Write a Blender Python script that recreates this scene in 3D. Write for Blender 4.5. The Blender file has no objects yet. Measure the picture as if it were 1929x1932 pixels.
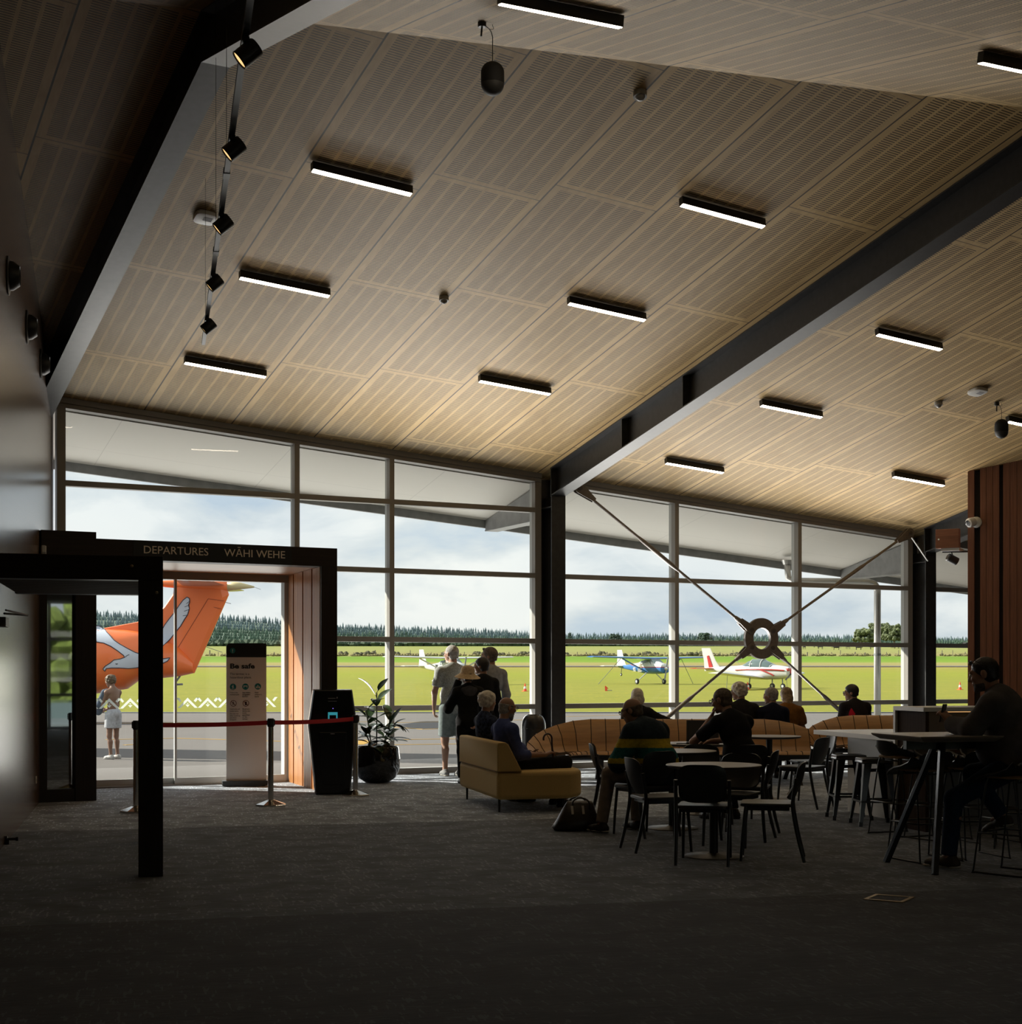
import bpy, bmesh, math, random
import numpy as np
from mathutils import Vector, Matrix
random.seed(7); np.random.seed(7)
PI = math.pi
SC = bpy.context.scene
COL = SC.collection
R = math.radians
# ---------------------------------------------------------------- camera: a level shift-lens view; world X runs along the glass wall, Y towards it
YAW = R(27.6); CY, SY = math.cos(YAW), math.sin(YAW)
EYE = 1.48; FPX = 2800.0
cam = bpy.data.cameras.new('camera'); camo = bpy.data.objects.new('camera', cam); COL.objects.link(camo)
camo.location = (0, 0, EYE); camo.rotation_euler = (R(90), 0, -YAW)
cam.sensor_fit = 'HORIZONTAL'; cam.sensor_width = 36; cam.lens = FPX/1929*36
cam.shift_y = 303.0/1929; cam.clip_end = 5000
SC.camera = camo
def G(px, py, z=0.0):
    """place on the floor (or the level z) that the survey of the photo gives"""
    u = (px-964.5)/FPX; v = (1269.0-py)/FPX; D = (z-EYE)/v
    return ((u*CY+SY)*D, (CY-u*SY)*D)
def AT(px, D):
    u = (px-964.5)/FPX
    return ((u*CY+SY)*D, (CY-u*SY)*D)
# ---------------------------------------------------------------- properties
def tag(o, label, cat, group=None, kind=None):
    if label: o['label'] = label
    if cat: o['category'] = cat
    if group: o['group'] = group
    if kind: o['kind'] = kind
    return o
def empty(name, loc=(0,0,0), rz=0.0):
    o = bpy.data.objects.new(name, None); COL.objects.link(o)
    o.location = loc; o.rotation_euler = (0,0,rz); o.empty_display_size = .1
    return o
def thing(name, label, cat, loc=(0,0,0), rz=0.0, group=None):
    return tag(empty(name, loc, rz), label, cat, group)
def copy_tree(o, parent=None):
    c = o.copy(); COL.objects.link(c); c.parent = parent
    for ch in list(o.children): copy_tree(ch, c)
    return c
# ---------------------------------------------------------------- materials
MATS = {}
def nd(nt, t, **kw):
    n = nt.nodes.new(t)
    for k, v in kw.items():
        if k in n.inputs: n.inputs[k].default_value = v
        else: setattr(n, k, v)
    return n
def srgb(r, g, b):
    f = lambda c: (c/255/12.92 if c/255 <= .04045 else ((c/255+.055)/1.055)**2.4)
    return (f(r), f(g), f(b), 1)
def lin(c): return (c[0], c[1], c[2], 1)
def mat(name, color, rough=.5, metal=0.0, spec=.5, noise=0.0, nscale=30.0, bump=0.0, stretch=None, coat=0.0, color2=None, emit=None, estr=0.0, trans=0.0, coord='Object'):
    if name in MATS: return MATS[name]
    m = bpy.data.materials.new(name); m.use_nodes = True; nt = m.node_tree
    b = nt.nodes['Principled BSDF']
    b.inputs['Base Color'].default_value = lin(color); b.inputs['Roughness'].default_value = rough
    b.inputs['Metallic'].default_value = metal; b.inputs['Specular IOR Level'].default_value = spec
    b.inputs['Coat Weight'].default_value = coat
    if emit: b.inputs['Emission Color'].default_value = lin(emit); b.inputs['Emission Strength'].default_value = estr
    if trans: b.inputs['Transmission Weight'].default_value = trans
    if noise or color2 or bump:
        tc = nd(nt, 'ShaderNodeTexCoord'); mp = nd(nt, 'ShaderNodeMapping')
        nt.links.new(tc.outputs[coord], mp.inputs[0])
        if stretch: mp.inputs['Scale'].default_value = stretch
        nz = nd(nt, 'ShaderNodeTexNoise', Scale=nscale, Detail=4.0); nt.links.new(mp.outputs[0], nz.inputs['Vector'])
        rp = nd(nt, 'ShaderNodeValToRGB'); nt.links.new(nz.outputs['Fac'], rp.inputs[0])
        c1 = [max(0, c*(1-noise)) for c in color[:3]]; c2 = list(color2[:3]) if color2 else [min(1, c*(1+noise)) for c in color[:3]]
        rp.color_ramp.elements[0].color = lin(c1); rp.color_ramp.elements[1].color = lin(c2)
        rp.color_ramp.elements[0].position = .3; rp.color_ramp.elements[1].position = .7
        nt.links.new(rp.outputs[0], b.inputs['Base Color'])
        if bump:
            bp = nd(nt, 'ShaderNodeBump', Strength=bump, Distance=.01); nt.links.new(nz.outputs['Fac'], bp.inputs['Height']); nt.links.new(bp.outputs[0], b.inputs['Normal'])
    MATS[name] = m; return m
def math_n(nt, op, a, b=None, c=None):
    n = nt.nodes.new('ShaderNodeMath'); n.operation = op
    for i, v in enumerate((a, b, c)):
        if v is None: continue
        if isinstance(v, (int, float)): n.inputs[i].default_value = v
        else: nt.links.new(v, n.inputs[i])
    return n.outputs[0]
def mixc(nt, fac, c1, c2, blend='MIX'):
    n = nt.nodes.new('ShaderNodeMix'); n.data_type = 'RGBA'; n.blend_type = blend
    for s, v in ((n.inputs[0], fac), (n.inputs[6], c1), (n.inputs[7], c2)):
        if isinstance(v, (int, float)): s.default_value = v
        elif isinstance(v, (tuple, list)): s.default_value = lin(v)
        else: nt.links.new(v, s)
    return n.outputs[2]
def glassmat(name='clear_glass', tint=(.955,.975,.965), ior=1.35):
    if name in MATS: return MATS[name]
    m = bpy.data.materials.new(name); m.use_nodes = True; nt = m.node_tree; nt.nodes.clear()
    out = nd(nt, 'ShaderNodeOutputMaterial'); tr = nd(nt, 'ShaderNodeBsdfTransparent', Color=lin(tint))
    gl = nd(nt, 'ShaderNodeBsdfGlossy', Roughness=.0, Color=(1,1,1,1)); fr = nd(nt, 'ShaderNodeFresnel', IOR=ior); ge = nd(nt, 'ShaderNodeNewGeometry')
    fac = math_n(nt, 'MULTIPLY', fr.outputs[0], math_n(nt, 'SUBTRACT', 1.0, ge.outputs['Backfacing']))
    mx = nd(nt, 'ShaderNodeMixShader'); nt.links.new(fac, mx.inputs[0]); nt.links.new(tr.outputs[0], mx.inputs[1]); nt.links.new(gl.outputs[0], mx.inputs[2])
    nt.links.new(mx.outputs[0], out.inputs[0]); MATS[name] = m; return m
# ---------------------------------------------------------------- mesh builder
class MB:
    def __init__(s): s.v = []; s.f = []; s.m = []; s.mi = 0
    def _add(s, vs, fs):
        o = len(s.v); s.v += [tuple(p) for p in vs]; s.f += [tuple(i+o for i in f) for f in fs]; s.m += [s.mi]*len(fs); return s
    def box(s, c, d, rz=0.0, M=None):
        x, y, z = d[0]/2, d[1]/2, d[2]/2
        vs = [Vector((a, b, e)) for a in (-x, x) for b in (-y, y) for e in (-z, z)]
        M2 = M if M is not None else Matrix.Rotation(rz, 3, 'Z')
        vs = [M2 @ p + Vector(c) for p in vs]
        return s._add(vs, [(0,1,3,2),(4,6,7,5),(0,4,5,1),(2,3,7,6),(0,2,6,4),(1,5,7,3)])
    def bx(s, x0, x1, y0, y1, z0, z1): return s.box(((x0+x1)/2,(y0+y1)/2,(z0+z1)/2), (x1-x0,y1-y0,z1-z0))
    def hexa(s, p): return s._add(p, [(0,3,2,1),(4,5,6,7),(0,1,5,4),(1,2,6,5),(2,3,7,6),(3,0,4,7)])
    def prism(s, poly, h0, h1, f=None):
        """poly of (a,b) extruded from h0 to h1; f maps (a,b,h) to a point"""
        f = f or (lambda a, b, h: (a, b, h)); n = len(poly)
        vs = [f(a, b, h0) for a, b in poly]+[f(a, b, h1) for a, b in poly]
        return s._add(vs, [tuple(range(n))[::-1], tuple(range(n, 2*n))]+[(i, (i+1)%n, n+(i+1)%n, n+i) for i in range(n)])
    def bar(s, p0, p1, w, h=None, up=(0,0,1), w1=None, h1=None):
        h = h or w; w1 = w1 or w; h1 = h1 or h
        p0 = Vector(p0); p1 = Vector(p1); d = (p1-p0).normalized(); u = Vector(up)
        if abs(d.dot(u)) > .98: u = Vector((1,0,0)) if abs(d.x) < .9 else Vector((0,1,0))
        a = d.cross(u).normalized(); b = a.cross(d)
        q = lambda p, ww, hh: [p-a*ww/2-b*hh/2, p+a*ww/2-b*hh/2, p+a*ww/2+b*hh/2, p-a*ww/2+b*hh/2]
        return s.hexa(q(p0, w, h)+q(p1, w1, h1))
    def tube(s, pts, r, n=10, cap=True, closed=False, flat=1.0):
        pts = [Vector(p) for p in pts]; rs = r if isinstance(r, (list, tuple)) else [r]*len(pts); k = len(pts)
        up = Vector((0,0,1)); vs = []; prev = None
        for i, p in enumerate(pts):
            d = (pts[(i+1)%k]-pts[i-1]) if (closed or 0 < i < k-1) else (pts[1]-pts[0] if i == 0 else pts[-1]-pts[-2])
            d.normalize()
            if prev is None: u = up if abs(d.dot(up)) < .95 else Vector((1,0,0))
            else: u = prev
            a = d.cross(u)
            if a.length < 1e-6: a = d.cross(Vector((.3,1,.2)))
            a.normalize(); b = a.cross(d).normalized(); prev = b
            for j in range(n):
                t = 2*PI*j/n; vs.append(p+a*math.cos(t)*rs[i]+b*math.sin(t)*rs[i]*flat)
        fs = []
        for i in range(k if closed else k-1):
            for j in range(n):
                i2 = (i+1) % k; fs.append((i*n+j, i*n+(j+1)%n, i2*n+(j+1)%n, i2*n+j))
        if cap and not closed: fs += [tuple(range(n))[::-1], tuple((k-1)*n+j for j in range(n))]
        return s._add(vs, fs)
    def lathe(s, prof, c=(0,0,0), n=32, M=None):
        """prof of (r,z) from the bottom up"""
        k = len(prof); vs = []
        for r, z in prof:
            for j in range(n):
                p = Vector((r*math.cos(2*PI*j/n), r*math.sin(2*PI*j/n), z))
                if M is not None: p = M @ p
                vs.append(p+Vector(c))
        fs = [(i*n+j, i*n+(j+1)%n, (i+1)*n+(j+1)%n, (i+1)*n+j) for i in range(k-1) for j in range(n)]
        fs += [tuple(range(n))[::-1], tuple((k-1)*n+j for j in range(n))]
        return s._add(vs, fs)
    def loft(s, rings, cap=True, closed=False):
        n = len(rings[0]); k = len(rings); vs = [p for r in rings for p in r]
        fs = [(i*n+j, i*n+(j+1)%n, ((i+1)%k)*n+(j+1)%n, ((i+1)%k)*n+j) for i in range(k if closed else k-1) for j in range(n)]
        if cap and not closed: fs += [tuple(range(n))[::-1], tuple((k-1)*n+j for j in range(n))]
        return s._add(vs, fs)
    def grid(s, P, thick=0.0):
        """P[i][j] points of a sheet; thick gives it a second skin"""
        P = [[Vector(q) for q in row] for row in P]; a = len(P); b = len(P[0])
        if not thick:
            return s._add([q for r in P for q in r], [(i*b+j, i*b+j+1, (i+1)*b+j+1, (i+1)*b+j) for i in range(a-1) for j in range(b-1)])
        Q = []
        for i in range(a):
            row = []
            for j in range(b):
                du = P[min(i+1, a-1)][j]-P[max(i-1, 0)][j]; dv = P[i][min(j+1, b-1)]-P[i][max(j-1, 0)]
                row.append(P[i][j]+du.cross(dv).normalized()*thick)
            Q.append(row)
        vs = [q for r in P for q in r]+[q for r in Q for q in r]; o = a*b
        fs = [(i*b+j+1, i*b+j, (i+1)*b+j, (i+1)*b+j+1) for i in range(a-1) for j in range(b-1)]
        fs += [(o+i*b+j, o+i*b+j+1, o+(i+1)*b+j+1, o+(i+1)*b+j) for i in range(a-1) for j in range(b-1)]
        edge = [(0, j) for j in range(b)]+[(i, b-1) for i in range(1, a)]+[(a-1, j) for j in range(b-2, -1, -1)]+[(i, 0) for i in range(a-2, 0, -1)]
        for k in range(len(edge)):
            e0 = edge[k]; e1 = edge[(k+1) % len(edge)]; i0 = e0[0]*b+e0[1]; i1 = e1[0]*b+e1[1]
            fs.append((i0, i1, o+i1, o+i0))
        return s._add(vs, fs)
    def build(s, name, material, parent=None, loc=None, rz=0.0, smooth=False, bev=0.0, seg=2, sub=0, autos=None):
        me = bpy.data.meshes.new(name); me.from_pydata(s.v, [], s.f)
        ms = material if isinstance(material, (list, tuple)) else [material]
        for m in ms: me.materials.append(m)
        if len(ms) > 1: me.polygons.foreach_set('material_index', s.m)
        bm = bmesh.new(); bm.from_mesh(me); bmesh.ops.recalc_face_normals(bm, faces=bm.faces); bm.to_mesh(me); bm.free()
        if smooth or autos: me.polygons.foreach_set('use_smooth', [True]*len(me.polygons))
        if autos: me.set_sharp_from_angle(angle=R(autos))
        o = bpy.data.objects.new(name, me); COL.objects.link(o)
        if parent is not None: o.parent = parent
        if loc is not None: o.location = loc
        if rz: o.rotation_euler = (0, 0, rz)
        if bev:
            b = o.modifiers.new('bevel', 'BEVEL'); b.width = bev; b.segments = seg; b.limit_method = 'ANGLE'; b.angle_limit = R(40)
        if sub: q = o.modifiers.new('sub', 'SUBSURF'); q.levels = sub; q.render_levels = sub
        return o
def struct(o): o['kind'] = 'structure'; return o
def text_mesh(name, body, caph, material, parent, loc, rot, width=None, ext=.002, bold=0.0):
    """lettering as a mesh, caph the height of its capitals"""
    cu = bpy.data.curves.new(name, 'FONT'); cu.body = body; cu.size = caph/.70; cu.extrude = ext; cu.offset = bold; cu.resolution_u = 3; cu.space_line = .95
    o = bpy.data.objects.new('lettering_source', cu); COL.objects.link(o); bpy.context.view_layer.update()
    me = bpy.data.meshes.new_from_object(o.evaluated_get(bpy.context.evaluated_depsgraph_get())); bpy.data.objects.remove(o)
    me.materials.clear(); me.materials.append(material); me.name = name
    r = bpy.data.objects.new(name, me); COL.objects.link(r); r.parent = parent; r.location = loc; r.rotation_euler = rot
    if width: xs = [v.co.x for v in me.vertices]; r.scale = (width/(max(xs)-min(xs)), 1, 1)
    return r
def catmull(pts, n=8, closed=False):
    pts = [Vector(p) for p in pts]; k = len(pts); out = []
    for i in range(k if closed else k-1):
        p0 = pts[i-1] if (i > 0 or closed) else pts[0]*2-pts[1]; p1 = pts[i]; p2 = pts[(i+1) % k]
        p3 = pts[(i+2) % k] if (i+2 < k or closed) else pts[-1]*2-pts[-2]
        for j in range(n):
            t = j/n; out.append(.5*((2*p1)+(p2-p0)*t+(2*p0-5*p1+4*p2-p3)*t*t+(3*p1-p0-3*p2+p3)*t**3))
    if not closed: out.append(pts[-1])
    return out
# ================================================================ light, sky
SC.view_settings.view_transform = 'Standard'; SC.view_settings.look = 'None'; SC.view_settings.gamma = 1; SC.view_settings.exposure = 0.0
SC.view_settings.use_curve_mapping = False
try:
    SC.cycles.max_bounces = 7; SC.cycles.diffuse_bounces = 4; SC.cycles.glossy_bounces = 3; SC.cycles.transparent_max_bounces = 16; SC.cycles.transmission_bounces = 3
    SC.cycles.sample_clamp_indirect = 4.0; SC.cycles.caustics_reflective = False; SC.cycles.caustics_refractive = False
except Exception: pass
w = bpy.data.worlds.new('sky'); SC.world = w; w.use_nodes = True; nt = w.node_tree; nt.nodes.clear()
out = nd(nt, 'ShaderNodeOutputWorld'); bg = nd(nt, 'ShaderNodeBackground'); tc = nd(nt, 'ShaderNodeTexCoord')
sep = nd(nt, 'ShaderNodeSeparateXYZ'); nt.links.new(tc.outputs['Generated'], sep.inputs[0])
mp = nd(nt, 'ShaderNodeMapping'); mp.inputs['Scale'].default_value = (1, 1, 2.6); mp.inputs['Location'].default_value = (.35, .1, .12); nt.links.new(tc.outputs['Generated'], mp.inputs[0])
n1 = nd(nt, 'ShaderNodeTexNoise', Scale=7.5, Detail=8.0, Roughness=.56, Distortion=.25); nt.links.new(mp.outputs[0], n1.inputs['Vector'])
r1 = nd(nt, 'ShaderNodeValToRGB'); nt.links.new(n1.outputs['Fac'], r1.inputs[0])
r1.color_ramp.elements[0].position = .36; r1.color_ramp.elements[0].color = srgb(192, 205, 219)
r1.color_ramp.elements[1].position = .60; r1.color_ramp.elements[1].color = srgb(238, 239, 239)
e = r1.color_ramp.elements.new(.47); e.color = srgb(214, 220, 225)
n2 = nd(nt, 'ShaderNodeTexNoise', Scale=3.1, Detail=3.0); nt.links.new(mp.outputs[0], n2.inputs['Vector'])
r2 = nd(nt, 'ShaderNodeValToRGB'); nt.links.new(n2.outputs['Fac'], r2.inputs[0])
r2.color_ramp.elements[0].position = .35; r2.color_ramp.elements[0].color = (.86, .89, .93, 1); r2.color_ramp.elements[1].position = .62; r2.color_ramp.elements[1].color = (1.04, 1.03, 1.01, 1)
c = mixc(nt, 1.0, r1.outputs[0], r2.outputs[0], 'MULTIPLY')
hz = nd(nt, 'ShaderNodeMapRange'); nt.links.new(sep.outputs['Z'], hz.inputs[0]); hz.inputs[1].default_value = 0.0; hz.inputs[2].default_value = .14; hz.inputs[3].default_value = 0.0; hz.inputs[4].default_value = 1.0
c = mixc(nt, 1.0, c, mixc(nt, hz.outputs[0], (.97, .965, .955), (1.06, 1.06, 1.06)), 'MULTIPLY')
nt.links.new(c, bg.inputs['Color']); bg.inputs['Strength'].default_value = 1.14; nt.links.new(bg.outputs[0], out.inputs[0])
SUN_AZ = Vector((-.72, .70, 0)).normalized(); SUN_EL = R(30.5)
sl = bpy.data.lights.new('sun', 'SUN'); sl.energy = 9.0; sl.angle = R(.55); sl.color = (1, .93, .82)
so = bpy.data.objects.new('sun', sl); COL.objects.link(so); so.location = (-10, 40, 30)
sd = (SUN_AZ*math.cos(SUN_EL)+Vector((0, 0, math.sin(SUN_EL)))).normalized()
so.rotation_euler = sd.to_track_quat('Z', 'Y').to_euler()
# ================================================================ surfaces of the room
def ceilmat():
    m = bpy.data.materials.new('slotted_plywood'); m.use_nodes = True; nt = m.node_tree; b = nt.nodes['Principled BSDF']
    b.inputs['Roughness'].default_value = .55; b.inputs['Specular IOR Level'].default_value = .3
    g = nd(nt, 'ShaderNodeNewGeometry'); s = nd(nt, 'ShaderNodeSeparateXYZ'); nt.links.new(g.outputs['Position'], s.inputs[0]); X, Y = s.outputs[0], s.outputs[1]
    M = lambda op, a, bb=None, c=None: math_n(nt, op, a, bb, c)
    right = M('GREATER_THAN', X, 11.05)
    x0 = M('ADD', 4.852, M('MULTIPLY', right, 7.388)); kx = M('DIVIDE', M('SUBTRACT', X, x0), 1.2)
    k = M('FLOOR', kx); fx = M('MULTIPLY', M('SUBTRACT', kx, k), 1.2)
    y0 = M('SUBTRACT', M('ADD', 13.55, M('MULTIPLY', right, .47)), M('MULTIPLY', k, .32))
    ky = M('DIVIDE', M('SUBTRACT', Y, y0), 2.28); r = M('FLOOR', ky); fy = M('MULTIPLY', M('SUBTRACT', ky, r), 2.28)
    # joints between panels
    jx = M('MAXIMUM', M('LESS_THAN', fx, .009), M('GREATER_THAN', fx, 1.191)); jy = M('LESS_THAN', fy, .009)
    joint = M('MAXIMUM', jx, jy)
    # slot columns
    sx = M('DIVIDE', M('SUBTRACT', fx, .075), .175); ks = M('FLOOR', sx); cx = M('MULTIPLY', M('SUBTRACT', sx, ks), .175)
    incol = M('MULTIPLY', M('MULTIPLY', M('GREATER_THAN', cx, .016), M('LESS_THAN', cx, .159)), M('MULTIPLY', M('GREATER_THAN', fx, .075), M('LESS_THAN', fx, 1.125)))
    alt = M('MULTIPLY', M('MODULO', M('ADD', ks, 20.0), 2.0), .015)
    sy = M('FRACT', M('DIVIDE', M('ADD', fy, alt), .0315)); slot = M('MULTIPLY', incol, M('LESS_THAN', sy, .40))
    slot = M('MULTIPLY', slot, M('MULTIPLY', M('GREATER_THAN', fy, .07), M('LESS_THAN', fy, 2.225)))
    # veneer
    cmb = nd(nt, 'ShaderNodeCombineXYZ'); nt.links.new(X, cmb.inputs[0]); nt.links.new(Y, cmb.inputs[1]); nt.links.new(M('ADD', M('MULTIPLY', k, 3.7), M('MULTIPLY', r, 1.9)), cmb.inputs[2])
    mp = nd(nt, 'ShaderNodeMapping'); mp.inputs['Scale'].default_value = (5, .8, 1); nt.links.new(cmb.outputs[0], mp.inputs[0])
    nz = nd(nt, 'ShaderNodeTexNoise', Scale=2.2, Detail=5.0, Roughness=.6, Distortion=1.2); nt.links.new(mp.outputs[0], nz.inputs['Vector'])
    rp = nd(nt, 'ShaderNodeValToRGB'); nt.links.new(nz.outputs['Fac'], rp.inputs[0])
    rp.color_ramp.elements[0].position = .3; rp.color_ramp.elements[0].color = (.47, .315, .145, 1); rp.color_ramp.elements[1].position = .72; rp.color_ramp.elements[1].color = (.62, .45, .225, 1)
    kn = nd(nt, 'ShaderNodeTexVoronoi', Scale=3.0); nt.links.new(cmb.outputs[0], kn.inputs['Vector']); knot = M('LESS_THAN', kn.outputs['Distance'], .045)
    wn = nd(nt, 'ShaderNodeTexWhiteNoise'); wn.noise_dimensions = '2D'; cb2 = nd(nt, 'ShaderNodeCombineXYZ'); nt.links.new(k, cb2.inputs[0]); nt.links.new(r, cb2.inputs[1]); nt.links.new(cb2.outputs[0], wn.inputs['Vector'])
    c = mixc(nt, M('MULTIPLY', knot, .35), rp.outputs[0], (.28, .16, .08))
    c = mixc(nt, 1.0, c, mixc(nt, wn.outputs['Value'], (.93, .93, .95), (1.05, 1.04, 1.0)), 'MULTIPLY')
    c = mixc(nt, M('MULTIPLY', slot, .93), c, (.035, .022, .012)); c = mixc(nt, M('MULTIPLY', joint, .93), c, (.02, .014, .01))
    nt.links.new(c, b.inputs['Base Color']); return m
M_CEIL = ceilmat()
def carpetmat():
    m = bpy.data.materials.new('carpet_tiles'); m.use_nodes = True; nt = m.node_tree; b = nt.nodes['Principled BSDF']
    b.inputs['Roughness'].default_value = .95; b.inputs['Specular IOR Level'].default_value = .15; b.inputs['Sheen Weight'].default_value = .15
    g = nd(nt, 'ShaderNodeNewGeometry'); mp = nd(nt, 'ShaderNodeMapping'); mp.inputs['Rotation'].default_value = (0, 0, R(13.9)); nt.links.new(g.outputs['Position'], mp.inputs[0])
    s = nd(nt, 'ShaderNodeSeparateXYZ'); nt.links.new(mp.outputs[0], s.inputs[0]); U, A = s.outputs[0], s.outputs[1]
    M = lambda op, a, bb=None, c=None: math_n(nt, op, a, bb, c)
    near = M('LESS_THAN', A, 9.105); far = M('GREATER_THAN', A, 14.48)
    # streaks along U, broken into tiles
    mp1 = nd(nt, 'ShaderNodeMapping'); mp1.inputs['Scale'].default_value = (2.2, 34, 1); nt.links.new(mp.outputs[0], mp1.inputs[0])
    n1 = nd(nt, 'ShaderNodeTexNoise', Scale=1.6, Detail=6.0, Roughness=.7); nt.links.new(mp1.outputs[0], n1.inputs['Vector'])
    n2 = nd(nt, 'ShaderNodeTexNoise', Scale=3.2, Detail=3.0, Roughness=.6); nt.links.new(mp.outputs[0], n2.inputs['Vector'])
    br = nd(nt, 'ShaderNodeTexBrick'); br.inputs['Scale'].default_value = 1.0; br.inputs['Brick Width'].default_value = 1.0; br.inputs['Row Height'].default_value = .25; br.inputs['Mortar Size'].default_value = .004
    br.inputs['Color1'].default_value = (.35, .35, .35, 1); br.inputs['Color2'].default_value = (.65, .65, .65, 1); br.inputs['Mortar'].default_value = (.38, .38, .38, 1); nt.links.new(mp.outputs[0], br.inputs['Vector'])
    bw = nd(nt, 'ShaderNodeRGBToBW'); nt.links.new(br.outputs[0], bw.inputs[0])
    # pale dashes, both ways
    def dash(sc, thr):
        mq = nd(nt, 'ShaderNodeMapping'); mq.inputs['Scale'].default_value = sc; nt.links.new(mp.outputs[0], mq.inputs[0])
        nq = nd(nt, 'ShaderNodeTexNoise', Scale=1.0, Detail=2.0, Roughness=.5); nt.links.new(mq.outputs[0], nq.inputs['Vector']); return M('GREATER_THAN', nq.outputs['Fac'], thr)
    d1 = dash((42, 7, 1), .60); d2 = dash((9, 60, 1), .60)
    patch = M('GREATER_THAN', n2.outputs['Fac'], .47)
    dd = M('MULTIPLY', M('MAXIMUM', d1, M('MULTIPLY', d2, .6)), patch)
    v = M('ADD', M('MULTIPLY', M('SUBTRACT', n1.outputs['Fac'], .5), 3.0), M('ADD', M('MULTIPLY', M('SUBTRACT', bw.outputs[0], .5), .5), M('MULTIPLY', M('SUBTRACT', n2.outputs['Fac'], .5), 2.0)))
    v = M('ADD', M('ADD', v, 1.0), M('MULTIPLY', dd, 1.5)); v = M('MAXIMUM', v, .25)
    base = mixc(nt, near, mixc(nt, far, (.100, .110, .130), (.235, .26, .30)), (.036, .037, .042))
    cv = nd(nt, 'ShaderNodeCombineXYZ')
    for i in range(3): nt.links.new(v, cv.inputs[i])
    nt.links.new(mixc(nt, 1.0, base, cv.outputs[0], 'MULTIPLY'), b.inputs['Base Color'])
    bp = nd(nt, 'ShaderNodeBump', Strength=.25, Distance=.004); nt.links.new(n1.outputs['Fac'], bp.inputs['Height']); nt.links.new(bp.outputs[0], b.inputs['Normal'])
    return m
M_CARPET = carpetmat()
def timbermat(name, c1, c2, axis='Z', board=0.0, rough=.45, boff=0.0):
    m = bpy.data.materials.new(name); m.use_nodes = True; nt = m.node_tree; b = nt.nodes['Principled BSDF']; b.inputs['Roughness'].default_value = rough; b.inputs['Specular IOR Level'].default_value = .35
    tc = nd(nt, 'ShaderNodeTexCoord'); mp = nd(nt, 'ShaderNodeMapping'); nt.links.new(tc.outputs['Object'], mp.inputs[0])
    mp.inputs['Scale'].default_value = {'Z': (28, 28, .9), 'X': (.9, 28, 28), 'Y': (28, .9, 28)}[axis]
    nz = nd(nt, 'ShaderNodeTexNoise', Scale=1.5, Detail=5.0, Roughness=.65); nt.links.new(mp.outputs[0], nz.inputs['Vector'])
    rp = nd(nt, 'ShaderNodeValToRGB'); nt.links.new(nz.outputs['Fac'], rp.inputs[0])
    rp.color_ramp.elements[0].position = .32; rp.color_ramp.elements[0].color = lin(c1); rp.color_ramp.elements[1].position = .68; rp.color_ramp.elements[1].color = lin(c2)
    nt.links.new(rp.outputs[0], b.inputs['Base Color']); MATS[name] = m; return m
M_DARKTIMBER = timbermat('dark_stained_timber', (.016, .009, .007), (.030, .017, .012), 'Z', rough=.5)
M_DARKTIMBER_X = timbermat('dark_stained_timber_rail', (.016, .009, .007), (.030, .017, .012), 'X', rough=.5)
M_CEDAR = timbermat('oiled_cedar', (.36, .135, .045), (.60, .285, .105), 'Z', rough=.4)
M_CEDAR_Y = timbermat('oiled_cedar_soffit', (.36, .125, .035), (.56, .24, .08), 'X', rough=.4)
M_REDTIMBER = timbermat('red_brown_cladding', (.135, .055, .030), (.235, .10, .055), 'Z', rough=.5)
M_REDTIMBER_X = timbermat('red_brown_beam', (.135, .055, .030), (.225, .095, .052), 'X', rough=.5)
M_STEEL = mat('charcoal_steel', (.026, .0255, .026), .42, 0, .5, noise=.25, nscale=14)
M_ALU = mat('bronze_grey_aluminium', (.26, .243, .222), .42, .0, .5)
M_ALUOUT = mat('pale_grey_aluminium', (.50, .51, .50), .4)
M_GLASS = glassmat()
M_WALL = mat('brown_laminate_wall', (.13, .085, .062), .24, 0, .7, noise=.18, nscale=1.0, stretch=(9, 9, .25), coat=.0)
M_PLAIN = mat('dark_painted_wall', (.06, .052, .045), .8)
M_SOFFIT = mat('white_soffit', (.72, .70, .66), .7)
M_FASCIA = mat('grey_fascia', (.26, .26, .26), .5, noise=.15, nscale=6)
P1 = (9.756, -.0775, -.2205); P2A, P2B = .0337, .208; P20 = 6.871-P2A*4.852-P2B*11.63
def cz(x, y): return min(P1[0]+P1[1]*x+P1[2]*y, P20+P2A*x+P2B*y)
def ridgeY(x): return (P1[0]-P20+(P1[1]-P2A)*x)/(P2B-P1[2])
YW = 19.9
def lwx(y): return 3.043+.246*(y-17.364)       # the left wall runs askew
YB = -4.5; XR = 23.0
AX = Vector((.240, .971, 0)).normalized(); BX = Vector((AX.y, -AX.x, 0)); ARZ = math.atan2(BX.y, BX.x)
# floor
m = MB(); m.hexa([(-3.2, YB, -.2), (XR, YB, -.2), (XR, 20.1, -.2), (-3.2, 20.1, -.2), (-3.2, YB, 0), (XR, YB, 0), (XR, 20.1, 0), (-3.2, 20.1, 0)])
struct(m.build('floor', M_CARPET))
# ceiling, two pitched planes meeting at the skewed ridge
m = MB()
for fa in ('w', 'c'):
    def pl(x, y): return (x, y, cz(x, y)+1e-4)
    xs = (-3.2, XR)
    if fa == 'w': q = [(xs[0], ridgeY(xs[0])), (xs[1], ridgeY(xs[1])), (xs[1], 20.12), (xs[0], 20.12)]
    else: q = [(xs[0], YB), (xs[1], YB), (xs[1], ridgeY(xs[1])), (xs[0], ridgeY(xs[0]))]
    b4 = [(x, y, cz(x, y)) for x, y in q]; m.hexa(b4+[(x, y, z+.22) for x, y, z in b4])
struct(m.build('ceiling', M_CEIL))
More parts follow.
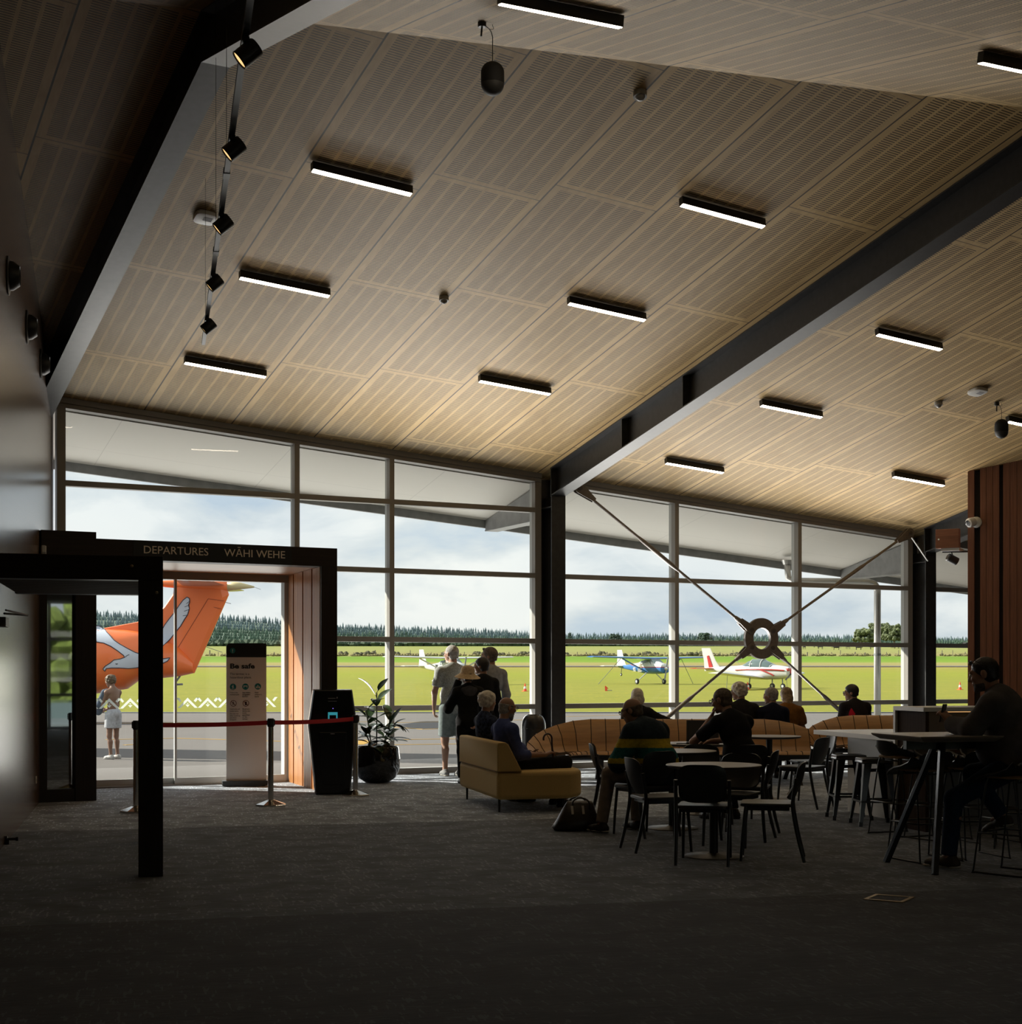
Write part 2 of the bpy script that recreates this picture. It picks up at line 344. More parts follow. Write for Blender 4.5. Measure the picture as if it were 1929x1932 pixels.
# left wall (askew) with its panel joints, back and right walls
def wallquad(p0, p1, th, z0=0.0, top=None, n=1):
    p0 = Vector((*p0, 0)); p1 = Vector((*p1, 0)); d = (p1-p0).normalized(); nn = Vector((d.y, -d.x, 0))*th
    m = MB(); k = 24
    for i in range(k):
        a = p0.lerp(p1, i/k); c = p0.lerp(p1, (i+1)/k)
        T = lambda p: (top if top else cz(p.x, p.y)+.1)
        m.hexa([(*a.xy, z0), (*c.xy, z0), (*(c+nn).xy, z0), (*(a+nn).xy, z0), (*a.xy, T(a)), (*c.xy, T(c)), (*(c+nn).xy, T(c)), (*(a+nn).xy, T(a))])
    return m
struct(wallquad((lwx(YB), YB), (lwx(20.0), 20.0), -.25).build('wall_left', M_WALL))
struct(wallquad((XR, YB), (XR, 20.0), .25).build('wall_right', M_PLAIN))
# back wall with a window on to the car park
for nm, a, b2, z0, tp in (('wall_back', -3.2, 5.6, 0, None), ('wall_back_far', 10.4, XR, 0, None), ('wall_back_head', 5.6, 10.4, 3.35, None)):
    struct(wallquad((a, YB), (b2, YB), .25, z0, tp).build(nm, M_PLAIN))
# the red-brown timber wall that closes the view on the right
RP0 = Vector((17.08, 17.23, 0)); RD = Vector((.55, -.835, 0)).normalized(); RN = Vector((-RD.y, RD.x, 0))
rz = math.atan2(RD.y, RD.x)
m = MB(); L = 4.0
zt = lambda s: cz(*(RP0+RD*s).xy)
m.hexa([(0, .06, 0), (L, .06, 0), (L, .3, 0), (0, .3, 0), (0, .06, zt(0)+.1), (L, .06, zt(L)+.1), (L, .3, zt(L)+.1), (0, .3, zt(0)+.1)])
core = m.build('wall_timber', mat('black_batten_recess', (.012, .008, .007), .7), loc=RP0, rz=rz); struct(core)
s = 0.0; i = 0
for wd, gap in ((.085, .085), (.29, .055), (.42, .05), (.42, .05), (.42, .05), (.42, .05), (.42, .05), (.42, .05), (.42, .05)):
    if s+wd > L: break
    m = MB(); nsub = max(1, round(wd/.105)); ww = wd/nsub
    for j in range(nsub):
        a = s+j*ww+.003; b2 = s+(j+1)*ww-.003
        m.hexa([(a, 0, 0), (b2, 0, 0), (b2, .06, 0), (a, .06, 0), (a, 0, zt(a)+.05), (b2, 0, zt(b2)+.05), (b2, .06, zt(b2)+.05), (a, .06, zt(a)+.05)])
    m.build('cladding_board', M_REDTIMBER, core); s += wd+gap; i += 1
m = MB(); m.hexa([(-.02, .02, 0), (0.0, .02, 0), (0, .3, 0), (-.02, .3, 0), (-.02, .02, zt(0)+.1), (0, .02, zt(0)+.1), (0, .3, zt(0)+.1), (-.02, .3, zt(0)+.1)]); m.build('end_board', M_REDTIMBER, core)
# ================================================================ steel frames
def isect(bm, path, w, d, tf=.016, tw=.012, side=Vector((1, 0, 0)), dvec=None):
    """I section swept along path points; w flange width, d depth hanging along -dvec"""
    rings = []
    for p in path:
        p = Vector(p); D = dvec
        a, t = w/2, tw/2
        pr = [(-a, 0), (a, 0), (a, -tf), (t, -tf), (t, -d+tf), (a, -d+tf), (a, -d), (-a, -d), (-a, -d+tf), (-t, -d+tf), (-t, -tf), (-a, -tf)]
        rings.append([p+side*x+D*y for x, y in pr])
    bm.loft(rings)
def frame(xc, w, name_b, name_c, label_b, label_c, coly0, grp, upper=True, stiff=()):
    r = ridgeY(xc)
    b = thing(name_b, label_b, 'beam', (xc, 0, 0), 0, grp)
    m = MB(); isect(m, [(0, coly0+.03, cz(xc, coly0)), (0, r, cz(xc, r)+.0)], w, .43, dvec=Vector((0, 0, 1))); m.build('main_rafter', M_STEEL, b)
    m = MB(); isect(m, [(0, r, cz(xc, r)), (0, YB, cz(xc, YB))], w, .43, dvec=Vector((0, 0, 1))); m.build('back_rafter', M_STEEL, b)
    for y in stiff:
        m = MB(); z = cz(xc, y)
        for sx in (-1, 1): m.bx(min(sx*.008, sx*(w/2-.008)), max(sx*.008, sx*(w/2-.008)), y-.008, y+.008, z-.42, z-.01)
        m.build('stiffener_plate', M_STEEL, b)
    m = MB(); y0 = 19.58; y1 = 20.07; zt = cz(xc, y0)-.40; zb = 0.0; t = .018; 
    c = thing(name_c, label_c, 'column', (xc, 0, 0), 0, grp.replace('rafters', 'columns') if grp else None)
    m.bx(-w/2, w/2, y0, y0+t, zb, zt); m.build('front_flange', M_STEEL, c)
    m = MB(); m.bx(-w/2, w/2, y1-t, y1, zb, cz(xc, y1)-.02); m.build('back_flange', M_STEEL, c)
    m = MB(); m.bx(-.007, .007, y0+t, y1-t, zb, cz(xc, y0)-.42); m.build('web', M_STEEL, c)
    m = MB(); m.bx(-w/2+.005, w/2-.005, y0+t, y1-t, zt-.2, zt-.185); m.build('cap_plate', M_STEEL, c)
    return b, c
frame(3.475, .235, 'roof_beam', 'steel_column', 'charcoal steel roof beam beside the left wall with grey underside', 'charcoal steel column in the corner between left wall and glazing', 19.6, 'steel rafters of the hall')
frame(11.05, .24, 'roof_beam', 'steel_column', 'long charcoal steel roof beam crossing the middle of the ceiling', 'charcoal steel column in the middle of the glass wall, behind the bin', 19.6, 'steel rafters of the hall', stiff=(19.62, 17.6, 16.1))
frame(18.52, .24, 'roof_beam', 'steel_column', 'short visible piece of charcoal steel beam beside the timber wall', 'charcoal steel column behind the raised counter shelf', 19.6, 'steel rafters of the hall', stiff=(19.62,))
# ================================================================ the glass wall
GY = 20.05
def glazing(n, x0, x1, mulls, rows, skip=None, headdrop=.13):
    w = empty('window_%d' % n); struct(w)
    hb = lambda x: cz(x, YW)-headdrop
    def vert(x, wd, z0, z1, nm):
        m = MB(); m.bx(x-wd/2, x+wd/2, YW, YW+.11, z0, z1); m.build(nm, M_ALU, w, bev=.003)
        m = MB(); m.bx(x-wd/2+.006, x+wd/2-.006, YW+.11, YW+.19, z0, z1); m.build(nm+'_cap', M_ALUOUT, w)
    m = MB(); k = 12
    for i in range(k):
        a = x0+(x1-x0)*i/k; c = x0+(x1-x0)*(i+1)/k
        m.hexa([(a, YW-.02, hb(a)+.06), (c, YW-.02, hb(c)+.06), (c, YW+.17, hb(c)+.06), (a, YW+.17, hb(a)+.06), (a, YW-.02, cz(a, YW)+.02), (c, YW-.02, cz(c, YW)+.02), (c, YW+.17, cz(c, YW)+.02), (a, YW+.17, cz(a, YW)+.02)])
        m.hexa([(a, YW, hb(a)), (c, YW, hb(c)), (c, YW+.17, hb(c)), (a, YW+.17, hb(a)), (a, YW, hb(a)+.057), (c, YW, hb(c)+.057), (c, YW+.17, hb(c)+.057), (a, YW+.17, hb(a)+.057)])
    m.build('head_frame', M_ALU, w)
    dx0, dx1, dz = skip if skip else (None, None, None)
    if skip: m = MB(); m.bx(dx1, x1, YW-.01, YW+.17, 0, .085); m.build('sill_frame', M_ALU, w)
    else: m = MB(); m.bx(x0, x1, YW-.01, YW+.17, 0, .085); m.build('sill_frame', M_ALU, w)
    xs = [x0]+list(mulls)+[x1]
    for i, x in enumerate(xs):
        e0 = i in (0, len(xs)-1); z0 = dz if (skip and dx0 <= x <= dx1) else .085
        vert(x+(.055 if i == 0 else -.055 if e0 else 0), .11 if e0 else .076, z0, hb(x), 'jamb' if e0 else 'mullion')
    for i in range(len(xs)-1):
        a, c = xs[i], xs[i+1]
        rr = [z for z in rows if z+.25 < hb(c)]
        for z in rr:
            if z in (4.0,) and a > 13.0: continue
            aa = a
            if skip and z < dz:
                if c <= dx1+.2: continue
                aa = max(a, dx1)
            m = MB(); m.bx(aa+.03, c-.03, YW+.004, YW+.11, z-.075, z); m.build('transom', M_ALU, w, bev=.003)
            m = MB(); m.bx(aa+.03, c-.03, YW+.11, YW+.18, z-.068, z-.01); m.build('transom_cap', M_ALUOUT, w)
        lv = [.085]+sorted(z for z in rr if not (z == 4.0 and a > 13.0))+[None]
        for j in range(len(lv)-1):
            z0 = lv[j]; aa = a
            if skip and (lv[j+1] is not None and lv[j+1] <= dz+.1):
                if c <= dx1+.2: continue
                aa = max(a, dx1)
            m = MB()
            za = (lv[j+1]-.07) if lv[j+1] else None
            zl, zr = (za, za) if za else (hb(aa), hb(c))
            m.hexa([(aa+.03, GY, z0), (c-.03, GY, z0), (c-.03, GY+.02, z0), (aa+.03, GY+.02, z0), (aa+.03, GY, zl), (c-.03, GY, zr), (c-.03, GY+.02, zr), (aa+.03, GY+.02, zl)])
            m.build('glass_pane', M_GLASS, w)
    return w
glazing(1, 3.72, 10.93, (7.008, 8.454), (1.0, 2.0, 3.0, 4.0), skip=(3.0, 6.95, 3.0))
glazing(2, 11.17, 18.40, (13.417, 15.90), (1.0, 2.0, 3.0, 4.0))
glazing(3, 18.64, 22.9, (20.9,), (1.0, 2.0, 3.0))
# ================================================================ canopy outside
def soff(x, y): return P1[0]+P1[1]*x+P1[2]*y-.10
def soffitmat():
    m = bpy.data.materials.new('soffit_sheets'); m.use_nodes = True; nt = m.node_tree; b = nt.nodes['Principled BSDF']; b.inputs['Roughness'].default_value = .6
    g = nd(nt, 'ShaderNodeNewGeometry'); s = nd(nt, 'ShaderNodeSeparateXYZ'); nt.links.new(g.outputs['Position'], s.inputs[0])
    a = math_n(nt, 'LESS_THAN', math_n(nt, 'MODULO', math_n(nt, 'ADD', s.outputs[0], .2), 2.4), .012); c2 = math_n(nt, 'LESS_THAN', math_n(nt, 'MODULO', math_n(nt, 'ADD', s.outputs[1], .35), 1.2), .008)
    nt.links.new(mixc(nt, math_n(nt, 'MULTIPLY', math_n(nt, 'MAXIMUM', a, c2), .4), (.88, .85, .79), (.5, .48, .45)), b.inputs['Base Color']); return m
m = MB(); x0, x1, y0, y1 = -2.0, 26.0, 20.1, 21.85
b4 = [(x, y, soff(x, y)) for x, y in ((x0, y0), (x1, y0), (x1, y1), (x0, y1))]; m.hexa(b4+[(x, y, z+.25) for x, y, z in b4])
struct(m.build('canopy_roof', soffitmat()))
m = MB(); b4 = [(x, y, soff(x, 21.85)-.13) for x, y in ((x0, y1), (x1, y1), (x1, y1+.06), (x0, y1+.06))]; m.hexa(b4+[(x, y, z+.42) for x, y, z in b4])
struct(m.build('trim_1', M_FASCIA))
for xc, lb in ((3.475, 'grey tapered canopy bracket outside by the left corner'), (11.05, 'grey tapered canopy bracket outside above the bin column'), (18.52, 'grey tapered canopy bracket above the silver downpipe')):
    t = thing('canopy_bracket', lb, 'bracket', (xc, 0, 0), 0, 'canopy brackets')
    m = MB()
    for sx in (-.11, .09): m.prism([(20.12, soff(xc, 20.12)-.02), (21.84, soff(xc, 21.84)-.0), (21.84, soff(xc, 21.84)-.16), (20.12, soff(xc, 20.12)-.52)], sx, sx+.02, lambda a, b, h: (h, a, b))
    m.build('side_plate', M_FASCIA, t)
    m = MB(); m.hexa([(-.12, 20.12, soff(xc, 20.12)-.54), (.12, 20.12, soff(xc, 20.12)-.54), (.12, 21.84, soff(xc, 21.84)-.18), (-.12, 21.84, soff(xc, 21.84)-.18), (-.12, 20.12, soff(xc, 20.12)-.52), (.12, 20.12, soff(xc, 20.12)-.52), (.12, 21.84, soff(xc, 21.84)-.16), (-.12, 21.84, soff(xc, 21.84)-.16)])
    m.build('bottom_plate', M_FASCIA, t)
# ================================================================ land outside
def sst(a, b, x): t = min(1, max(0, (x-a)/(b-a))); return t*t*(3-2*t)
def tz(D): return (0.0 if D < 45 else 5.0e-5*(D-45)**2 if D < 500 else 10.35+.0158*(D-500))+.32*sst(62, 112, D)*(1-sst(190, 380, D))
def W(s, D, z=0.0): return (s*CY+D*SY, -s*SY+D*CY, z)      # s sideways, D away
def strip(Ds, s0, s1, ns=24, dz=0.0, hill=None):
    m = MB(); m.grid([[W(s0*D/100.0+(s1-s0)*D/100.0*j/ns, D, tz(D)+dz+(hill(s0*D/100+(s1-s0)*D/100*j/ns, D) if hill else 0)) for j in range(ns+1)] for D in Ds]); return m
def asphaltmat():
    m = bpy.data.materials.new('apron_asphalt'); m.use_nodes = True; nt = m.node_tree; b = nt.nodes['Principled BSDF']; b.inputs['Roughness'].default_value = .9
    g = nd(nt, 'ShaderNodeNewGeometry'); n1 = nd(nt, 'ShaderNodeTexNoise', Scale=.5, Detail=6.0, Roughness=.7); nt.links.new(g.outputs['Position'], n1.inputs['Vector'])
    n2 = nd(nt, 'ShaderNodeTexNoise', Scale=60.0, Detail=2.0); nt.links.new(g.outputs['Position'], n2.inputs['Vector'])
    c = mixc(nt, n1.outputs['Fac'], (.115, .102, .094), (.165, .148, .137)); c = mixc(nt, 1.0, c, mixc(nt, n2.outputs['Fac'], (.75, .75, .75), (1.2, 1.2, 1.2)), 'MULTIPLY')
    nt.links.new(c, b.inputs['Base Color']); return m
M_ASPH = asphaltmat()
def grassmat():
    m = bpy.data.materials.new('mown_grass'); m.use_nodes = True; nt = m.node_tree; b = nt.nodes['Principled BSDF']; b.inputs['Roughness'].default_value = .9; b.inputs['Specular IOR Level'].default_value = .1
    g = nd(nt, 'ShaderNodeNewGeometry'); mp = nd(nt, 'ShaderNodeMapping'); mp.inputs['Rotation'].default_value = (0, 0, YAW); nt.links.new(g.outputs['Position'], mp.inputs[0])
    s = nd(nt, 'ShaderNodeSeparateXYZ'); nt.links.new(mp.outputs[0], s.inputs[0]); D = s.outputs[1]
    nb = nd(nt, 'ShaderNodeTexNoise', Scale=.06, Detail=3.0); mq = nd(nt, 'ShaderNodeMapping'); mq.inputs['Scale'].default_value = (.15, 1, 1); nt.links.new(mp.outputs[0], mq.inputs[0]); nt.links.new(mq.outputs[0], nb.inputs['Vector'])
    d2 = math_n(nt, 'ADD', D, math_n(nt, 'MULTIPLY', math_n(nt, 'SUBTRACT', nb.outputs['Fac'], .5), 18.0))
    rp = nd(nt, 'ShaderNodeValToRGB'); nt.links.new(math_n(nt, 'DIVIDE', d2, 600.0), rp.inputs[0]); cr = rp.color_ramp; cr.interpolation = 'LINEAR'
    stops = [(55, (0.217, 0.214, 0.031)), (90, (0.242, 0.236, 0.039)), (130, (0.233, 0.236, 0.036)), (185, (0.242, 0.257, 0.031)), (235, (0.266, 0.250, 0.043)), (252, (0.291, 0.236, 0.078)), (262, (0.273, 0.222, 0.093)), (300, (0.306, 0.264, 0.093)), (318, (0.170, 0.271, 0.027)), (375, (0.137, 0.236, 0.024)), (392, (0.298, 0.257, 0.102)), (430, (0.273, 0.271, 0.093)), (520, (0.242, 0.264, 0.078))]
    cr.elements[0].position = stops[0][0]/600; cr.elements[0].color = lin(stops[0][1]); cr.elements[1].position = stops[-1][0]/600; cr.elements[1].color = lin(stops[-1][1])
    for d, c in stops[1:-1]: e = cr.elements.new(d/600); e.color = lin(c)
    n2 = nd(nt, 'ShaderNodeTexNoise', Scale=.9, Detail=7.0, Roughness=.75); mr = nd(nt, 'ShaderNodeMapping'); mr.inputs['Scale'].default_value = (.35, 1, 1); nt.links.new(mp.outputs[0], mr.inputs[0]); nt.links.new(mr.outputs[0], n2.inputs['Vector'])
    c = mixc(nt, 1.0, rp.outputs[0], mixc(nt, n2.outputs['Fac'], (.62, .68, .6), (1.32, 1.28, 1.3)), 'MULTIPLY')
    n3 = nd(nt, 'ShaderNodeTexNoise', Scale=2.2, Detail=2.0); nt.links.new(mp.outputs[0], n3.inputs['Vector'])
    fl = math_n(nt, 'MULTIPLY', math_n(nt, 'GREATER_THAN', n3.outputs['Fac'], .66), .6); c = mixc(nt, fl, c, (.42, .34, .03))
    nt.links.new(c, b.inputs['Base Color']); return m
M_GRASS = grassmat()
def poly_ground(nm, mt, pts, th=.1):
    m = MB(); n = len(pts); m.prism([(0, 0)]*0 or [(p[0], p[1]) for p in pts], pts[0][2]-th, pts[0][2]); return struct(m.build(nm, mt))
poly_ground('ground_apron', M_ASPH, [W(-70, 10, -.03), W(70, 10, -.03), W(75, 57.0, -.03), W(-75, 56.0, -.03)])
m = strip([55.5]+list(np.linspace(56.5, 130, 16))+list(np.linspace(140, 500, 40))+list(np.linspace(520, 2300, 24)), -75, 75, 40, .0)
struct(m.build('ground_grass', M_GRASS, smooth=True))
m = strip([254, 257, 260, 263], -75, 75, 30, .10); struct(m.build('ground_taxiway', M_ASPH))
m = strip([10, 20], 0, 1, 2, 0)
# behind the hall: car park ground
poly_ground('ground_car_park', mat('pale_concrete', (.30, .29, .275), .9, noise=.1, nscale=2), [(-15, -60, -1.2), (60, -60, -1.2), (60, YB-.25, -1.2), (-15, YB-.25, -1.2)])
# ================================================================ ceiling lamps
M_BLACKMETAL = mat('black_powdercoat', (.016, .015, .014), .45)
M_LED = mat('warm_led_diffuser', (.9, .85, .75), .5, emit=(1, .84, .62), estr=24)
LSL = math.atan(.0775)
def bar_light(x, y, label):
    sl = -P1[1] if y > ridgeY(x) else -P2A; z = cz(x, y)
    t = thing('bar_light', label, 'ceiling light', (x, y, z-.012), 0, 'slim black bar lights on the ceiling')
    t.rotation_euler = (-math.atan(.2205) if y > ridgeY(x) else math.atan(.208), math.atan(sl), 0)
    m = MB(); m.bx(-.525, .525, -.034, .034, -.085, 0); m.build('housing', M_BLACKMETAL, t, bev=.004)
    m = MB(); m.bx(-.515, .515, -.028, .028, -.091, -.083); m.build('diffuser', M_LED, t)
    return t
for x, y, lb in ((5.43, 13.52, 'bar light nearest the black spotlight track, first in its row from the ridge'), (5.42, 15.79, 'bar light to the right of the spotlight track, middle of its row'), (5.43, 18.08, 'bar light close above the departures doorway glazing, last of its row'),
                 (9.04, 12.57, 'bar light beside the bright reflection next to the long beam'), (9.03, 14.85, 'bar light left of the long beam, second from the ridge'), (9.01, 17.12, 'bar light left of the long beam, nearest the glass wall'),
                 (12.9, 14.02, 'bar light right of the long beam, highest of its row of three'), (12.88, 16.31, 'bar light right of the long beam, middle of its row of three'), (12.85, 18.59, 'bar light right of the long beam, lowest, above the cross brace'),
                 (16.48, 17.70, 'bar light close to the timber wall at the right'), (16.5, 15.38, 'bar light cut by the right edge behind the hanging speaker'),
                 (5.46, 9.62, 'bar light on the upper slope at the top edge of the picture'), (9.2, 8.62, 'bar light on the upper slope cut by the right edge')):
    bar_light(x, y, lb)
def on_ceiling(t, x, y):
    up = y > ridgeY(x); t.rotation_euler = (-math.atan(.2205) if up else math.atan(.208), math.atan(.0775 if up else -.0337), 0); t.location = (x, y, cz(x, y)-.002); return t
M_GREYPLASTIC = mat('grey_plastic', (.30, .29, .27), .5); M_WHITEPLASTIC = mat('white_plastic', (.62, .61, .58), .4); M_LENS = mat('clear_lens', (.35, .35, .36), .15, 0, .6)
for x, y, r, lb in ((7.217, 11.30, .062, 'round motion sensor at the ridge on a panel joint'), (7.207, 15.45, .055, 'round motion sensor in the middle of the ceiling'), (14.72, 15.42, .055, 'small round sensor left of the right-hand white access point')):
    t = on_ceiling(thing('motion_sensor', lb, 'sensor', (x, y, 0), 0, 'round ceiling sensors'), x, y)
    m = MB(); m.lathe([(r, -.05), (r*1.02, -.03), (r, 0)], n=24); m.build('housing', M_GREYPLASTIC, t, autos=40)
    m = MB(); m.lathe([(.004, -.085), (r*.5, -.075), (r*.75, -.048)], n=24); m.build('lens', M_LENS, t, smooth=True)
for x, y, lb in ((4.25, 14.87, 'white rounded wireless access point beside the spotlight track'), (14.93, 14.9, 'white rounded wireless access point beside the hanging black speaker')):
    t = on_ceiling(thing('access_point', lb, 'access point', (x, y, 0), 0, 'wireless access points'), x, y)
    def ring(s, z): return [(math.copysign(abs(math.cos(a))**.55, math.cos(a))*.115*s, math.copysign(abs(math.sin(a))**.55, math.sin(a))*.115*s, z) for a in [2*PI*i/32 for i in range(32)]]
    m = MB(); m.loft([ring(.75, -.052), ring(.93, -.047), ring(1, -.03), ring(.98, -.008), ring(.9, 0)]); m.build('shell', M_WHITEPLASTIC, t, autos=35)
    m = MB(); m.box((.02, -.02, -.053), (.09, .07, .003)); m.build('label_panel', M_LENS, t)
# hanging speakers
M_SPK = mat('black_speaker_shell', (.006, .006, .006), .75); M_GRILLE = mat('charcoal_speaker_grille', (.035, .034, .033), .6)
for x, y, drop, r, lb in ((5.385, 10.62, .30, .094, 'black capsule speaker hanging below the upper slope near the ridge'), (15.58, 15.10, .22, .094, 'black capsule speaker hanging at the far right')):
    z = cz(x, y); t = thing('pendant_speaker', lb, 'speaker', (x, y, z), 0, 'hanging capsule speakers')
    h = .27; z0 = -drop-h
    m = MB(); m.lathe([(r*.995, z0+.095)]+[(r, z0+.11), (r, z0+h-.085)]+[(r*math.cos(a), z0+h-.085+.085*math.sin(a)) for a in np.linspace(.2, 1.45, 8)], n=36); m.build('shell', M_SPK, t, autos=40)
    m = MB(); m.lathe([(r*.99*math.cos(a), z0+.095+.095*math.sin(a)) for a in np.linspace(-1.5, -.02, 10)], n=36); m.build('grille', M_GRILLE, t, autos=40)
    m = MB(); m.tube([(0, 0, z0+h-.01), (0, 0, -.10)]+[tuple(p) for p in catmull([(0, 0, -.10), (-.012, .01, -.05), (-.055, .0, -.028), (-.085, -.01, -.03)], 5)], .0035, 6); m.build('cable', M_BLACKMETAL, t)
    m = MB(); m.lathe([(.03, -.045), (.034, -.04), (.034, 0)], c=(-.1, -.01, 0), n=20); m.build('mounting_cup', M_BLACKMETAL, t)
    m = MB(); m.tube([(-.1, -.01, -.04), (-.112, -.02, -.125)], .008, 8); m.build('loose_plug', M_BLACKMETAL, t)
    m = MB(); m.tube([tuple(p) for p in catmull([(-.02, .005, -.04), (.012, .005, -.03), (.0, .0, -.01), (0, 0, 0.004)], 5)], .0025, 6); m.build('hook', M_BLACKMETAL, t)
# spotlight track hung along the left wall
M_TRACK = mat('black_track_aluminium', (.016, .016, .016), .45, 0, .3); M_SPOTIN = mat('warm_spot_reflector', (.85, .6, .3), .4, emit=(1, .62, .25), estr=1.3)
TZ = 4.84; T0 = Vector((4.235, 14.88, TZ)); TD = (Vector((2.278, 7.17, TZ))-T0).normalized()
tr = thing('light_track', 'black lighting track hung on thin wires along the left wall', 'light track', T0)
m = MB(); m.bar((0, 0, 0), TD*10.5, .036, .034); m.build('rail', M_TRACK, tr)
for dd in (.68, 3.4, 5.3, 8.3):
    p = TD*dd; q = T0+p; m = MB(); m.tube([(p.x, p.y, .015), (p.x, p.y, cz(q.x, q.y)-TZ+.03)], .0018, 6); m.build('hanging_wire', M_TRACK, tr)
    m = MB(); m.box((p.x, p.y, -.0), (.045, .12, .042), rz=math.atan2(-TD.x, TD.y)); m.build('joiner', M_BLACKMETAL, tr)
def spot(px, py, lb):
    D = (TZ-.055-EYE)*FPX/(1269-py); k = min(np.linspace(0, 9, 400), key=lambda q: abs(((T0+TD*q).x*SY+(T0+TD*q).y*CY)-D)); p = T0+TD*k
    t = thing('track_spotlight', lb, 'spotlight', p-Vector((0, 0, .017)), 0, 'black spotlights on the hung track')
    ax = Vector((-.684, .245, -.62)).normalized()        # the beam
    m = MB(); m.box((0, 0, -.016), (.04, .11, .024), rz=math.atan2(-TD.x, TD.y)); m.build('adapter', M_BLACKMETAL, t)
    c = Vector((.012, -.02, -.075)); m = MB(); m.tube([(0, 0, -.02), c*.6, c], .008, 8); m.build('yoke', M_BLACKMETAL, t)
    b = empty('lamp_head', (0, 0, 0)); b.parent = t; b.location = c; b.rotation_euler = ax.to_track_quat('-Z', 'Y').to_euler()
    m = MB(); r = .052; n = 28
    prof = [(r-.004, -.064), (r, -.066), (r, .052), (r-.006, .06), (.004, .06)]
    k2 = len(prof); vs = []
    m.lathe(prof, n=n); m.f = m.f[:-2]+[m.f[-1]]; m.m = m.m[:len(m.f)]
    m.lathe([(r-.012, -.046), (r-.004, -.064)], n=n); m.f = m.f[:-2]; m.m = m.m[:len(m.f)]
    m.build('barrel', M_BLACKMETAL, b, autos=40)
    m = MB(); m.lathe([(.002, -.052), (r-.006, -.058), (r-.006, -.05), (.002, -.03)], n=n); m.build('reflector', M_SPOTIN, b, autos=40)
for px, py, lb in ((470, 88, 'topmost black spotlight of the hung track'), (447, 270, 'second black spotlight from the top of the hung track'), (423, 414, 'middle black spotlight of the track, beside the white access point'), (404, 526, 'fourth black spotlight down the hung track'), (391, 608, 'lowest black spotlight near the end of the hung track')):
    spot(px, py, lb)
# ================================================================ cross brace at the glass
M_BRACE = mat('bronze_grey_brace', (.15, .122, .098), .45, noise=.12, nscale=20)
br = thing('cross_brace', 'bronze grey cross brace of four rods meeting in a heavy steel ring', 'brace', (14.823, 19.55, 2.034))
def annulus(ro, ri, y0, y1, n=56):
    m = MB(); rings = [[(r*math.cos(2*PI*i/n), y, r*math.sin(2*PI*i/n)) for i in range(n)] for r, y in ((ri, y0), (ro-.006, y0), (ro, y0+.006), (ro, y1-.006), (ro-.006, y1), (ri, y1))]
    return m.loft(rings, closed=True)
annulus(.335, .175, -.03, .03).build('ring', M_BRACE, br, autos=40)
for ex, ez, nm in ((11.37, 4.30, 'upper_rod'), (18.0, 3.90, 'upper_rod'), (11.37, -.35, 'lower_rod'), (18.1, -.35, 'lower_rod')):
    e = Vector((ex-14.823, .0, ez-2.034)); d = e.normalized(); lim = 1.0
    if ez < .1: e = e*((2.034-.10)/(2.034-ez))
    L = e.length; P = lambda s, y=0.0: d*s+Vector((0, y, 0))
    m = MB(); m.tube([P(.50), P(.62), P(.63), P(L*.47), P(L*.50), P(L*.66), P(L*.69), P(L-.30)], [.045, .03, .022, .022, .034, .034, .022, .022], 14); rod = m.build(nm, M_BRACE, br, autos=50)
    nx = Vector((-d.z, 0, d.x))
    for s0, s1, w0, w1 in ((.255, .52, .075, .045), (L-.02, L-.34, .085, .03)):
        for yy in (-.045, .028):
            m = MB(); k = [P(s0)+nx*w0*math.cos(a)+d*(-w0 if s0 < 1 else w0)*math.sin(a)*1.0 for a in np.linspace(0, PI, 10)]+[P(s1)-nx*w1, P(s1)+nx*w1]
            m.prism([(q.x, q.z) for q in k], yy, yy+.017, lambda a, b, h: (a, h, b)); m.build('fork_plate', M_BRACE, rod)
        m = MB(); c = P(s0); m.lathe([(.032, -.06), (.038, -.055), (.038, .055), (.032, .06)], c=c, n=20, M=Matrix.Rotation(R(90), 3, 'X')); m.build('pin', mat('dark_bronze_pin', (.075, .06, .05), .5), rod, autos=40)
# a slim stay from the right-hand end down to the column
m = MB(); m.bar((18.02-14.823, .01, 3.86-2.034), (18.40-14.823, -.02, 3.42-2.034), .028, .012); m.build('stay', M_ALUOUT, br)
# ================================================================ the departures portal (a timber porch standing in front of the sliding doors)
PX0, PX1, PY0, PY1 = 3.08, 6.66, 17.42, 19.28
po = thing('departures_portal', 'dark timber departures portal with cedar lined reveal around the glass doors', 'portal', (0, 0, 0))
def pbox(nm, mt, a, b, par=po, bev=.004): m = MB(); m.bx(a[0], b[0], a[1], b[1], a[2], b[2]); return m.build(nm, mt, par, bev=bev)
pbox('left_post', M_DARKTIMBER, (3.46, PY0, 0), (3.70, PY0+.28, 2.80))
pbox('right_post', M_DARKTIMBER, (6.45, PY0, 0), (PX1, PY0+.04, 2.80)); pbox('post_core', M_DARKTIMBER, (6.57, PY0+.04, 0), (PX1, PY0+.28, 2.80))
hd = pbox('header', M_DARKTIMBER_X, (PX0, PY0, 2.80), (PX1, PY0+.28, 3.03))
pbox('header_cap', M_DARKTIMBER_X, (PX0, PY0+.01, 3.03), (3.70, PY0+.28, 3.105))
sg = pbox('sign_panel', mat('black_sign_vinyl', (.010, .0095, .010), .5), (4.12, PY0-.006, 2.80), (6.06, PY0, 3.03), hd, 0)
M_LETTER = mat('warm_grey_lettering', (.85, .74, .62), .5)
def fit_text(body, x0, x1, zc, caph, y):
    return text_mesh('lettering', body, caph, M_LETTER, hd, (x0, y, zc), (R(90), 0, 0), x1-x0)
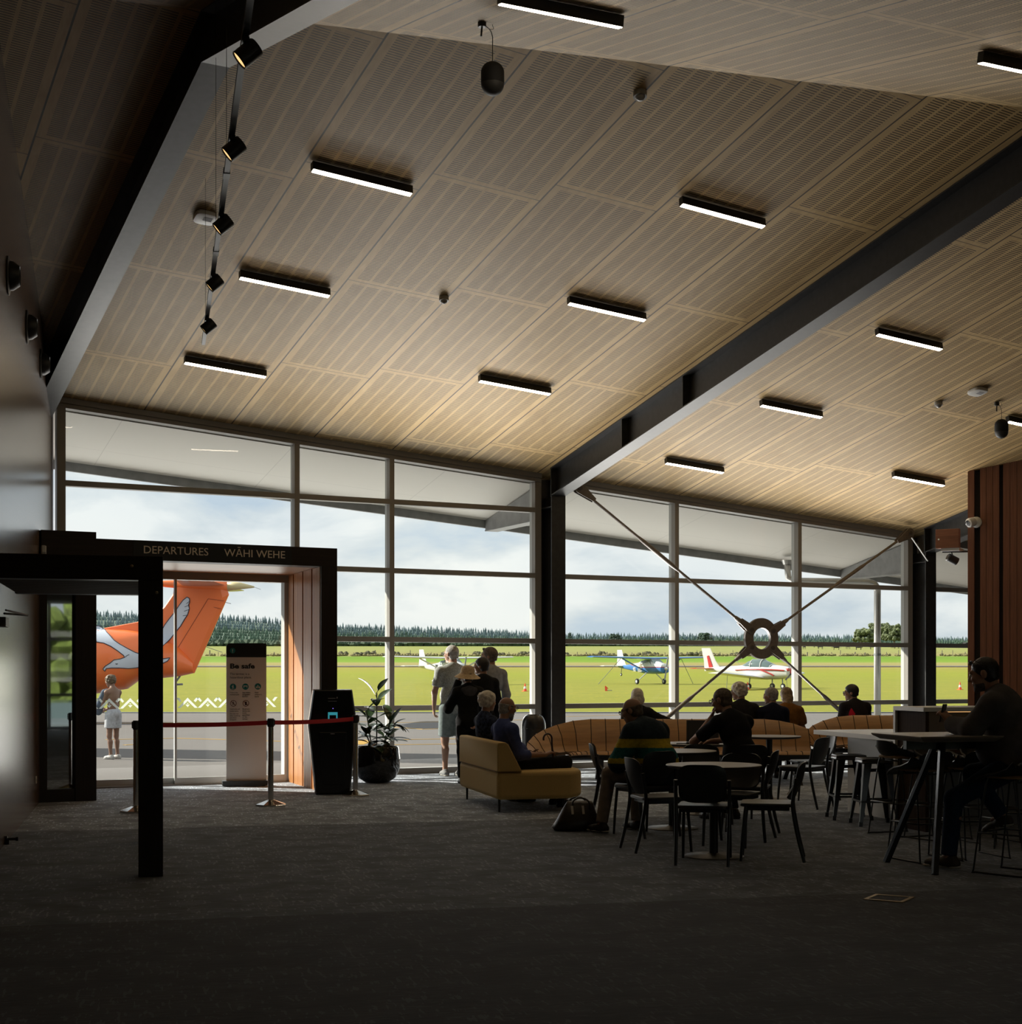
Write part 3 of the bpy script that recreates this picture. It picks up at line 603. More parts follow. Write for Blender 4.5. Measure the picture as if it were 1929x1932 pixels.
fit_text('DEPARTURES', 4.235, 5.005, 2.880, .090, PY0-.008); fit_text('WĀHI WEHE', 5.21, 5.975, 2.880, .090, PY0-.008)
# lining: three cedar boards with dark gaps on the right side, cedar soffit above
def skew(x0, x1, y0, y1, z0, z1): # right reveal leans from (6.45,17.7) to (6.66,19.25)
    f = lambda y: 6.45+.21*(y-17.42)/1.83; m = MB()
    m.hexa([(f(y0)+x0, y0, z0), (f(y0)+x1, y0, z0), (f(y1)+x1, y1, z0), (f(y1)+x0, y1, z0), (f(y0)+x0, y0, z1), (f(y0)+x1, y0, z1), (f(y1)+x1, y1, z1), (f(y1)+x0, y1, z1)]); return m
skew(.05, .10, PY0+.28, PY1, 0, 2.80).build('reveal_backing', M_DARKTIMBER, po)
for y0, y1 in ((PY0+.045, PY0+.43), (PY0+.49, PY0+.93), (PY0+.99, PY0+1.47), (PY0+1.53, PY0+1.80)):
    k = 6
    for j in range(k): 
        a = y0+(y1-y0)*j/k+.003; b = y0+(y1-y0)*(j+1)/k-.003; 
        if j == 0: mm = MB()
        q = skew(-.012, .05, a, b, 0, 2.795); o = len(mm.v); mm.v += q.v; mm.f += [tuple(i+o for i in f) for f in q.f]; mm.m += q.m
    mm.build('reveal_board', M_CEDAR, po)
pbox('soffit_lining', M_CEDAR_Y, (3.70, PY0+.28, 2.80), (6.66, PY1-.02, 2.85))
pbox('porch_roof', M_DARKTIMBER_X, (PX0+.3, PY0+.28, 2.85), (6.76, PY1+.62, 3.02))
# narrow glazed side panel left of the doorway
m = MB(); m.bx(3.06, 3.15, PY0+.02, PY0+.2, 0, 2.80); m.build('side_stile', M_DARKTIMBER, po)
m = MB(); m.bx(3.15, 3.46, PY0+.02, PY0+.2, 0, .145); m.build('side_rail', M_DARKTIMBER_X, po)
M_MIRROR = mat('dark_reflective_glass', (.42, .43, .43), .02, 1.0)
m = MB(); m.bx(3.15, 3.46, PY0+.10, PY0+.115, .145, 2.80); m.build('side_glass', M_MIRROR, po)
m = MB(); m.bx(3.15, 3.46, PY0+.125, PY0+.15, .145, 2.80); m.build('side_backing', M_DARKTIMBER, po)
t = thing('motion_detector', 'small white detector on the left end of the departures header', 'sensor', (3.10, PY0-.02, 2.86)); m = MB(); m.bx(-.025, .03, -.03, .02, -.065, .065); m.build('case', M_WHITEPLASTIC, t, bev=.015, seg=3)
m = MB(); m.bx(-.018, .023, -.036, -.028, -.05, -.01); m.build('lens', M_LENS, t, bev=.004)
# sliding doors
M_FROST = bpy.data.materials.new('frosted_white_film'); M_FROST.use_nodes = True; _nt = M_FROST.node_tree; _nt.nodes.clear()
_o = nd(_nt, 'ShaderNodeOutputMaterial'); _t = nd(_nt, 'ShaderNodeBsdfTranslucent', Color=(.62, .65, .63, 1)); _d = nd(_nt, 'ShaderNodeBsdfTransparent', Color=(.95, .97, .96, 1)); _m = nd(_nt, 'ShaderNodeMixShader'); _m.inputs[0].default_value = .42
_nt.links.new(_t.outputs[0], _m.inputs[1]); _nt.links.new(_d.outputs[0], _m.inputs[2]); _nt.links.new(_m.outputs[0], _o.inputs[0])
dr = empty('door_1'); struct(dr)
def dbox(nm, mt, a, b, bev=.003): m = MB(); m.bx(a[0], b[0], a[1], b[1], a[2], b[2]); return m.build(nm, mt, dr, bev=bev)
dbox('door_head', M_ALU, (3.72, PY1-.02, 2.70), (6.68, PY1+.14, 2.84)); dbox('door_jamb', M_ALUOUT, (6.60, PY1-.02, 0), (6.70, PY1+.12, 2.70)); dbox('door_jamb', M_ALU, (3.70, PY1-.02, 0), (3.80, PY1+.12, 2.70))
dbox('threshold', M_ALU, (3.70, PY1-.06, 0), (6.70, PY1+.16, .018))
def leaf(x0, x1, y, pat):
    l = empty('sliding_leaf'); l.parent = dr
    m = MB(); m.bx(x0, x1, y, y+.012, .09, 2.70); m.build('leaf_glass', M_GLASS, l)
    m = MB(); m.bx(x0, x1, y-.015, y+.027, .02, .10); m.build('bottom_rail', M_ALUOUT, l)
    m = MB(); m.bx(x0 if pat else x1-.03, x0+.03 if pat else x1, y-.012, y+.024, .10, 2.70); m.build('edge_stile', M_ALUOUT, l)
    m = MB(); z0 = 1.015; H = .135; p = .27; x = x0+.04; y2 = y-.0025; mp = lambda a, b, h: (a, h, b)
    while x+p < x1-.02:
        for q in ([(x, z0), (x+.04, z0), (x+p/2, z0+H-.045), (x+p-.04, z0), (x+p, z0), (x+p/2, z0+H)], [(x-.02, z0+H), (x+.02, z0+H), (x+.055, z0+H-.04), (x+.035, z0+H-.06)], [(x+p-.02, z0+H), (x+p+.02, z0+H), (x+p-.03, z0+H-.06), (x+p-.055, z0+H-.04)],
                  [(x+p/2-.03, z0+.045), (x+p/2+.03, z0+.045), (x+p/2, z0+.01)], [(x+p/2-.016, z0+.066), (x+p/2+.016, z0+.066), (x+p/2, z0+.05)]):
            m.prism(q, y2-.001, y2, mp)
        x += p
    m.build('frosted_pattern', M_FROST, l)
leaf(3.82, 5.14, PY1+.05, 0); leaf(5.10, 6.62, PY1, 1)
M_SLAT = mat('dark_brown_slats', (.075, .045, .026), .8, 0, .15)
# ================================================================ the near portal beside the left wall
np_ = thing('timber_portal', 'near dark timber portal standing beside the left wall with a slatted soffit', 'portal', (2.665, 10.74, 0), ARZ)
def nbox(nm, mt, x0, x1, y0, y1, z0, z1, bev=.004): m = MB(); m.bx(x0, x1, y0, y1, z0, z1); return m.build(nm, mt, np_, bev=bev)
nbox('post', M_DARKTIMBER, -.085, .09, 0, .17, 0, 2.15)
nbox('header', M_DARKTIMBER_X, -1.12, .09, 0, .17, 2.15, 2.325)
nbox('rear_post', M_DARKTIMBER, -.085, .02, 2.2, 2.36, 0, 2.155)
nbox('rear_header', M_DARKTIMBER_X, -1.12, .02, 2.2, 2.36, 2.155, 2.345)
nbox('roof_board', M_SLAT, -1.12, .06, .17, 2.2, 2.30, 2.34)
m = MB()
for i in range(22): m.bx(-1.10, -.02, .19+i*.092, .19+i*.092+.055, 2.155, 2.19)
m.build('slatted_soffit', M_SLAT, np_)
for x, z in ((-.13, 2.25), (.045, 2.06)):
    m = MB(); m.lathe([(.010, 0), (.012, .003), (.004, .008)], c=(x, -.0, z), n=14, M=Matrix.Rotation(R(90), 3, 'X')); m.build('bolt_cap', mat('brass_bolt', (.5, .42, .28), .35, .8), np_)
# ================================================================ things on the left wall
def onwall(name, lb, cat, y, z, grp=None):
    t = thing(name, lb, cat, (lwx(y)+.002, y, z), math.atan2(AX.y, AX.x)+0.0, grp); return t   # local x runs along the wall, -y into the room
for px, zz, lb in ((14, 520, 'black jet air nozzle high on the left wall, nearest the camera'), (50, 617, 'middle black jet air nozzle on the left wall'), (76, 687, 'black jet air nozzle on the left wall nearest the windows')):
    u = (px-964.5)/FPX; rx, ry = u*CY+SY, CY-u*SY; D = (3.043-.246*17.364)/(rx-.246*ry); y = ry*D; z = EYE+(1269-zz)/FPX*D
    t = onwall('air_nozzle', lb, 'air vent', y, z, 'jet air nozzles on the left wall')
    MR = Matrix.Rotation(R(90), 3, 'X')
    m = MB(); m.lathe([(.17, 0), (.17, .012), (.13, .022)], n=32, M=MR); m.build('flange', M_BLACKMETAL, t, autos=40)
    m = MB(); m.lathe([(.13, .015), (.125, .05), (.09, .10), (.085, .105), (.07, .09), (.06, .03)], n=32, M=MR); m.build('nozzle', M_BLACKMETAL, t, autos=40)
y = 13.8; t = onwall('power_outlet', 'white power outlet low on the left wall', 'outlet', 16.85, .30); m = MB(); m.bx(-.06, .06, -.012, 0, -.04, .04); m.build('plate', M_WHITEPLASTIC, t, bev=.004); m = MB(); m.bx(-.03, .03, -.016, -.011, -.012, .012); m.build('socket', M_GREYPLASTIC, t)
t = onwall('door_stop', 'small black door stop at the foot of the left wall', 'door stop', 13.35, .045); m = MB(); m.lathe([(.03, 0), (.03, .02), (.012, .025), (.012, .085), (.018, .09), (.018, .11)], n=18, M=Matrix.Rotation(R(90), 3, 'X')); m.build('buffer', M_BLACKMETAL, t, autos=40)
m = MB(); m.bx(-.02, .02, -.035, -.0, -.045, .0); m.build('bracket', M_BLACKMETAL, t)
t = onwall('door_closer', 'door closer arm on the left wall beneath the near portal', 'door closer', 12.95, 1.97)
m = MB(); m.bx(-.18, .12, -.06, 0, -.11, -.03); m.build('case', M_GREYPLASTIC, t, bev=.006)
m = MB(); m.tube([(-.1, -.04, 0), (.22, -.20, .0), ], .009, 8); m.tube([(.22, -.20, 0), (-.3, -.07, .02)], .008, 8); m.build('arm', M_BLACKMETAL, t)
# ================================================================ café header, spot and camera at the timber wall
t = thing('timber_header', 'short red-brown timber header with a grey underside at the servery opening', 'header', (16.80, 17.66, 3.44), rz)
m = MB(); m.bx(0, .36, .0, .12, 0, .30); m.build('beam', M_REDTIMBER_X, t, bev=.003)
m = MB(); m.bx(.08, .36, .02, .35, -.045, 0); m.build('underside_panel', M_ALUOUT, t)
m = MB(); m.lathe([(.012, 0), (.014, .003), (.006, .007)], c=(.05, 0, .14), n=14, M=Matrix.Rotation(R(90), 3, 'X')); m.build('bolt_cap', M_WHITEPLASTIC, t)
t = thing('track_spotlight', 'black spotlight under the servery header beside the timber wall', 'spotlight', (17.06, 17.58, 3.40))
m = MB(); m.bar((-.12, .08, -.012), (.2, -.16, -.012), .035, .02); m.build('adapter', M_BLACKMETAL, t)
m = MB(); m.tube([(.0, .0, -.02), (.02, 0, -.06)], .01, 8); m.build('yoke', M_BLACKMETAL, t)
b = empty('lamp_head'); b.parent = t; b.location = (.0, .0, -.12); b.rotation_euler = Vector((.72, -.25, -.38)).to_track_quat('-Z', 'Y').to_euler()
m = MB(); m.lathe([(.06, -.10), (.065, -.10), (.065, .06), (.05, .075), (.01, .075)], n=24); m.build('barrel', M_BLACKMETAL, b, autos=40)
m = MB(); m.lathe([(.002, -.10), (.055, -.104), (.055, -.09), (.002, -.06)], n=24); m.build('reflector', M_SPOTIN, b)
t = thing('security_camera', 'white dome-arm security camera high on the timber wall', 'camera', RP0+RD*.12+Vector((0, 0, 3.82))+RN*-.0, rz)
MR = Matrix.Rotation(R(90), 3, 'X')
m = MB(); m.lathe([(.085, 0), (.085, .05), (.06, .07)], n=28, M=MR); m.build('mount', M_WHITEPLASTIC, t, autos=40)
m = MB(); a = Vector((-.55, -.75, -.25)).normalized(); MQ = a.to_track_quat('Z', 'Y').to_matrix(); m.lathe([(.045, 0), (.07, .02), (.075, .09), (.07, .12), (.052, .135)], c=(-.02, -.07, .01), n=28, M=MQ); hdm = m.build('housing', M_WHITEPLASTIC, t, autos=40)
m = MB(); m.lathe([(.046, .136), (.046, .142), (.002, .15)], c=(-.02, -.07, .01), n=28, M=MQ); m.build('lens', mat('dark_camera_lens', (.02, .02, .025), .15), t, autos=40)
m = MB(); m.lathe([(.02, .151), (.02, .155), (.002, .156)], c=(-.02, -.07, .01), n=20, M=MQ); m.build('iris', M_BLACKMETAL, t)
# floor box
gx, gy = G(1678, 1695, .002)
t = thing('floor_box', 'square brass rimmed floor box in the dark carpet', 'floor box', (gx, gy, 0), R(45)-YAW*0.0+ARZ)
m = MB()
for a, b2 in (((-.13, -.13), (.13, -.105)), ((-.13, .105), (.13, .13)), ((-.13, -.105), (-.105, .105)), ((.105, -.105), (.13, .105))): m.bx(a[0], b2[0], a[1], b2[1], 0, .006)
m.build('rim', mat('brass_rim', (.42, .32, .2), .4, .3), t); m = MB(); m.bx(-.105, .105, -.105, .105, 0, .003); m.build('lid', M_CARPET, t)
# ================================================================ furniture
M_BLKPL = mat('black_moulded_plastic', (.020, .020, .021), .38, 0, .5)
M_BLKLEG = mat('black_tube', (.018, .018, .019), .35)
def rrect(w, d, r, n=6, cx=0, cy=0):
    P = []
    for sx, sy, a0 in ((1, 1, 0), (-1, 1, 90), (-1, -1, 180), (1, -1, 270)):
        for i in range(n+1): a = R(a0+90*i/n); P.append((cx+sx*(w/2-r)+r*math.cos(a), cy+sy*(d/2-r)+r*math.sin(a)))
    return P
def make_chair(label):
    t = thing('cafe_chair', label, 'chair', (0, 0, 0), 0, 'black cafe chairs')
    m = MB(); P = rrect(.41, .42, .06); k = len(P)
    dip = lambda x, y, z: (x, y, z-.010*(1-min(1, (x*x+y*y)/.04))+(-.012 if y > .18 else 0))
    m.loft([[(x*.97, y*.97, .428) for x, y in P], [(x, y, .432) for x, y in P], [(x, y, .448) for x, y in P], [(x*.97, y*.97, .455) for x, y in P], [dip(x*.7, y*.7, .456) for x, y in P], [dip(x*.2, y*.2, .456) for x, y in P]]); m.build('seat', M_BLKPL, t, autos=35)
    m = MB()
    for a, b in (((-.17, .15, .415), (.17, .15, .415)), ((-.17, -.16, .415), (.17, -.16, .415)), ((-.17, -.16, .415), (-.17, .15, .415)), ((.17, -.16, .415), (.17, .15, .415))): m.bar(a, b, .022, .032)
    m.build('seat_frame', M_BLKLEG, t)
    rows = []
    for i in range(9):
        v = i/8; z = .475+.30*v; row = []
        for j in range(13):
            q = -1+j/6; hw = .185*(1-.10*max(0, (v-.72)/.28)**2.2)*(1-.10*max(0, (.25-v)/.25)**2)
            zc = z-(.028*abs(q)**5 if v > .8 else 0)*((v-.8)/.2 if v > .8 else 0)+(.022*abs(q)**4*(1-v/.2) if v < .2 else 0)
            row.append((q*hw, -.205-.095*v+.05*q*q-.02*math.sin(v*PI), zc))
        rows.append(row)
    m.grid(rows, .0) if 0 else None
    m = MB(); m.grid(rows, .012); m.build('backrest', M_BLKPL, t, autos=50)
    for s in (-1, 1):
        m = MB(); m.tube([(s*.178, .165, .43), (s*.185, .19, .2), (s*.188, .205, 0)], [.0145, .0135, .011], 10); m.build('leg', M_BLKLEG, t, autos=50)
        m = MB(); m.tube([tuple(p) for p in catmull([(s*.205, -.225, .655), (s*.205, -.20, .50), (s*.203, -.20, .40), (s*.20, -.235, .2), (s*.20, -.285, 0)], 4)], [.0155]*12+[.015, .0145, .014, .0135, .012], 10); m.build('leg', M_BLKLEG, t, autos=50)
    return t
chair0 = make_chair('x'); CH = [0]
def chair(px, D, face, label):
    """face: heading in degrees clockwise from straight away from the camera"""
    o = chair0 if CH[0] == 0 else copy_tree(chair0); CH[0] += 1
    x, y = AT(px, D); o.location = (x, y, 0); o.rotation_euler = (0, 0, -YAW-R(face)); o['label'] = label; return o
chair(1330, 11.62, 12, 'black cafe chair in front, its back to the camera at the nearest round table')
chair(1449, 11.8, -79, 'black cafe chair seen side-on, right of the nearest round table')
chair(1246, 12.4, 76, 'empty black cafe chair side-on, left of the nearest round table')
chair(1215, 13.55, -32, 'black cafe chair under the man in the striped puffer jacket')
chair(1168, 14.75, 95, 'black cafe chair half hidden behind the striped jacket, left of the second table')
chair(1382, 12.75, -152, 'black cafe chair across the nearest round table, its rounded back towards the windows')
chair(1330, 14.3, 178, 'black cafe chair between the second round table and the laptop table')
chair(1399, 14.75, -12, 'black cafe chair under the man at the laptop')
chair(1408, 13.55, -75, 'black cafe chair overlapping the right end of the second table')
chair(1514, 16.35, -52, 'black cafe chair seen from behind, right of the table under the white worktop')
chair(1531, 17.35, -95, 'black cafe chair with pale sheen on its back, nearest the tan bench end')
chair(1409, 17.3, 98, 'black cafe chair mostly hidden behind the laptop man, left of the far round table')
M_TOP = mat('grey_beige_laminate', (.36, .33, .295), .5, 0, .3); M_TOPEDGE = mat('brown_table_edge', (.075, .055, .042), .5)
def round_table(px, D, r, label, rb=.245, zt=.74):
    x, y = AT(px, D); t = thing('round_table', label, 'table', (x, y, 0), 0, 'round cafe tables')
    m = MB(); m.lathe([(r-.012, zt-.004), (r-.002, zt-.003), (r-.004, zt)], n=64); m.f = m.f; m.build('tabletop', M_TOP, t, autos=30)
    m = MB(); m.lathe([(r-.05, zt-.028), (r-.018, zt-.022), (r, zt-.006), (r-.001, zt-.0035)], n=64); m.build('edge', M_TOPEDGE, t, autos=30)
    m = MB(); m.lathe([(.036, .02), (.036, zt-.03)], n=24); m.lathe([(.11, zt-.034), (.11, zt-.028)], n=24); m.build('column', M_BLKLEG, t, autos=40)
    m = MB(); m.lathe([(rb, 0), (rb, .006), (rb-.01, .012), (.06, .018), (.04, .03)], n=48); m.build('base', mat('dark_bronze_base', (.085, .075, .065), .45), t, autos=30)
    return t
round_table(1347, 11.95, .385, 'nearest round cafe table with grey-beige top')
round_table(1269, 14.1, .42, 'second round cafe table, beside the man in the striped jacket')
round_table(1318, 15.6, .40, 'round cafe table carrying the open laptop')
round_table(1452, 17.35, .37, 'round cafe table furthest to the right, in front of the tan bench', .25)
# ---- laptop, pen
x, y = AT(1326, 15.45); t = thing('laptop', 'open black laptop on the table in front of the man in the black polo', 'laptop', (x, y, .741), -YAW-R(8))
m = MB(); m.prism(rrect(.34, .235, .012), 0, .016); m.build('keyboard_base', M_BLKPL, t)
m = MB(); m.bar((0, .118, .012), (0, .205, .235), .34, .008, up=(0, -1, .3)); sc_ = m.build('screen_lid', M_BLKPL, t)
m = MB(); m.bar((0, .119, .028), (0, .1965, .225), .318, .003, up=(0, -1, .3)); o = m.build('display', mat('dim_display', (.02, .022, .026), .2), sc_); o.location = (0, -.0065, .002)
x, y = AT(1286, 15.38); t = thing('pen', 'dark pen lying on the laptop table', 'pen', (x, y, .746)); m = MB(); m.tube([(-.06, .0, 0), (.05, -.02, .0), (.062, -.022, 0)], [.005, .005, .001], 8); m.build('barrel', M_BLKPL, t); m = MB(); m.tube([(-.055, .004, .005), (-.02, -.003, .006)], .0015, 6); m.build('clip', M_ALUOUT, t)
# ---- square metal stools
M_GUN = mat('gunmetal_sheet', (.045, .046, .048), .28, .55)
def sq_stool(px, D, rz, label):
    x, y = AT(px, D); t = thing('square_stool', label, 'stool', (x, y, 0), rz, 'square gunmetal stools')
    m = MB(); P = rrect(.31, .31, .045); m.loft([[(x*1.0, y*1.0, .60) for x, y in P], [(x*1.03, y*1.03, .612) for x, y in P], [(x*1.0, y*1.0, .622) for x, y in P], [(x*1.0, y*1.0, .642) for x, y in P], [(x*.95, y*.95, .65) for x, y in P], [(x*.75, y*.75, .642) for x, y in P]]); m.build('seat', M_GUN, t, autos=40)
    for sx in (-1, 1):
        for sy in (-1, 1):
            m = MB(); a = Vector((sx*.135, sy*.135, .61)); b = Vector((sx*.195, sy*.195, .03))
            w0, w1 = .075, .03
            m.hexa([b+Vector((0, 0, 0)), b-Vector((sx*w1, 0, 0)), b-Vector((sx*w1, sy*.004, 0)), b-Vector((sx*.004, sy*.004, 0)), a, a-Vector((sx*w0, 0, 0)), a-Vector((sx*w0, sy*.004, 0)), a-Vector((sx*.004, sy*.004, 0))])
            m.hexa([b, b-Vector((0, sy*w1, 0)), b-Vector((sx*.004, sy*w1, 0)), b-Vector((sx*.004, sy*.004, 0)), a, a-Vector((0, sy*w0, 0)), a-Vector((sx*.004, sy*w0, 0)), a-Vector((sx*.004, sy*.004, 0))])
            lg = m.build('leg', M_GUN, t)
            m = MB(); m.bar((sx*.187, sy*.187, 0), (sx*.184, sy*.184, .045), .034, .034); m.build('rubber_foot', M_BLKPL, lg)
    m = MB(); q = .172; z = .235
    for a, b in (((-q, -q), (q, -q)), ((q, -q), (q, q)), ((q, q), (-q, q)), ((-q, q), (-q, -q))): m.bar((*a, z), (*b, z), .006, .02)
    m.build('footrest', M_GUN, t)
    m = MB(); m.bar((-.13, -.13, .53), (.13, .13, .53), .005, .03); m.bar((-.13, .13, .53), (.13, -.13, .53), .005, .03); m.build('cross_brace', M_GUN, t)
    return t
sq_stool(1602, 15.05, ARZ-.25, 'left one of the two square gunmetal stools under the white worktop')
sq_stool(1650, 14.45, ARZ-.2, 'right one of the two square gunmetal stools, nearer the dark shelf unit')
# ---- white worktop and raised shelf unit
M_WHITETOP = mat('white_laminate', (.83, .825, .81), .38); M_WALNUT = mat('dark_walnut_panel', (.05, .028, .017), .75, 0, .1, noise=.2, nscale=4, stretch=(12, 12, 1))
WT = Vector((9.93, 11.0, 0))
wt = thing('worktop_table', 'long white worktop with a white panel leg above the square stools', 'counter', WT, ARZ)
m = MB(); m.bx(0, 2.4, 0, 1.79, .812, .86); m.build('top', M_WHITETOP, wt, bev=.003)
m = MB(); m.bx(.24, .29, .62, 1.46, 0, .812); m.build('panel_leg', M_WHITETOP, wt, bev=.002)
m = MB(); m.bx(.29, 2.4, 1.05, 1.09, .12, .812); m.build('modesty_panel', M_WHITETOP, wt)
su = thing('shelf_unit', 'raised white framed shelf unit with dark walnut inside beside the worktop', 'shelf unit', (9.87, 10.86, 0), ARZ)
m = MB(); m.bx(0, 2.6, -.46, .12, 1.117, 1.157); m.build('top', M_WHITETOP, su, bev=.002)
m = MB(); m.bx(0, .06, .08, .12, 0, 1.117); m.build('end_panel', M_WHITETOP, su, bev=.002)
m = MB(); m.bx(.025, .06, -.45, .08, 0, 1.117); m.build('side_panel', M_WALNUT, su)
m = MB(); m.bx(.06, 2.6, .05, .08, 0, 1.117); m.build('back_panel', mat('grey_back_panel', (.16, .155, .15), .6), su)
m = MB(); m.bx(.06, 2.6, -.40, .05, .70, .73); m.build('shelf', M_WALNUT, su)
m = MB(); m.bx(.3, 2.4, -.22, -.19, 1.104, 1.117); m.build('light_strip', mat('amber_led', (.8, .5, .25), .5, emit=(1, .55, .2), estr=.8), su)
q = Vector((9.87, 10.86, 1.158))+BX*.98-AX*.10; t = thing('card_reader', 'small black card reader lying on the raised white shelf', 'card reader', q, ARZ+.3)
m = MB(); m.bx(-.05, .04, -.035, .035, 0, .045); m.build('body', M_BLKPL, t, bev=.008); m = MB(); m.bar((.04, 0, .02), (.11, .0, .02), .05, .03); m.build('handle', M_BLKPL, t, bev=.008)
# ---- leaner table with A-frame legs
LT = Vector((7.66, 8.20, 0)); M_LEAN = mat('taupe_laminate', (.24, .20, .165), .33)
lt = thing('leaner_table', 'tall leaner table with splayed black A-frame legs and taupe top', 'high table', LT, ARZ)
m = MB(); m.loft([[(x, y, z) for x, y in ((ins, ins), (2.0, ins), (2.0, .77-ins), (ins, .77-ins))] for ins, z in ((.05, .968), (.004, .998), (0, 1.008), (.002, 1.012))]); m.build('top', M_LEAN, lt)
for xx in (.12, 1.85):
    for s in (-1, 1):
        m = MB(); m.bar((xx, .385+s*.37, 0), (xx+(.25 if xx < 1 else -.25), .385+s*.04, .96), .042, .042, up=(1, 0, 0)); m.build('leg', mat('black_steel_leg', (.05, .052, .056), .22, .5), lt, bev=.003)
m = MB(); m.bx(.08, 1.9, .36, .41, .90, .966); m.build('spine', M_BLKLEG, lt)
# ---- shell bar stools
M_CUSH = mat('tan_cushion', (.34, .21, .10), .7)
def make_barstool():
    t = thing('bar_stool', 'x', 'bar stool', (0, 0, 0), 0, 'black shell bar stools'); zs = .70
    rows = []
    prof = [(.20, -.035), (.17, -.005), (.10, .0), (0, -.008), (-.10, 0), (-.165, .03), (-.20, .09), (-.215, .165)]
    for i, (yy, zz) in enumerate(prof):
        v = i/7; row = []
        for j in range(15):
            q = -1+j/7; hw = .215 if i < 4 else .215-.03*((i-3)/4)**2
            up = (.10*abs(q)**3)*min(1, max(0, (i-1)/4)) if i < 6 else .10*abs(q)**3*(1-(i-5)*.55)-.05*abs(q)**4*(i-5)*.6
            row.append((q*hw, yy+.10*abs(q)**2.5*(i/7)**2, zs+zz+up))
        rows.append(row)
    m = MB(); m.grid(rows, .012); m.build('shell', M_BLKPL, t, autos=60)
    m = MB(); P = rrect(.34, .34, .09); m.loft([[(x, y+.01, zs+.005) for x, y in P], [(x*1.02, y*1.02+.01, zs+.018) for x, y in P], [(x*.9, y*.9+.01, zs+.03) for x, y in P]]); m.build('cushion', M_CUSH, t, autos=40)
    r = .007
    for s in (-1, 1):
        pts = [(s*.10, .10, zs-.02), (s*.165, .12, zs-.03), (s*.20, .205, .03), (s*.20, .19, .009), (s*.20, -.19, .009), (s*.20, -.205, .03), (s*.165, -.12, zs-.03), (s*.10, -.10, zs-.02)]
        m = MB(); m.tube([tuple(p) for p in catmull(pts, 4)], r, 8); m.build('leg', M_BLKLEG, t, smooth=True)
    m = MB()
    for y in (.10, -.10): m.tube([(-.11, y, zs-.02), (.11, y, zs-.02)], r, 8)
    z = .30; q = (.19, .176)
    m.build('seat_support', M_BLKLEG, t, smooth=True)
    m = MB(); m.tube([(-q[0], q[1], z), (q[0], q[1], z)], r, 8); m.tube([(-q[0], -q[1], z), (q[0], -q[1], z)], r, 8); m.tube([(-q[0], q[1], z), (-q[0], -q[1], z)], r, 8); m.tube([(q[0], q[1], z), (q[0], -q[1], z)], r, 8)
    m.build('footrest', M_BLKLEG, t, smooth=True)
    return t
bs0 = make_barstool(); BSN = [0]
def barstool(px, D, face, label):
    o = bs0 if BSN[0] == 0 else copy_tree(bs0); BSN[0] += 1; x, y = AT(px, D); o.location = (x, y, 0); o.rotation_euler = (0, 0, -YAW-R(face)); o['label'] = label
barstool(1700, 13.55, 70, 'black shell bar stool in front of the dark end of the shelf unit')
barstool(1745, 11.75, -22, 'black shell bar stool with tan cushion behind the A-frame legs')
barstool(1770, 13.25, 150, 'black shell bar stool behind the leaner table, beside the walnut panel')
barstool(1836, 11.95, -16, 'black shell bar stool left of the seated man in jeans')
barstool(1862, 13.05, 165, 'black shell bar stool farther back, behind the elbow of the man in jeans')
barstool(1912, 10.95, -42, 'black shell bar stool under the man in jeans at the leaner table')
barstool(1925, 12.6, -160, 'black shell bar stool cut by the right edge of the picture')
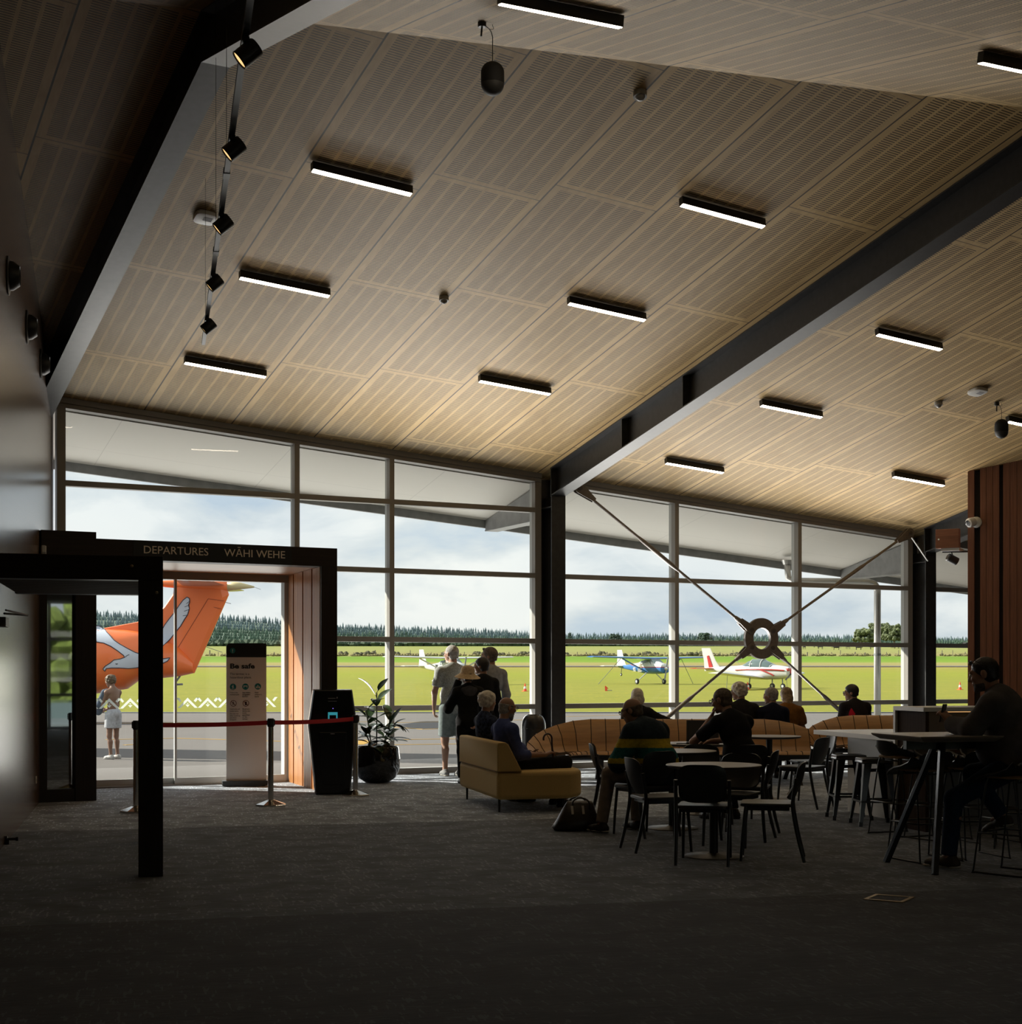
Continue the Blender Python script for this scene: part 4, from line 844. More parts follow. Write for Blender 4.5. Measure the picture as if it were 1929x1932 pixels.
# ---- tan slatted bench, a ribbon whose back sinks away at its ends
M_TAN = mat('oak_veneer_slats', (.40, .215, .085), .36, 0, .5, noise=.16, nscale=3, stretch=(1, 1, 8)); M_BENCHLEG = mat('graphite_bench_frame', (.025, .025, .026), .45)
def bench(name, label, s0, s1, Db, Rr, hgt, tail, rear=True, arc=(90, 190)):
    x, y, _ = W(s0, Db); t = thing(name, label, 'bench', (x, y, 0), -YAW, 'slatted ribbon benches')
    units = []; wd = .196
    n = int(Rr*R(arc[1]-90)/wd); k = int((s1-s0)/wd)
    # stations between slats: (point, turn, height, arc radius or None)
    st = [((Rr*math.cos(R(a)), -Rr+Rr*math.sin(R(a))), a-90, hgt(a-90), Rr) for a in [90+(arc[1]-90)*(n-i)/n for i in range(n+1)]]
    st += [((i*wd, 0), 0, tail(i, k), None) for i in range(1, k+1)]
    def rib(S, sgn=1, off=0.0):
        c, ang, h, Rc = S; rise = max(0, h-.45)
        pr = [(-.0-.12*rise/.4, h), (.01-.1*rise/.4, h-.015), (.03, .45+rise*.55), (.07, .45+rise*.18), (.12, .425), (.22, .415), (.36, .428), (.47, .442), (.53, .435), (.555, .405)]
        out = []
        for d, z in pr:
            p = Vector((0, -d*sgn, 0)); p.rotate(Matrix.Rotation(R(ang), 3, 'Z')); out.append((c[0]+p.x, c[1]+p.y+off, z))
        return out
    def unit(Sa, Sb, sgn=1, off=0.0, nm='slat'):
        a, b = rib(Sa, sgn, off), rib(Sb, sgn, off); m = MB(); m.grid([[tuple(Vector(p).lerp(Vector(q), t)) for t in (.012, .5, .988)] for p, q in zip(a, b)], -.014*sgn); m.build(nm, M_TAN, t, autos=60)
    for i in range(len(st)-1): unit(st[i], st[i+1])
    if rear:
        for i in range(n, len(st)-1): unit((st[i][0], 0, .62, None), (st[i+1][0], 0, .62, None), -1, .13, 'rear_slat')
    m = MB()
    for S in st: m.tube([Vector(p)+Vector((0, 0, .003)) for p in rib(S)], .0055, 6)
    m.build('joint_strips', mat('dark_joint_strip', (.035, .018, .008), .7), t)
    m = MB()
    m.bar((0, -.30, .355), (s1-s0, -.30, .355), .06, .08); m.tube([(math.cos(R(a))*(Rr-.30), -Rr+math.sin(R(a))*(Rr-.30), .355) for a in np.linspace(90, arc[1], 10)], .035, 8)
    if rear: m.bar((0, .42, .355), (s1-s0, .42, .355), .06, .08)
    m.build('rail', M_BENCHLEG, t)
    for xx in (.12, (s1-s0)*.5, s1-s0-.25):
        m = MB(); mp = lambda a, b, h: (xx+h, a, b)
        m.prism([(-.34, .33), (-.22, .33), (-.16, .18), (-.46, 0), (-.56, 0), (-.30, .19)], -.03, .03, mp)
        m.prism([(.46, .33), (.34, .33), (.28, .18), (.58, 0), (.68, 0), (.42, .19)], -.03, .03, mp)
        m.prism([(-.24, .33), (.36, .33), (.36, .28), (-.24, .28)], -.03, .03, mp); m.build('leg', M_BENCHLEG, t, bev=.004)
    a = R(arc[1]-25); cx, cy = math.cos(a)*(Rr-.3), -Rr+math.sin(a)*(Rr-.3)
    m = MB(); m.bar((cx, cy, 0), (cx*.9, cy*.95, .33), .1, .1); m.build('leg', M_BENCHLEG, t, bev=.004)
    return t
hA = lambda b: .85 if b < 5 else max(.46, .85-.30*((b-5)/70)**1.3)
bench('ribbon_bench', 'long tan slatted bench whose left end curls towards the mustard sofa', 1.08, 4.05, 20.0, .87, hA, lambda i, k: .85-(.02 if i == k-2 else .06 if i == k-1 else .13 if i == k else 0))
bench('ribbon_bench', 'second tan slatted bench rising behind the white worktop', 5.05, 7.6, 21.8, .87, hA, lambda i, k: .85, True, (90, 178))
# ---- mustard sofa
M_MUST = mat('mustard_wool', (.58, .41, .165), .9, 0, .2, noise=.12, nscale=160)
SF = Vector((7.09, 13.87, 0))      # near rear corner; local x along its length (away), y to its rear
sf = thing('mustard_sofa', 'mustard sofa with rounded seat and thin black legs', 'sofa', SF, math.atan2(AX.y, AX.x))
Ls = 1.97; Dp = 1.04
plan = [(0, 0)]+[(Ls, 0)]+[(Ls-.10+.10*math.cos(a), -Dp+.10-.10*math.sin(a)) for a in np.linspace(0, PI/2, 6)]+[(.62-.62*math.sin(a)*1.0, -Dp+.05-.05*math.cos(a)+.22*math.sin(a)**3) for a in np.linspace(0, PI/2*.9, 9)]+[(.0, -.56)]
m = MB(); m.prism(plan, .14, .435); m.build('seat', M_MUST, sf, bev=.045, seg=4, autos=60)
m = MB(); m.prism([(0, .435), (0, .73), (-.015, .745), (-.09, .745), (-.12, .725), (-.27, .437)], 0.0, Ls, lambda a, b, h: (h, a, b)); m.build('backrest', M_MUST, sf, bev=.03, seg=4, autos=60)
m = MB(); m.tube([(-.002, -.01, .437), (-.002, -.26, .437)], .004, 6); m.tube([(0, .002, .437), (Ls, .002, .437)], .004, 6); m.build('seam', mat('dark_mustard_seam', (.2, .13, .045), .9), sf)
for x, y in ((.17, -.06), (Ls-.16, -.06), (Ls-.16, -Dp+.14), (.42, -Dp+.2)):
    m = MB(); m.tube([(x, y, 0), (x, y, .15)], [.012, .015], 10); m.build('leg', M_BLKLEG, sf)
# ---- litter bin
x, y = AT(1007, 20.7); t = thing('litter_bin', 'dark cylindrical litter bin with a domed lid beside the middle column', 'bin', (x, y, 0), 0)
M_BIN = mat('dark_satin_bin', (.03, .03, .031), .25, 0, .6)
m = MB(); m.lathe([(.165, 0), (.168, .01), (.168, .70)], n=40); m.build('body', M_BIN, t, autos=40)
m = MB(); m.lathe([(.17, .703), (.17, .72)]+[(.085+.085*math.cos(a), .72+.17*math.sin(a)) for a in np.linspace(.1, 1.45, 10)]+[(.09, .895), (.085, .85)], n=40); m.build('domed_lid', M_BIN, t, autos=40)
m = MB(); m.box((-.03, -.169, .63), (.05, .003, .012)); m.build('badge', M_ALUOUT, t)
# ---- planter with a rubber plant
x, y = AT(711, 20.0); pt = thing('planter', 'glossy black bowl planter beside the check-in kiosk', 'planter', (x, y, 0))
M_GLOSS = mat('gloss_black_fibreglass', (.008, .008, .008), .08, 0, .6, coat=.5)
m = MB(); m.lathe([(.12, 0), (.17, .01), (.26, .07), (.31, .19), (.315, .33), (.295, .47), (.285, .485), (.275, .47), (.29, .36)], n=56); m.f.pop(); m.m.pop(); m.build('bowl', M_GLOSS, pt, autos=50)
m = MB(); m.lathe([(.002, .40), (.285, .40), (.286, .415), (.002, .43)], n=40); m.build('bark_mulch', mat('bark_mulch', (.16, .08, .04), .9, noise=.5, nscale=60, bump=.8), pt)
rp_ = thing('rubber_plant', 'dark green rubber plant growing in the black bowl planter', 'plant', (x, y, .41))
random.seed(11); leaves = MB(); stems = MB(); M_LEAF = mat('rubber_plant_leaf', (.030, .055, .022), .22, 0, .6, noise=.5, nscale=5)
def leafgeo(bm, base, d, L, wd, droop):
    d = Vector(d).normalized(); side = d.cross(Vector((0, 0, 1)));
    if side.length < .1: side = Vector((1, 0, 0))
    side.normalize(); rows = []; p = Vector(base); dd = d.copy(); n = 7
    for i in range(n+1):
        v = i/n; w = wd*math.sin(PI*min(.985, .04+v*.95))**.75*(1 if v < .9 else .75); up = side.cross(dd).normalized()
        rows.append([p+side*q*w+up*abs(q)*w*.25 for q in (-1, -.5, 0, .5, 1)]); p = p+dd*(L/n); dd = (dd+Vector((0, 0, -droop/n))).normalized()
    bm.grid(rows, .002)
for sx, sy, h, n in ((0, 0, .80, 11), (-.10, .04, .56, 9), (.12, -.05, .40, 9), (.17, .06, .28, 8), (-.16, -.08, .30, 8)):
    tip = Vector((sx*1.35, sy*1.2, h)); pts = catmull([(sx*.6, sy*.6, 0), (sx*.9, sy, h*.5), tip], 6); stems.tube(pts, .009, 7)
    for i in range(n):
        v = .25+.75*i/(n-1); q = pts[min(len(pts)-1, int(v*(len(pts)-1)))]; a = i*2.4+sx*9; el = -.25+1.35*v*random.uniform(.7, 1.05)
        d = (math.cos(a)*math.cos(el), math.sin(a)*math.cos(el), math.sin(el)); q2 = q+Vector(d)*.04; stems.tube([q, q2], .004, 6)
        leafgeo(leaves, q2, d, random.uniform(.22, .33), random.uniform(.055, .08), random.uniform(.3, 1.2))
for a, L in ((-.35, .33), (-.75, .30), (.1, .28), (2.6, .22)): leafgeo(leaves, (.14, -.04, .33), (math.cos(a), math.sin(a), .45), L, .055, 1.6)
leaves.build('leaves', M_LEAF, rp_, autos=60); stems.build('stems', mat('plant_stem', (.06, .06, .03), .6), rp_)
# ---- self-service kiosk
x, y = AT(627, 18.15); ki = thing('checkin_kiosk', 'black waisted self-service kiosk behind the red barrier belt', 'kiosk', (x, y, 0), -YAW+R(10))
M_KIOSK = mat('black_kiosk_shell', (.007, .007, .0075), .22, 0, .5)
sil = [(-.21, 0), (.21, 0), (.235, .25), (.285, .72), (.30, .84), (.28, .95), (.235, 1.275), (-.235, 1.275), (-.28, .95), (-.30, .84), (-.285, .72), (-.235, .25)]
m = MB(); m.loft([[(a*.93, y0, b*.99+.005) for a, b in sil] if k in (0, 3) else [(a, y0, b) for a, b in sil] for k, y0 in enumerate((-.17, -.13, .13, .17))]); m.build('shell', M_KIOSK, ki, bev=.012, seg=3)
m = MB(); m.prism([(-.12, .12), (.12, .12), (.15, .5), (.17, .76), (-.17, .76), (-.15, .5)], -.182, -.16, lambda a, b, h: (a, h, b)); m.build('front_panel', M_KIOSK, ki, bev=.02, seg=3)
m = MB(); m.bx(-.06, .055, -.178, -.165, .90, 1.00); scr = m.build('screen', mat('teal_screen', (.05, .35, .4), .4, emit=(.05, .40, .48), estr=.5), ki)
m = MB(); m.bx(-.042, .038, -.180, -.178, .905, .965); m.build('dark_window', M_KIOSK, scr)
m = MB(); m.lathe([(.006, 0), (.006, .004)], c=(0, -.168, 1.045), n=12, M=Matrix.Rotation(R(90), 3, 'X')); m.build('indicator', mat('violet_led', (.3, .2, .8), .4, emit=(.25, .15, .8), estr=1.0), ki)
m = MB(); m.bx(-.06, .045, -.176, -.172, 1.132, 1.136); m.bx(-.06, .03, -.176, -.172, 1.165, 1.172); m.prism([(.04, 1.165), (.058, 1.17), (.05, 1.19)], -.176, -.172, lambda a, b, h: (a, h, b)); m.bx(-.03, .02, -.184, -.182, .735, .742); m.build('markings', mat('grey_print', (.30, .30, .30), .5), ki)
m = MB(); m.bx(-.20, .20, -.15, .15, -.0, .02); m.build('plinth', M_BLKPL, ki)
# ---- "Be safe" sign
x, y = AT(465, 19.35); sg = thing('safety_sign', 'tall white safety sign headed Be safe, standing inside the glass door', 'sign', (x, y, 0), -YAW+R(14))
SW = .515; SH = 1.86; M_SIGN = mat('white_sign_panel', (.80, .785, .76), .5); M_INK = mat('black_ink', (.012, .012, .013), .5); M_TEAL = mat('teal_print', (.008, .21, .22), .5); M_GREYINK = mat('grey_ink', (.10, .10, .10), .5); M_MAROON = mat('maroon_print', (.12, .025, .02), .5)
m = MB(); m.prism([(-SW/2, .075), (SW/2, .075), (SW/2, SH-.001)]+[(-SW/2+.05-.05*math.sin(a), SH-.05+.05*math.cos(a)) for a in np.linspace(0, PI/2, 8)], -.012, .012, lambda a, b, h: (a, h, b)); pn = m.build('panel', M_SIGN, sg)
m = MB(); m.prism([(-SW/2-.001, SH-.18), (SW/2+.001, SH-.18), (SW/2+.001, SH+.002)]+[(-SW/2+.05-.051*math.sin(a), SH-.05+.052*math.cos(a)) for a in np.linspace(0, PI/2, 8)], -.0135, .0135, lambda a, b, h: (a, h, b)); m.build('black_header', M_INK, pn)
m = MB(); m.bx(-.31, .27, -.09, .09, .012, .075); m.build('base', mat('dark_grey_base', (.045, .045, .047), .5), sg, bev=.003)
m = MB()
for xx in (-.24, .22): m.bx(xx-.02, xx+.02, -.09, .09, 0, .013)
m.build('feet', M_BLKPL, sg)
def disc(cx, cz_, r, mt, nm, par, ring=False):
    m = MB()
    if ring: m.loft([[(cx+q*math.cos(2*PI*i/36), yy, cz_+q*math.sin(2*PI*i/36)) for i in range(36)] for q, yy in ((r, -.0145), (r, -.0128), (r-.006, -.0128), (r-.006, -.0145))], closed=True)
    else: m.prism([(cx+r*math.cos(2*PI*i/36), cz_+r*math.sin(2*PI*i/36)) for i in range(36)], -.0145, -.0125, lambda a, b, h: (a, h, b))
    return m.build(nm, mt, par)
def sgt(body, x, z, cap, mt=M_INK, wd=None, bold=0.0): return text_mesh('lettering', body, cap, mt, pn, (x, -.0135, z), (R(90), 0, 0), wd, .0008, bold)
def glyph(mt, par, polys, y=-.0152):
    m = MB()
    for p in polys: m.prism(p, y-.0006, y+.0006, lambda a, b, h: (a, h, b))
    return m.build('pictogram', mt, par)
L0 = -SW/2+.045
d = disc(L0+.035, SH-.095, .036, M_TEAL, 'warning_badge', pn); glyph(M_SIGN, d, [[(L0+.030, SH-.083), (L0+.040, SH-.083), (L0+.0385, SH-.107), (L0+.0315, SH-.107)], [(L0+.031, SH-.113), (L0+.039, SH-.113), (L0+.039, SH-.121), (L0+.031, SH-.121)], [(L0+.030, SH-.083), (L0+.035, SH-.072), (L0+.040, SH-.083)]], -.0155)
sgt('Be safe', L0, SH-.325, .062, wd=.315, bold=.003)
sgt('The tarmac is a', L0, SH-.41, .028, M_GREYINK, .25); sgt('hazardous place.', L0, SH-.455, .028, M_GREYINK, .275)
zc = SH-.565
man = lambda cx, z, s=1: [[(cx-.004*s, z+.018*s), (cx+.006*s, z+.018*s), (cx+.006*s, z+.027*s), (cx-.004*s, z+.027*s)], [(cx-.006*s, z+.015*s), (cx+.008*s, z+.012*s), (cx+.003*s, z-.006*s), (cx-.006*s, z-.004*s)], [(cx-.004*s, z-.004*s), (cx+.004*s, z-.006*s), (cx-.010*s, z-.024*s), (cx-.016*s, z-.022*s)], [(cx+.0*s, z-.002*s), (cx+.006*s, z-.006*s), (cx+.016*s, z-.020*s), (cx+.010*s, z-.022*s)], [(cx-.018*s, z+.006*s), (cx-.004*s, z+.013*s), (cx-.004*s, z+.008*s), (cx-.018*s, z+.0*s)]]
d = disc(L0+.04, zc, .041, M_TEAL, 'icon_disc', pn); glyph(M_SIGN, d, man(L0+.04, zc)+[[(L0+.02, zc-.028), (L0+.065, zc-.028), (L0+.062, zc-.032), (L0+.02, zc-.032)]])
cx = L0+.20; d = disc(cx, zc+.002, .041, M_TEAL, 'icon_disc', pn); glyph(M_SIGN, d, [[(cx-.027, zc+.015), (cx+.027, zc+.015), (cx+.027, zc+.005), (cx-.027, zc+.005)]]+[[(cx+a, zc+.005), (cx+a+.006, zc+.005), (cx+a+.006, zc-.016), (cx+a, zc-.016)] for a in (-.024, .018)])
cx = L0+.36; d = disc(cx, zc+.004, .041, M_TEAL, 'icon_disc', pn); glyph(M_SIGN, d, [[(cx+a-.005, zc-.02), (cx+a+.005, zc-.02), (cx+a+.006, zc+h-.008), (cx+a, zc+h+.004), (cx+a-.006, zc+h-.008)] for a, h in ((-.02, .006), (0, .022), (.02, .006))])
for x0, lines in ((0, ('Follow the', 'marked path')), (.16, ('Stay within', 'designated', 'barriers')), (.32, ('Hold', 'children\u2019s', 'hands'))):
    for i, l in enumerate(lines): sgt(l, L0+x0, SH-.648-.026*i, .0165, M_INK)
z2 = SH-.78
for k, cx in enumerate((L0+.045, L0+.205)):
    d = disc(cx, z2, .041, M_MAROON, 'prohibition_ring', pn, True); w_ = .005
    glyph(M_INK, d, man(cx, z2, .9) if k == 0 else [[(cx-.011, z2-.022), (cx+.011, z2-.022), (cx+.011, z2+.022), (cx-.011, z2+.022)]]); glyph(M_MAROON, d, [[(cx-.029, z2+.024), (cx-.024, z2+.029), (cx+.029, z2-.024), (cx+.024, z2-.029)]], -.0158)
for x0, lines in ((0, ('Hold onto all', 'loose items')), (.16, ('Electronic', 'device use', 'is not', 'permitted', 'on the', 'tarmac'))):
    for i, l in enumerate(lines): sgt(l, L0+x0, SH-.862-.026*i, .0165, M_INK)
for i, l in enumerate(('Do not run', 'after anything', 'you have', 'dropped')): sgt(l, L0, SH-.922-.026*i, .0165, M_GREYINK)
# ---- barrier posts with red belt
M_CHROME = mat('polished_steel', (.55, .53, .51), .14, 1.0); M_RED = mat('red_webbing', (.55, .012, .022), .6)
def stanchion(px, D, label, to=None):
    x, y = AT(px, D); t = thing('barrier_post', label, 'barrier post', (x, y, 0), 0, 'polished barrier posts')
    m = MB(); m.lathe([(.175, 0), (.175, .012), (.17, .02), (.05, .062), (.034, .07)], n=8); b = m.build('base', M_CHROME, t)
    m = MB(); m.lathe([(.031, .06), (.031, .88)], n=28); m.build('pole', M_CHROME, t, autos=40)
    m = MB(); m.lathe([(.034, .875), (.036, .88), (.036, .965), (.03, .972)], n=28); m.build('cassette', M_BLKPL, t, autos=40)
    m = MB()
    for a in (0, 90, 180, 270): m.box((.038*math.cos(R(a)), .038*math.sin(R(a)), .925), (.012, .03, .07), rz=R(a))
    m.build('belt_clips', M_BLKPL, t)
    if to:
        x2, y2 = AT(*to); e = Vector((x2-x, y2-y, 0)); d = e.normalized(); rows = []
        for i in range(17):
            v = i/16; p = d*.042+(e-d*.084)*v; sag = -.012*4*v*(1-v); rows.append([(p.x, p.y, .90+sag), (p.x, p.y, .948+sag)])
        m = MB(); m.grid(rows, .0018); m.build('belt', M_RED, t)
    return t
stanchion(257, 15.75, 'polished barrier post beside the near timber portal, left end of the red belt', (511, 16.5))
stanchion(511, 16.5, 'polished barrier post in the middle of the red belt, before the safety sign', (671, 17.85))
stanchion(671, 17.85, 'polished barrier post beside the kiosk, right end of the red belt')
# ---- leather bag at the striped-jacket man's feet
x, y = AT(1090, 13.95); t = thing('leather_bag', 'dark brown leather holdall on the carpet beside the man in the striped jacket', 'bag', (x, y, 0), -YAW+R(12))
M_LEATHER = mat('dark_brown_leather', (.030, .021, .015), .35, 0, .5, noise=.3, nscale=9, bump=.3)
def ov(hw, hd, z, cx=0, p=.75): return [(cx+hw*math.copysign(abs(math.cos(a))**p, math.cos(a)), hd*math.copysign(abs(math.sin(a))**p, math.sin(a)), z) for a in [2*PI*i/28 for i in range(28)]]
m = MB(); m.loft([ov(.20, .11, 0, -.02), ov(.225, .13, .03, -.02), ov(.20, .125, .10), ov(.16, .09, .19, .01), ov(.135, .045, .25, .02), ov(.12, .014, .275, .02)]); m.build('body', M_LEATHER, t, smooth=True)
for s in (-1, 1):
    m = MB(); m.tube([tuple(p) for p in catmull([(-.07, s*.075, .20), (-.055, s*.06, .28), (.02, s*.03, .305), (.09, s*.06, .275), (.10, s*.075, .2)], 5)], .009, 8); m.build('handle', M_LEATHER, t, smooth=True)
m = MB()
for xx in (-.075, .03): m.bar((xx, -.112, .16), (xx, -.078, .235), .022, .005, up=(0, -1, 0))
m.build('buckles', mat('pale_metal_buckle', (.55, .55, .56), .3, .8), t)
# ================================================================ people: each body is one closed skin grown from a blended field; clothes and hair are its children
class Field:
    def __init__(s, k=.022): s.p = []; s.k = k
    def cap(s, a, b, ra, rb=None, clip=None, k=None): s.p.append(('c', np.array(a, float), np.array(b, float), ra, ra if rb is None else rb, clip, k)); return s
    def ell(s, c, r, rot=None, clip=None, k=None): s.p.append(('e', np.array(c, float), np.array(r, float), rot, None, clip, k)); return s
    def cut(s, c, r, k=.01): s.p.append(('x', np.array(c, float), np.array(r, float), None, None, None, k)); return s
    def mesh(s, h, clip=None):
        lo = np.min([np.minimum(q[1], q[2])-max(q[3], q[4]) if q[0] == 'c' else q[1]-max(q[2]) for q in s.p if q[0] != 'x'], axis=0)-.05
        hi = np.max([np.maximum(q[1], q[2])+max(q[3], q[4]) if q[0] == 'c' else q[1]+max(q[2]) for q in s.p if q[0] != 'x'], axis=0)+.05
        n = np.ceil((hi-lo)/h).astype(int)+1; ax = [lo[i]+h*np.arange(n[i]) for i in range(3)]
        F = np.full(n, .3, np.float32)
        for q in s.p:
            kk = q[6] if q[6] is not None else s.k
            if q[0] == 'c': a0 = np.minimum(q[1], q[2])-max(q[3], q[4]); a1 = np.maximum(q[1], q[2])+max(q[3], q[4])
            else: a0 = q[1]-max(q[2]); a1 = q[1]+max(q[2])
            i0 = np.clip(((a0-lo-.09)/h).astype(int), 0, n); i1 = np.clip(((a1-lo+.09)/h).astype(int)+2, 0, n)
            sl = tuple(slice(i0[i], i1[i]) for i in range(3))
            X, Y, Z = np.meshgrid(ax[0][sl[0]], ax[1][sl[1]], ax[2][sl[2]], indexing='ij', sparse=True)
            if q[0] == 'c':
                a, b = q[1], q[2]; d = b-a; L = max(1e-9, d @ d)
                t = np.clip(((X-a[0])*d[0]+(Y-a[1])*d[1]+(Z-a[2])*d[2])/L, 0, 1)
                D = np.sqrt((X-a[0]-t*d[0])**2+(Y-a[1]-t*d[1])**2+(Z-a[2]-t*d[2])**2)-(q[3]+(q[4]-q[3])*t)
            else:
                x, y, z = X-q[1][0], Y-q[1][1], Z-q[1][2]
                if q[3] is not None:
                    m = np.array(q[3]).T; x, y, z = m[0,0]*x+m[0,1]*y+m[0,2]*z, m[1,0]*x+m[1,1]*y+m[1,2]*z, m[2,0]*x+m[2,1]*y+m[2,2]*z
                r = q[2]; k0 = np.sqrt((x/r[0])**2+(y/r[1])**2+(z/r[2])**2); k1 = np.sqrt((x/r[0]**2)**2+(y/r[1]**2)**2+(z/r[2]**2)**2)+1e-9
                D = k0*(k0-1)/k1
            if q[5]:
                for c, nn in q[5]: D = np.maximum(D, (X-c[0])*nn[0]+(Y-c[1])*nn[1]+(Z-c[2])*nn[2])
            A = F[sl]
            if q[0] == 'x':
                D = -D; hh = np.clip(.5+.5*(D-A)/kk, 0, 1); F[sl] = A+(D-A)*hh+kk*hh*(1-hh)
            else:
                hh = np.clip(.5+.5*(A-D)/kk, 0, 1); F[sl] = A+(D-A)*hh-kk*hh*(1-hh)
        if clip:
            X, Y, Z = np.meshgrid(*ax, indexing='ij', sparse=True)
            for c, nn in clip: F = np.maximum(F, (X-c[0])*nn[0]+(Y-c[1])*nn[1]+(Z-c[2])*nn[2])
        return nets(F, lo, h)
def nets(F, lo, h):
    n = F.shape; S = F < 0
    cnt = np.zeros((n[0]-1, n[1]-1, n[2]-1), np.int16); pos = np.zeros(cnt.shape+(3,), np.float32)
    corner = [(i, j, k) for i in (0, 1) for j in (0, 1) for k in (0, 1)]
    sl = lambda c: F[c[0]:n[0]-1+c[0], c[1]:n[1]-1+c[1], c[2]:n[2]-1+c[2]]
    inside = sum((sl(c) < 0).astype(np.int8) for c in corner); act = (inside > 0) & (inside < 8)
    ii = np.argwhere(act); V = [F[ii[:,0]+c[0], ii[:,1]+c[1], ii[:,2]+c[2]] for c in corner]
    acc = np.zeros((len(ii), 3)); num = np.zeros(len(ii))
    for a in range(8):
        for b in range(a+1, 8):
            ca, cb = np.array(corner[a]), np.array(corner[b])
            if np.abs(ca-cb).sum() != 1: continue
            m = (V[a] < 0) != (V[b] < 0); t = np.where(m, V[a]/(V[a]-V[b]+1e-12), 0)
            acc += np.where(m[:,None], ca+(cb-ca)*t[:,None], 0); num += m
    P = lo+h*(ii+acc/num[:,None]); idx = -np.ones(act.shape, int); idx[act] = np.arange(len(ii)); fs = []
    for axis in range(3):
        o = [k for k in range(3) if k != axis]; a0 = [slice(1, n[k]-1) for k in range(3)]; a0[axis] = slice(0, n[axis]-1); a1 = list(a0); a1[axis] = slice(1, n[axis])
        s0, s1 = S[tuple(a0)], S[tuple(a1)]; e = np.argwhere(s0 != s1)
        if not len(e): continue
        fl = s0[e[:,0], e[:,1], e[:,2]]; base = e.copy()
        for k in o: base[:,k] += 1
        q = []
        for d in ((0, 0), (1, 0), (1, 1), (0, 1)):
            c = base.copy(); c[:,o[0]] -= d[0]; c[:,o[1]] -= d[1]; q.append(idx[c[:,0], c[:,1], c[:,2]])
        Q = np.stack(q, 1)
        if axis == 1: fl = ~fl
        Q[fl] = Q[fl][:, ::-1]; fs.append(Q)
    return P, np.concatenate(fs)
def skin(nm, fld, h, mt, parent, clip=None, split=None, relax=2):
    P, Q = fld.mesh(h, clip); me = bpy.data.meshes.new(nm)
    me.from_pydata(P.tolist(), [], Q.tolist())
    ms = mt if isinstance(mt, (list, tuple)) else [mt]
    for m in ms: me.materials.append(m)
    if split: me.polygons.foreach_set('material_index', [split(P[q].mean(0)) for q in Q])
    me.polygons.foreach_set('use_smooth', [True]*len(me.polygons)); me.update()
    bm = bmesh.new(); bm.from_mesh(me); bmesh.ops.recalc_face_normals(bm, faces=bm.faces)
    for _ in range(relax): bmesh.ops.smooth_vert(bm, verts=bm.verts, factor=.4, use_axis_x=True, use_axis_y=True, use_axis_z=True)
    bm.to_mesh(me); bm.free()
    o = bpy.data.objects.new(nm, me); COL.objects.link(o); o.parent = parent; return o
V3 = lambda *a: np.array(a, float)
def rotx(a): c, s_ = math.cos(a), math.sin(a); return np.array([[1,0,0],[0,c,-s_],[0,s_,c]])
def rotz(a): c, s_ = math.cos(a), math.sin(a); return np.array([[c,-s_,0],[s_,c,0],[0,0,1]])
SKIN = lambda n, c: mat(n, c, .55, 0, .35, noise=.08, nscale=8)
M_SKIN = SKIN('fair_skin', (.40, .23, .16)); M_SKIN2 = SKIN('tanned_skin', (.30, .16, .10))
def cloth(n, c, **k): return mat(n, c, .9, 0, .15, **({'noise': .18, 'nscale': 22, 'bump': .15} | k))
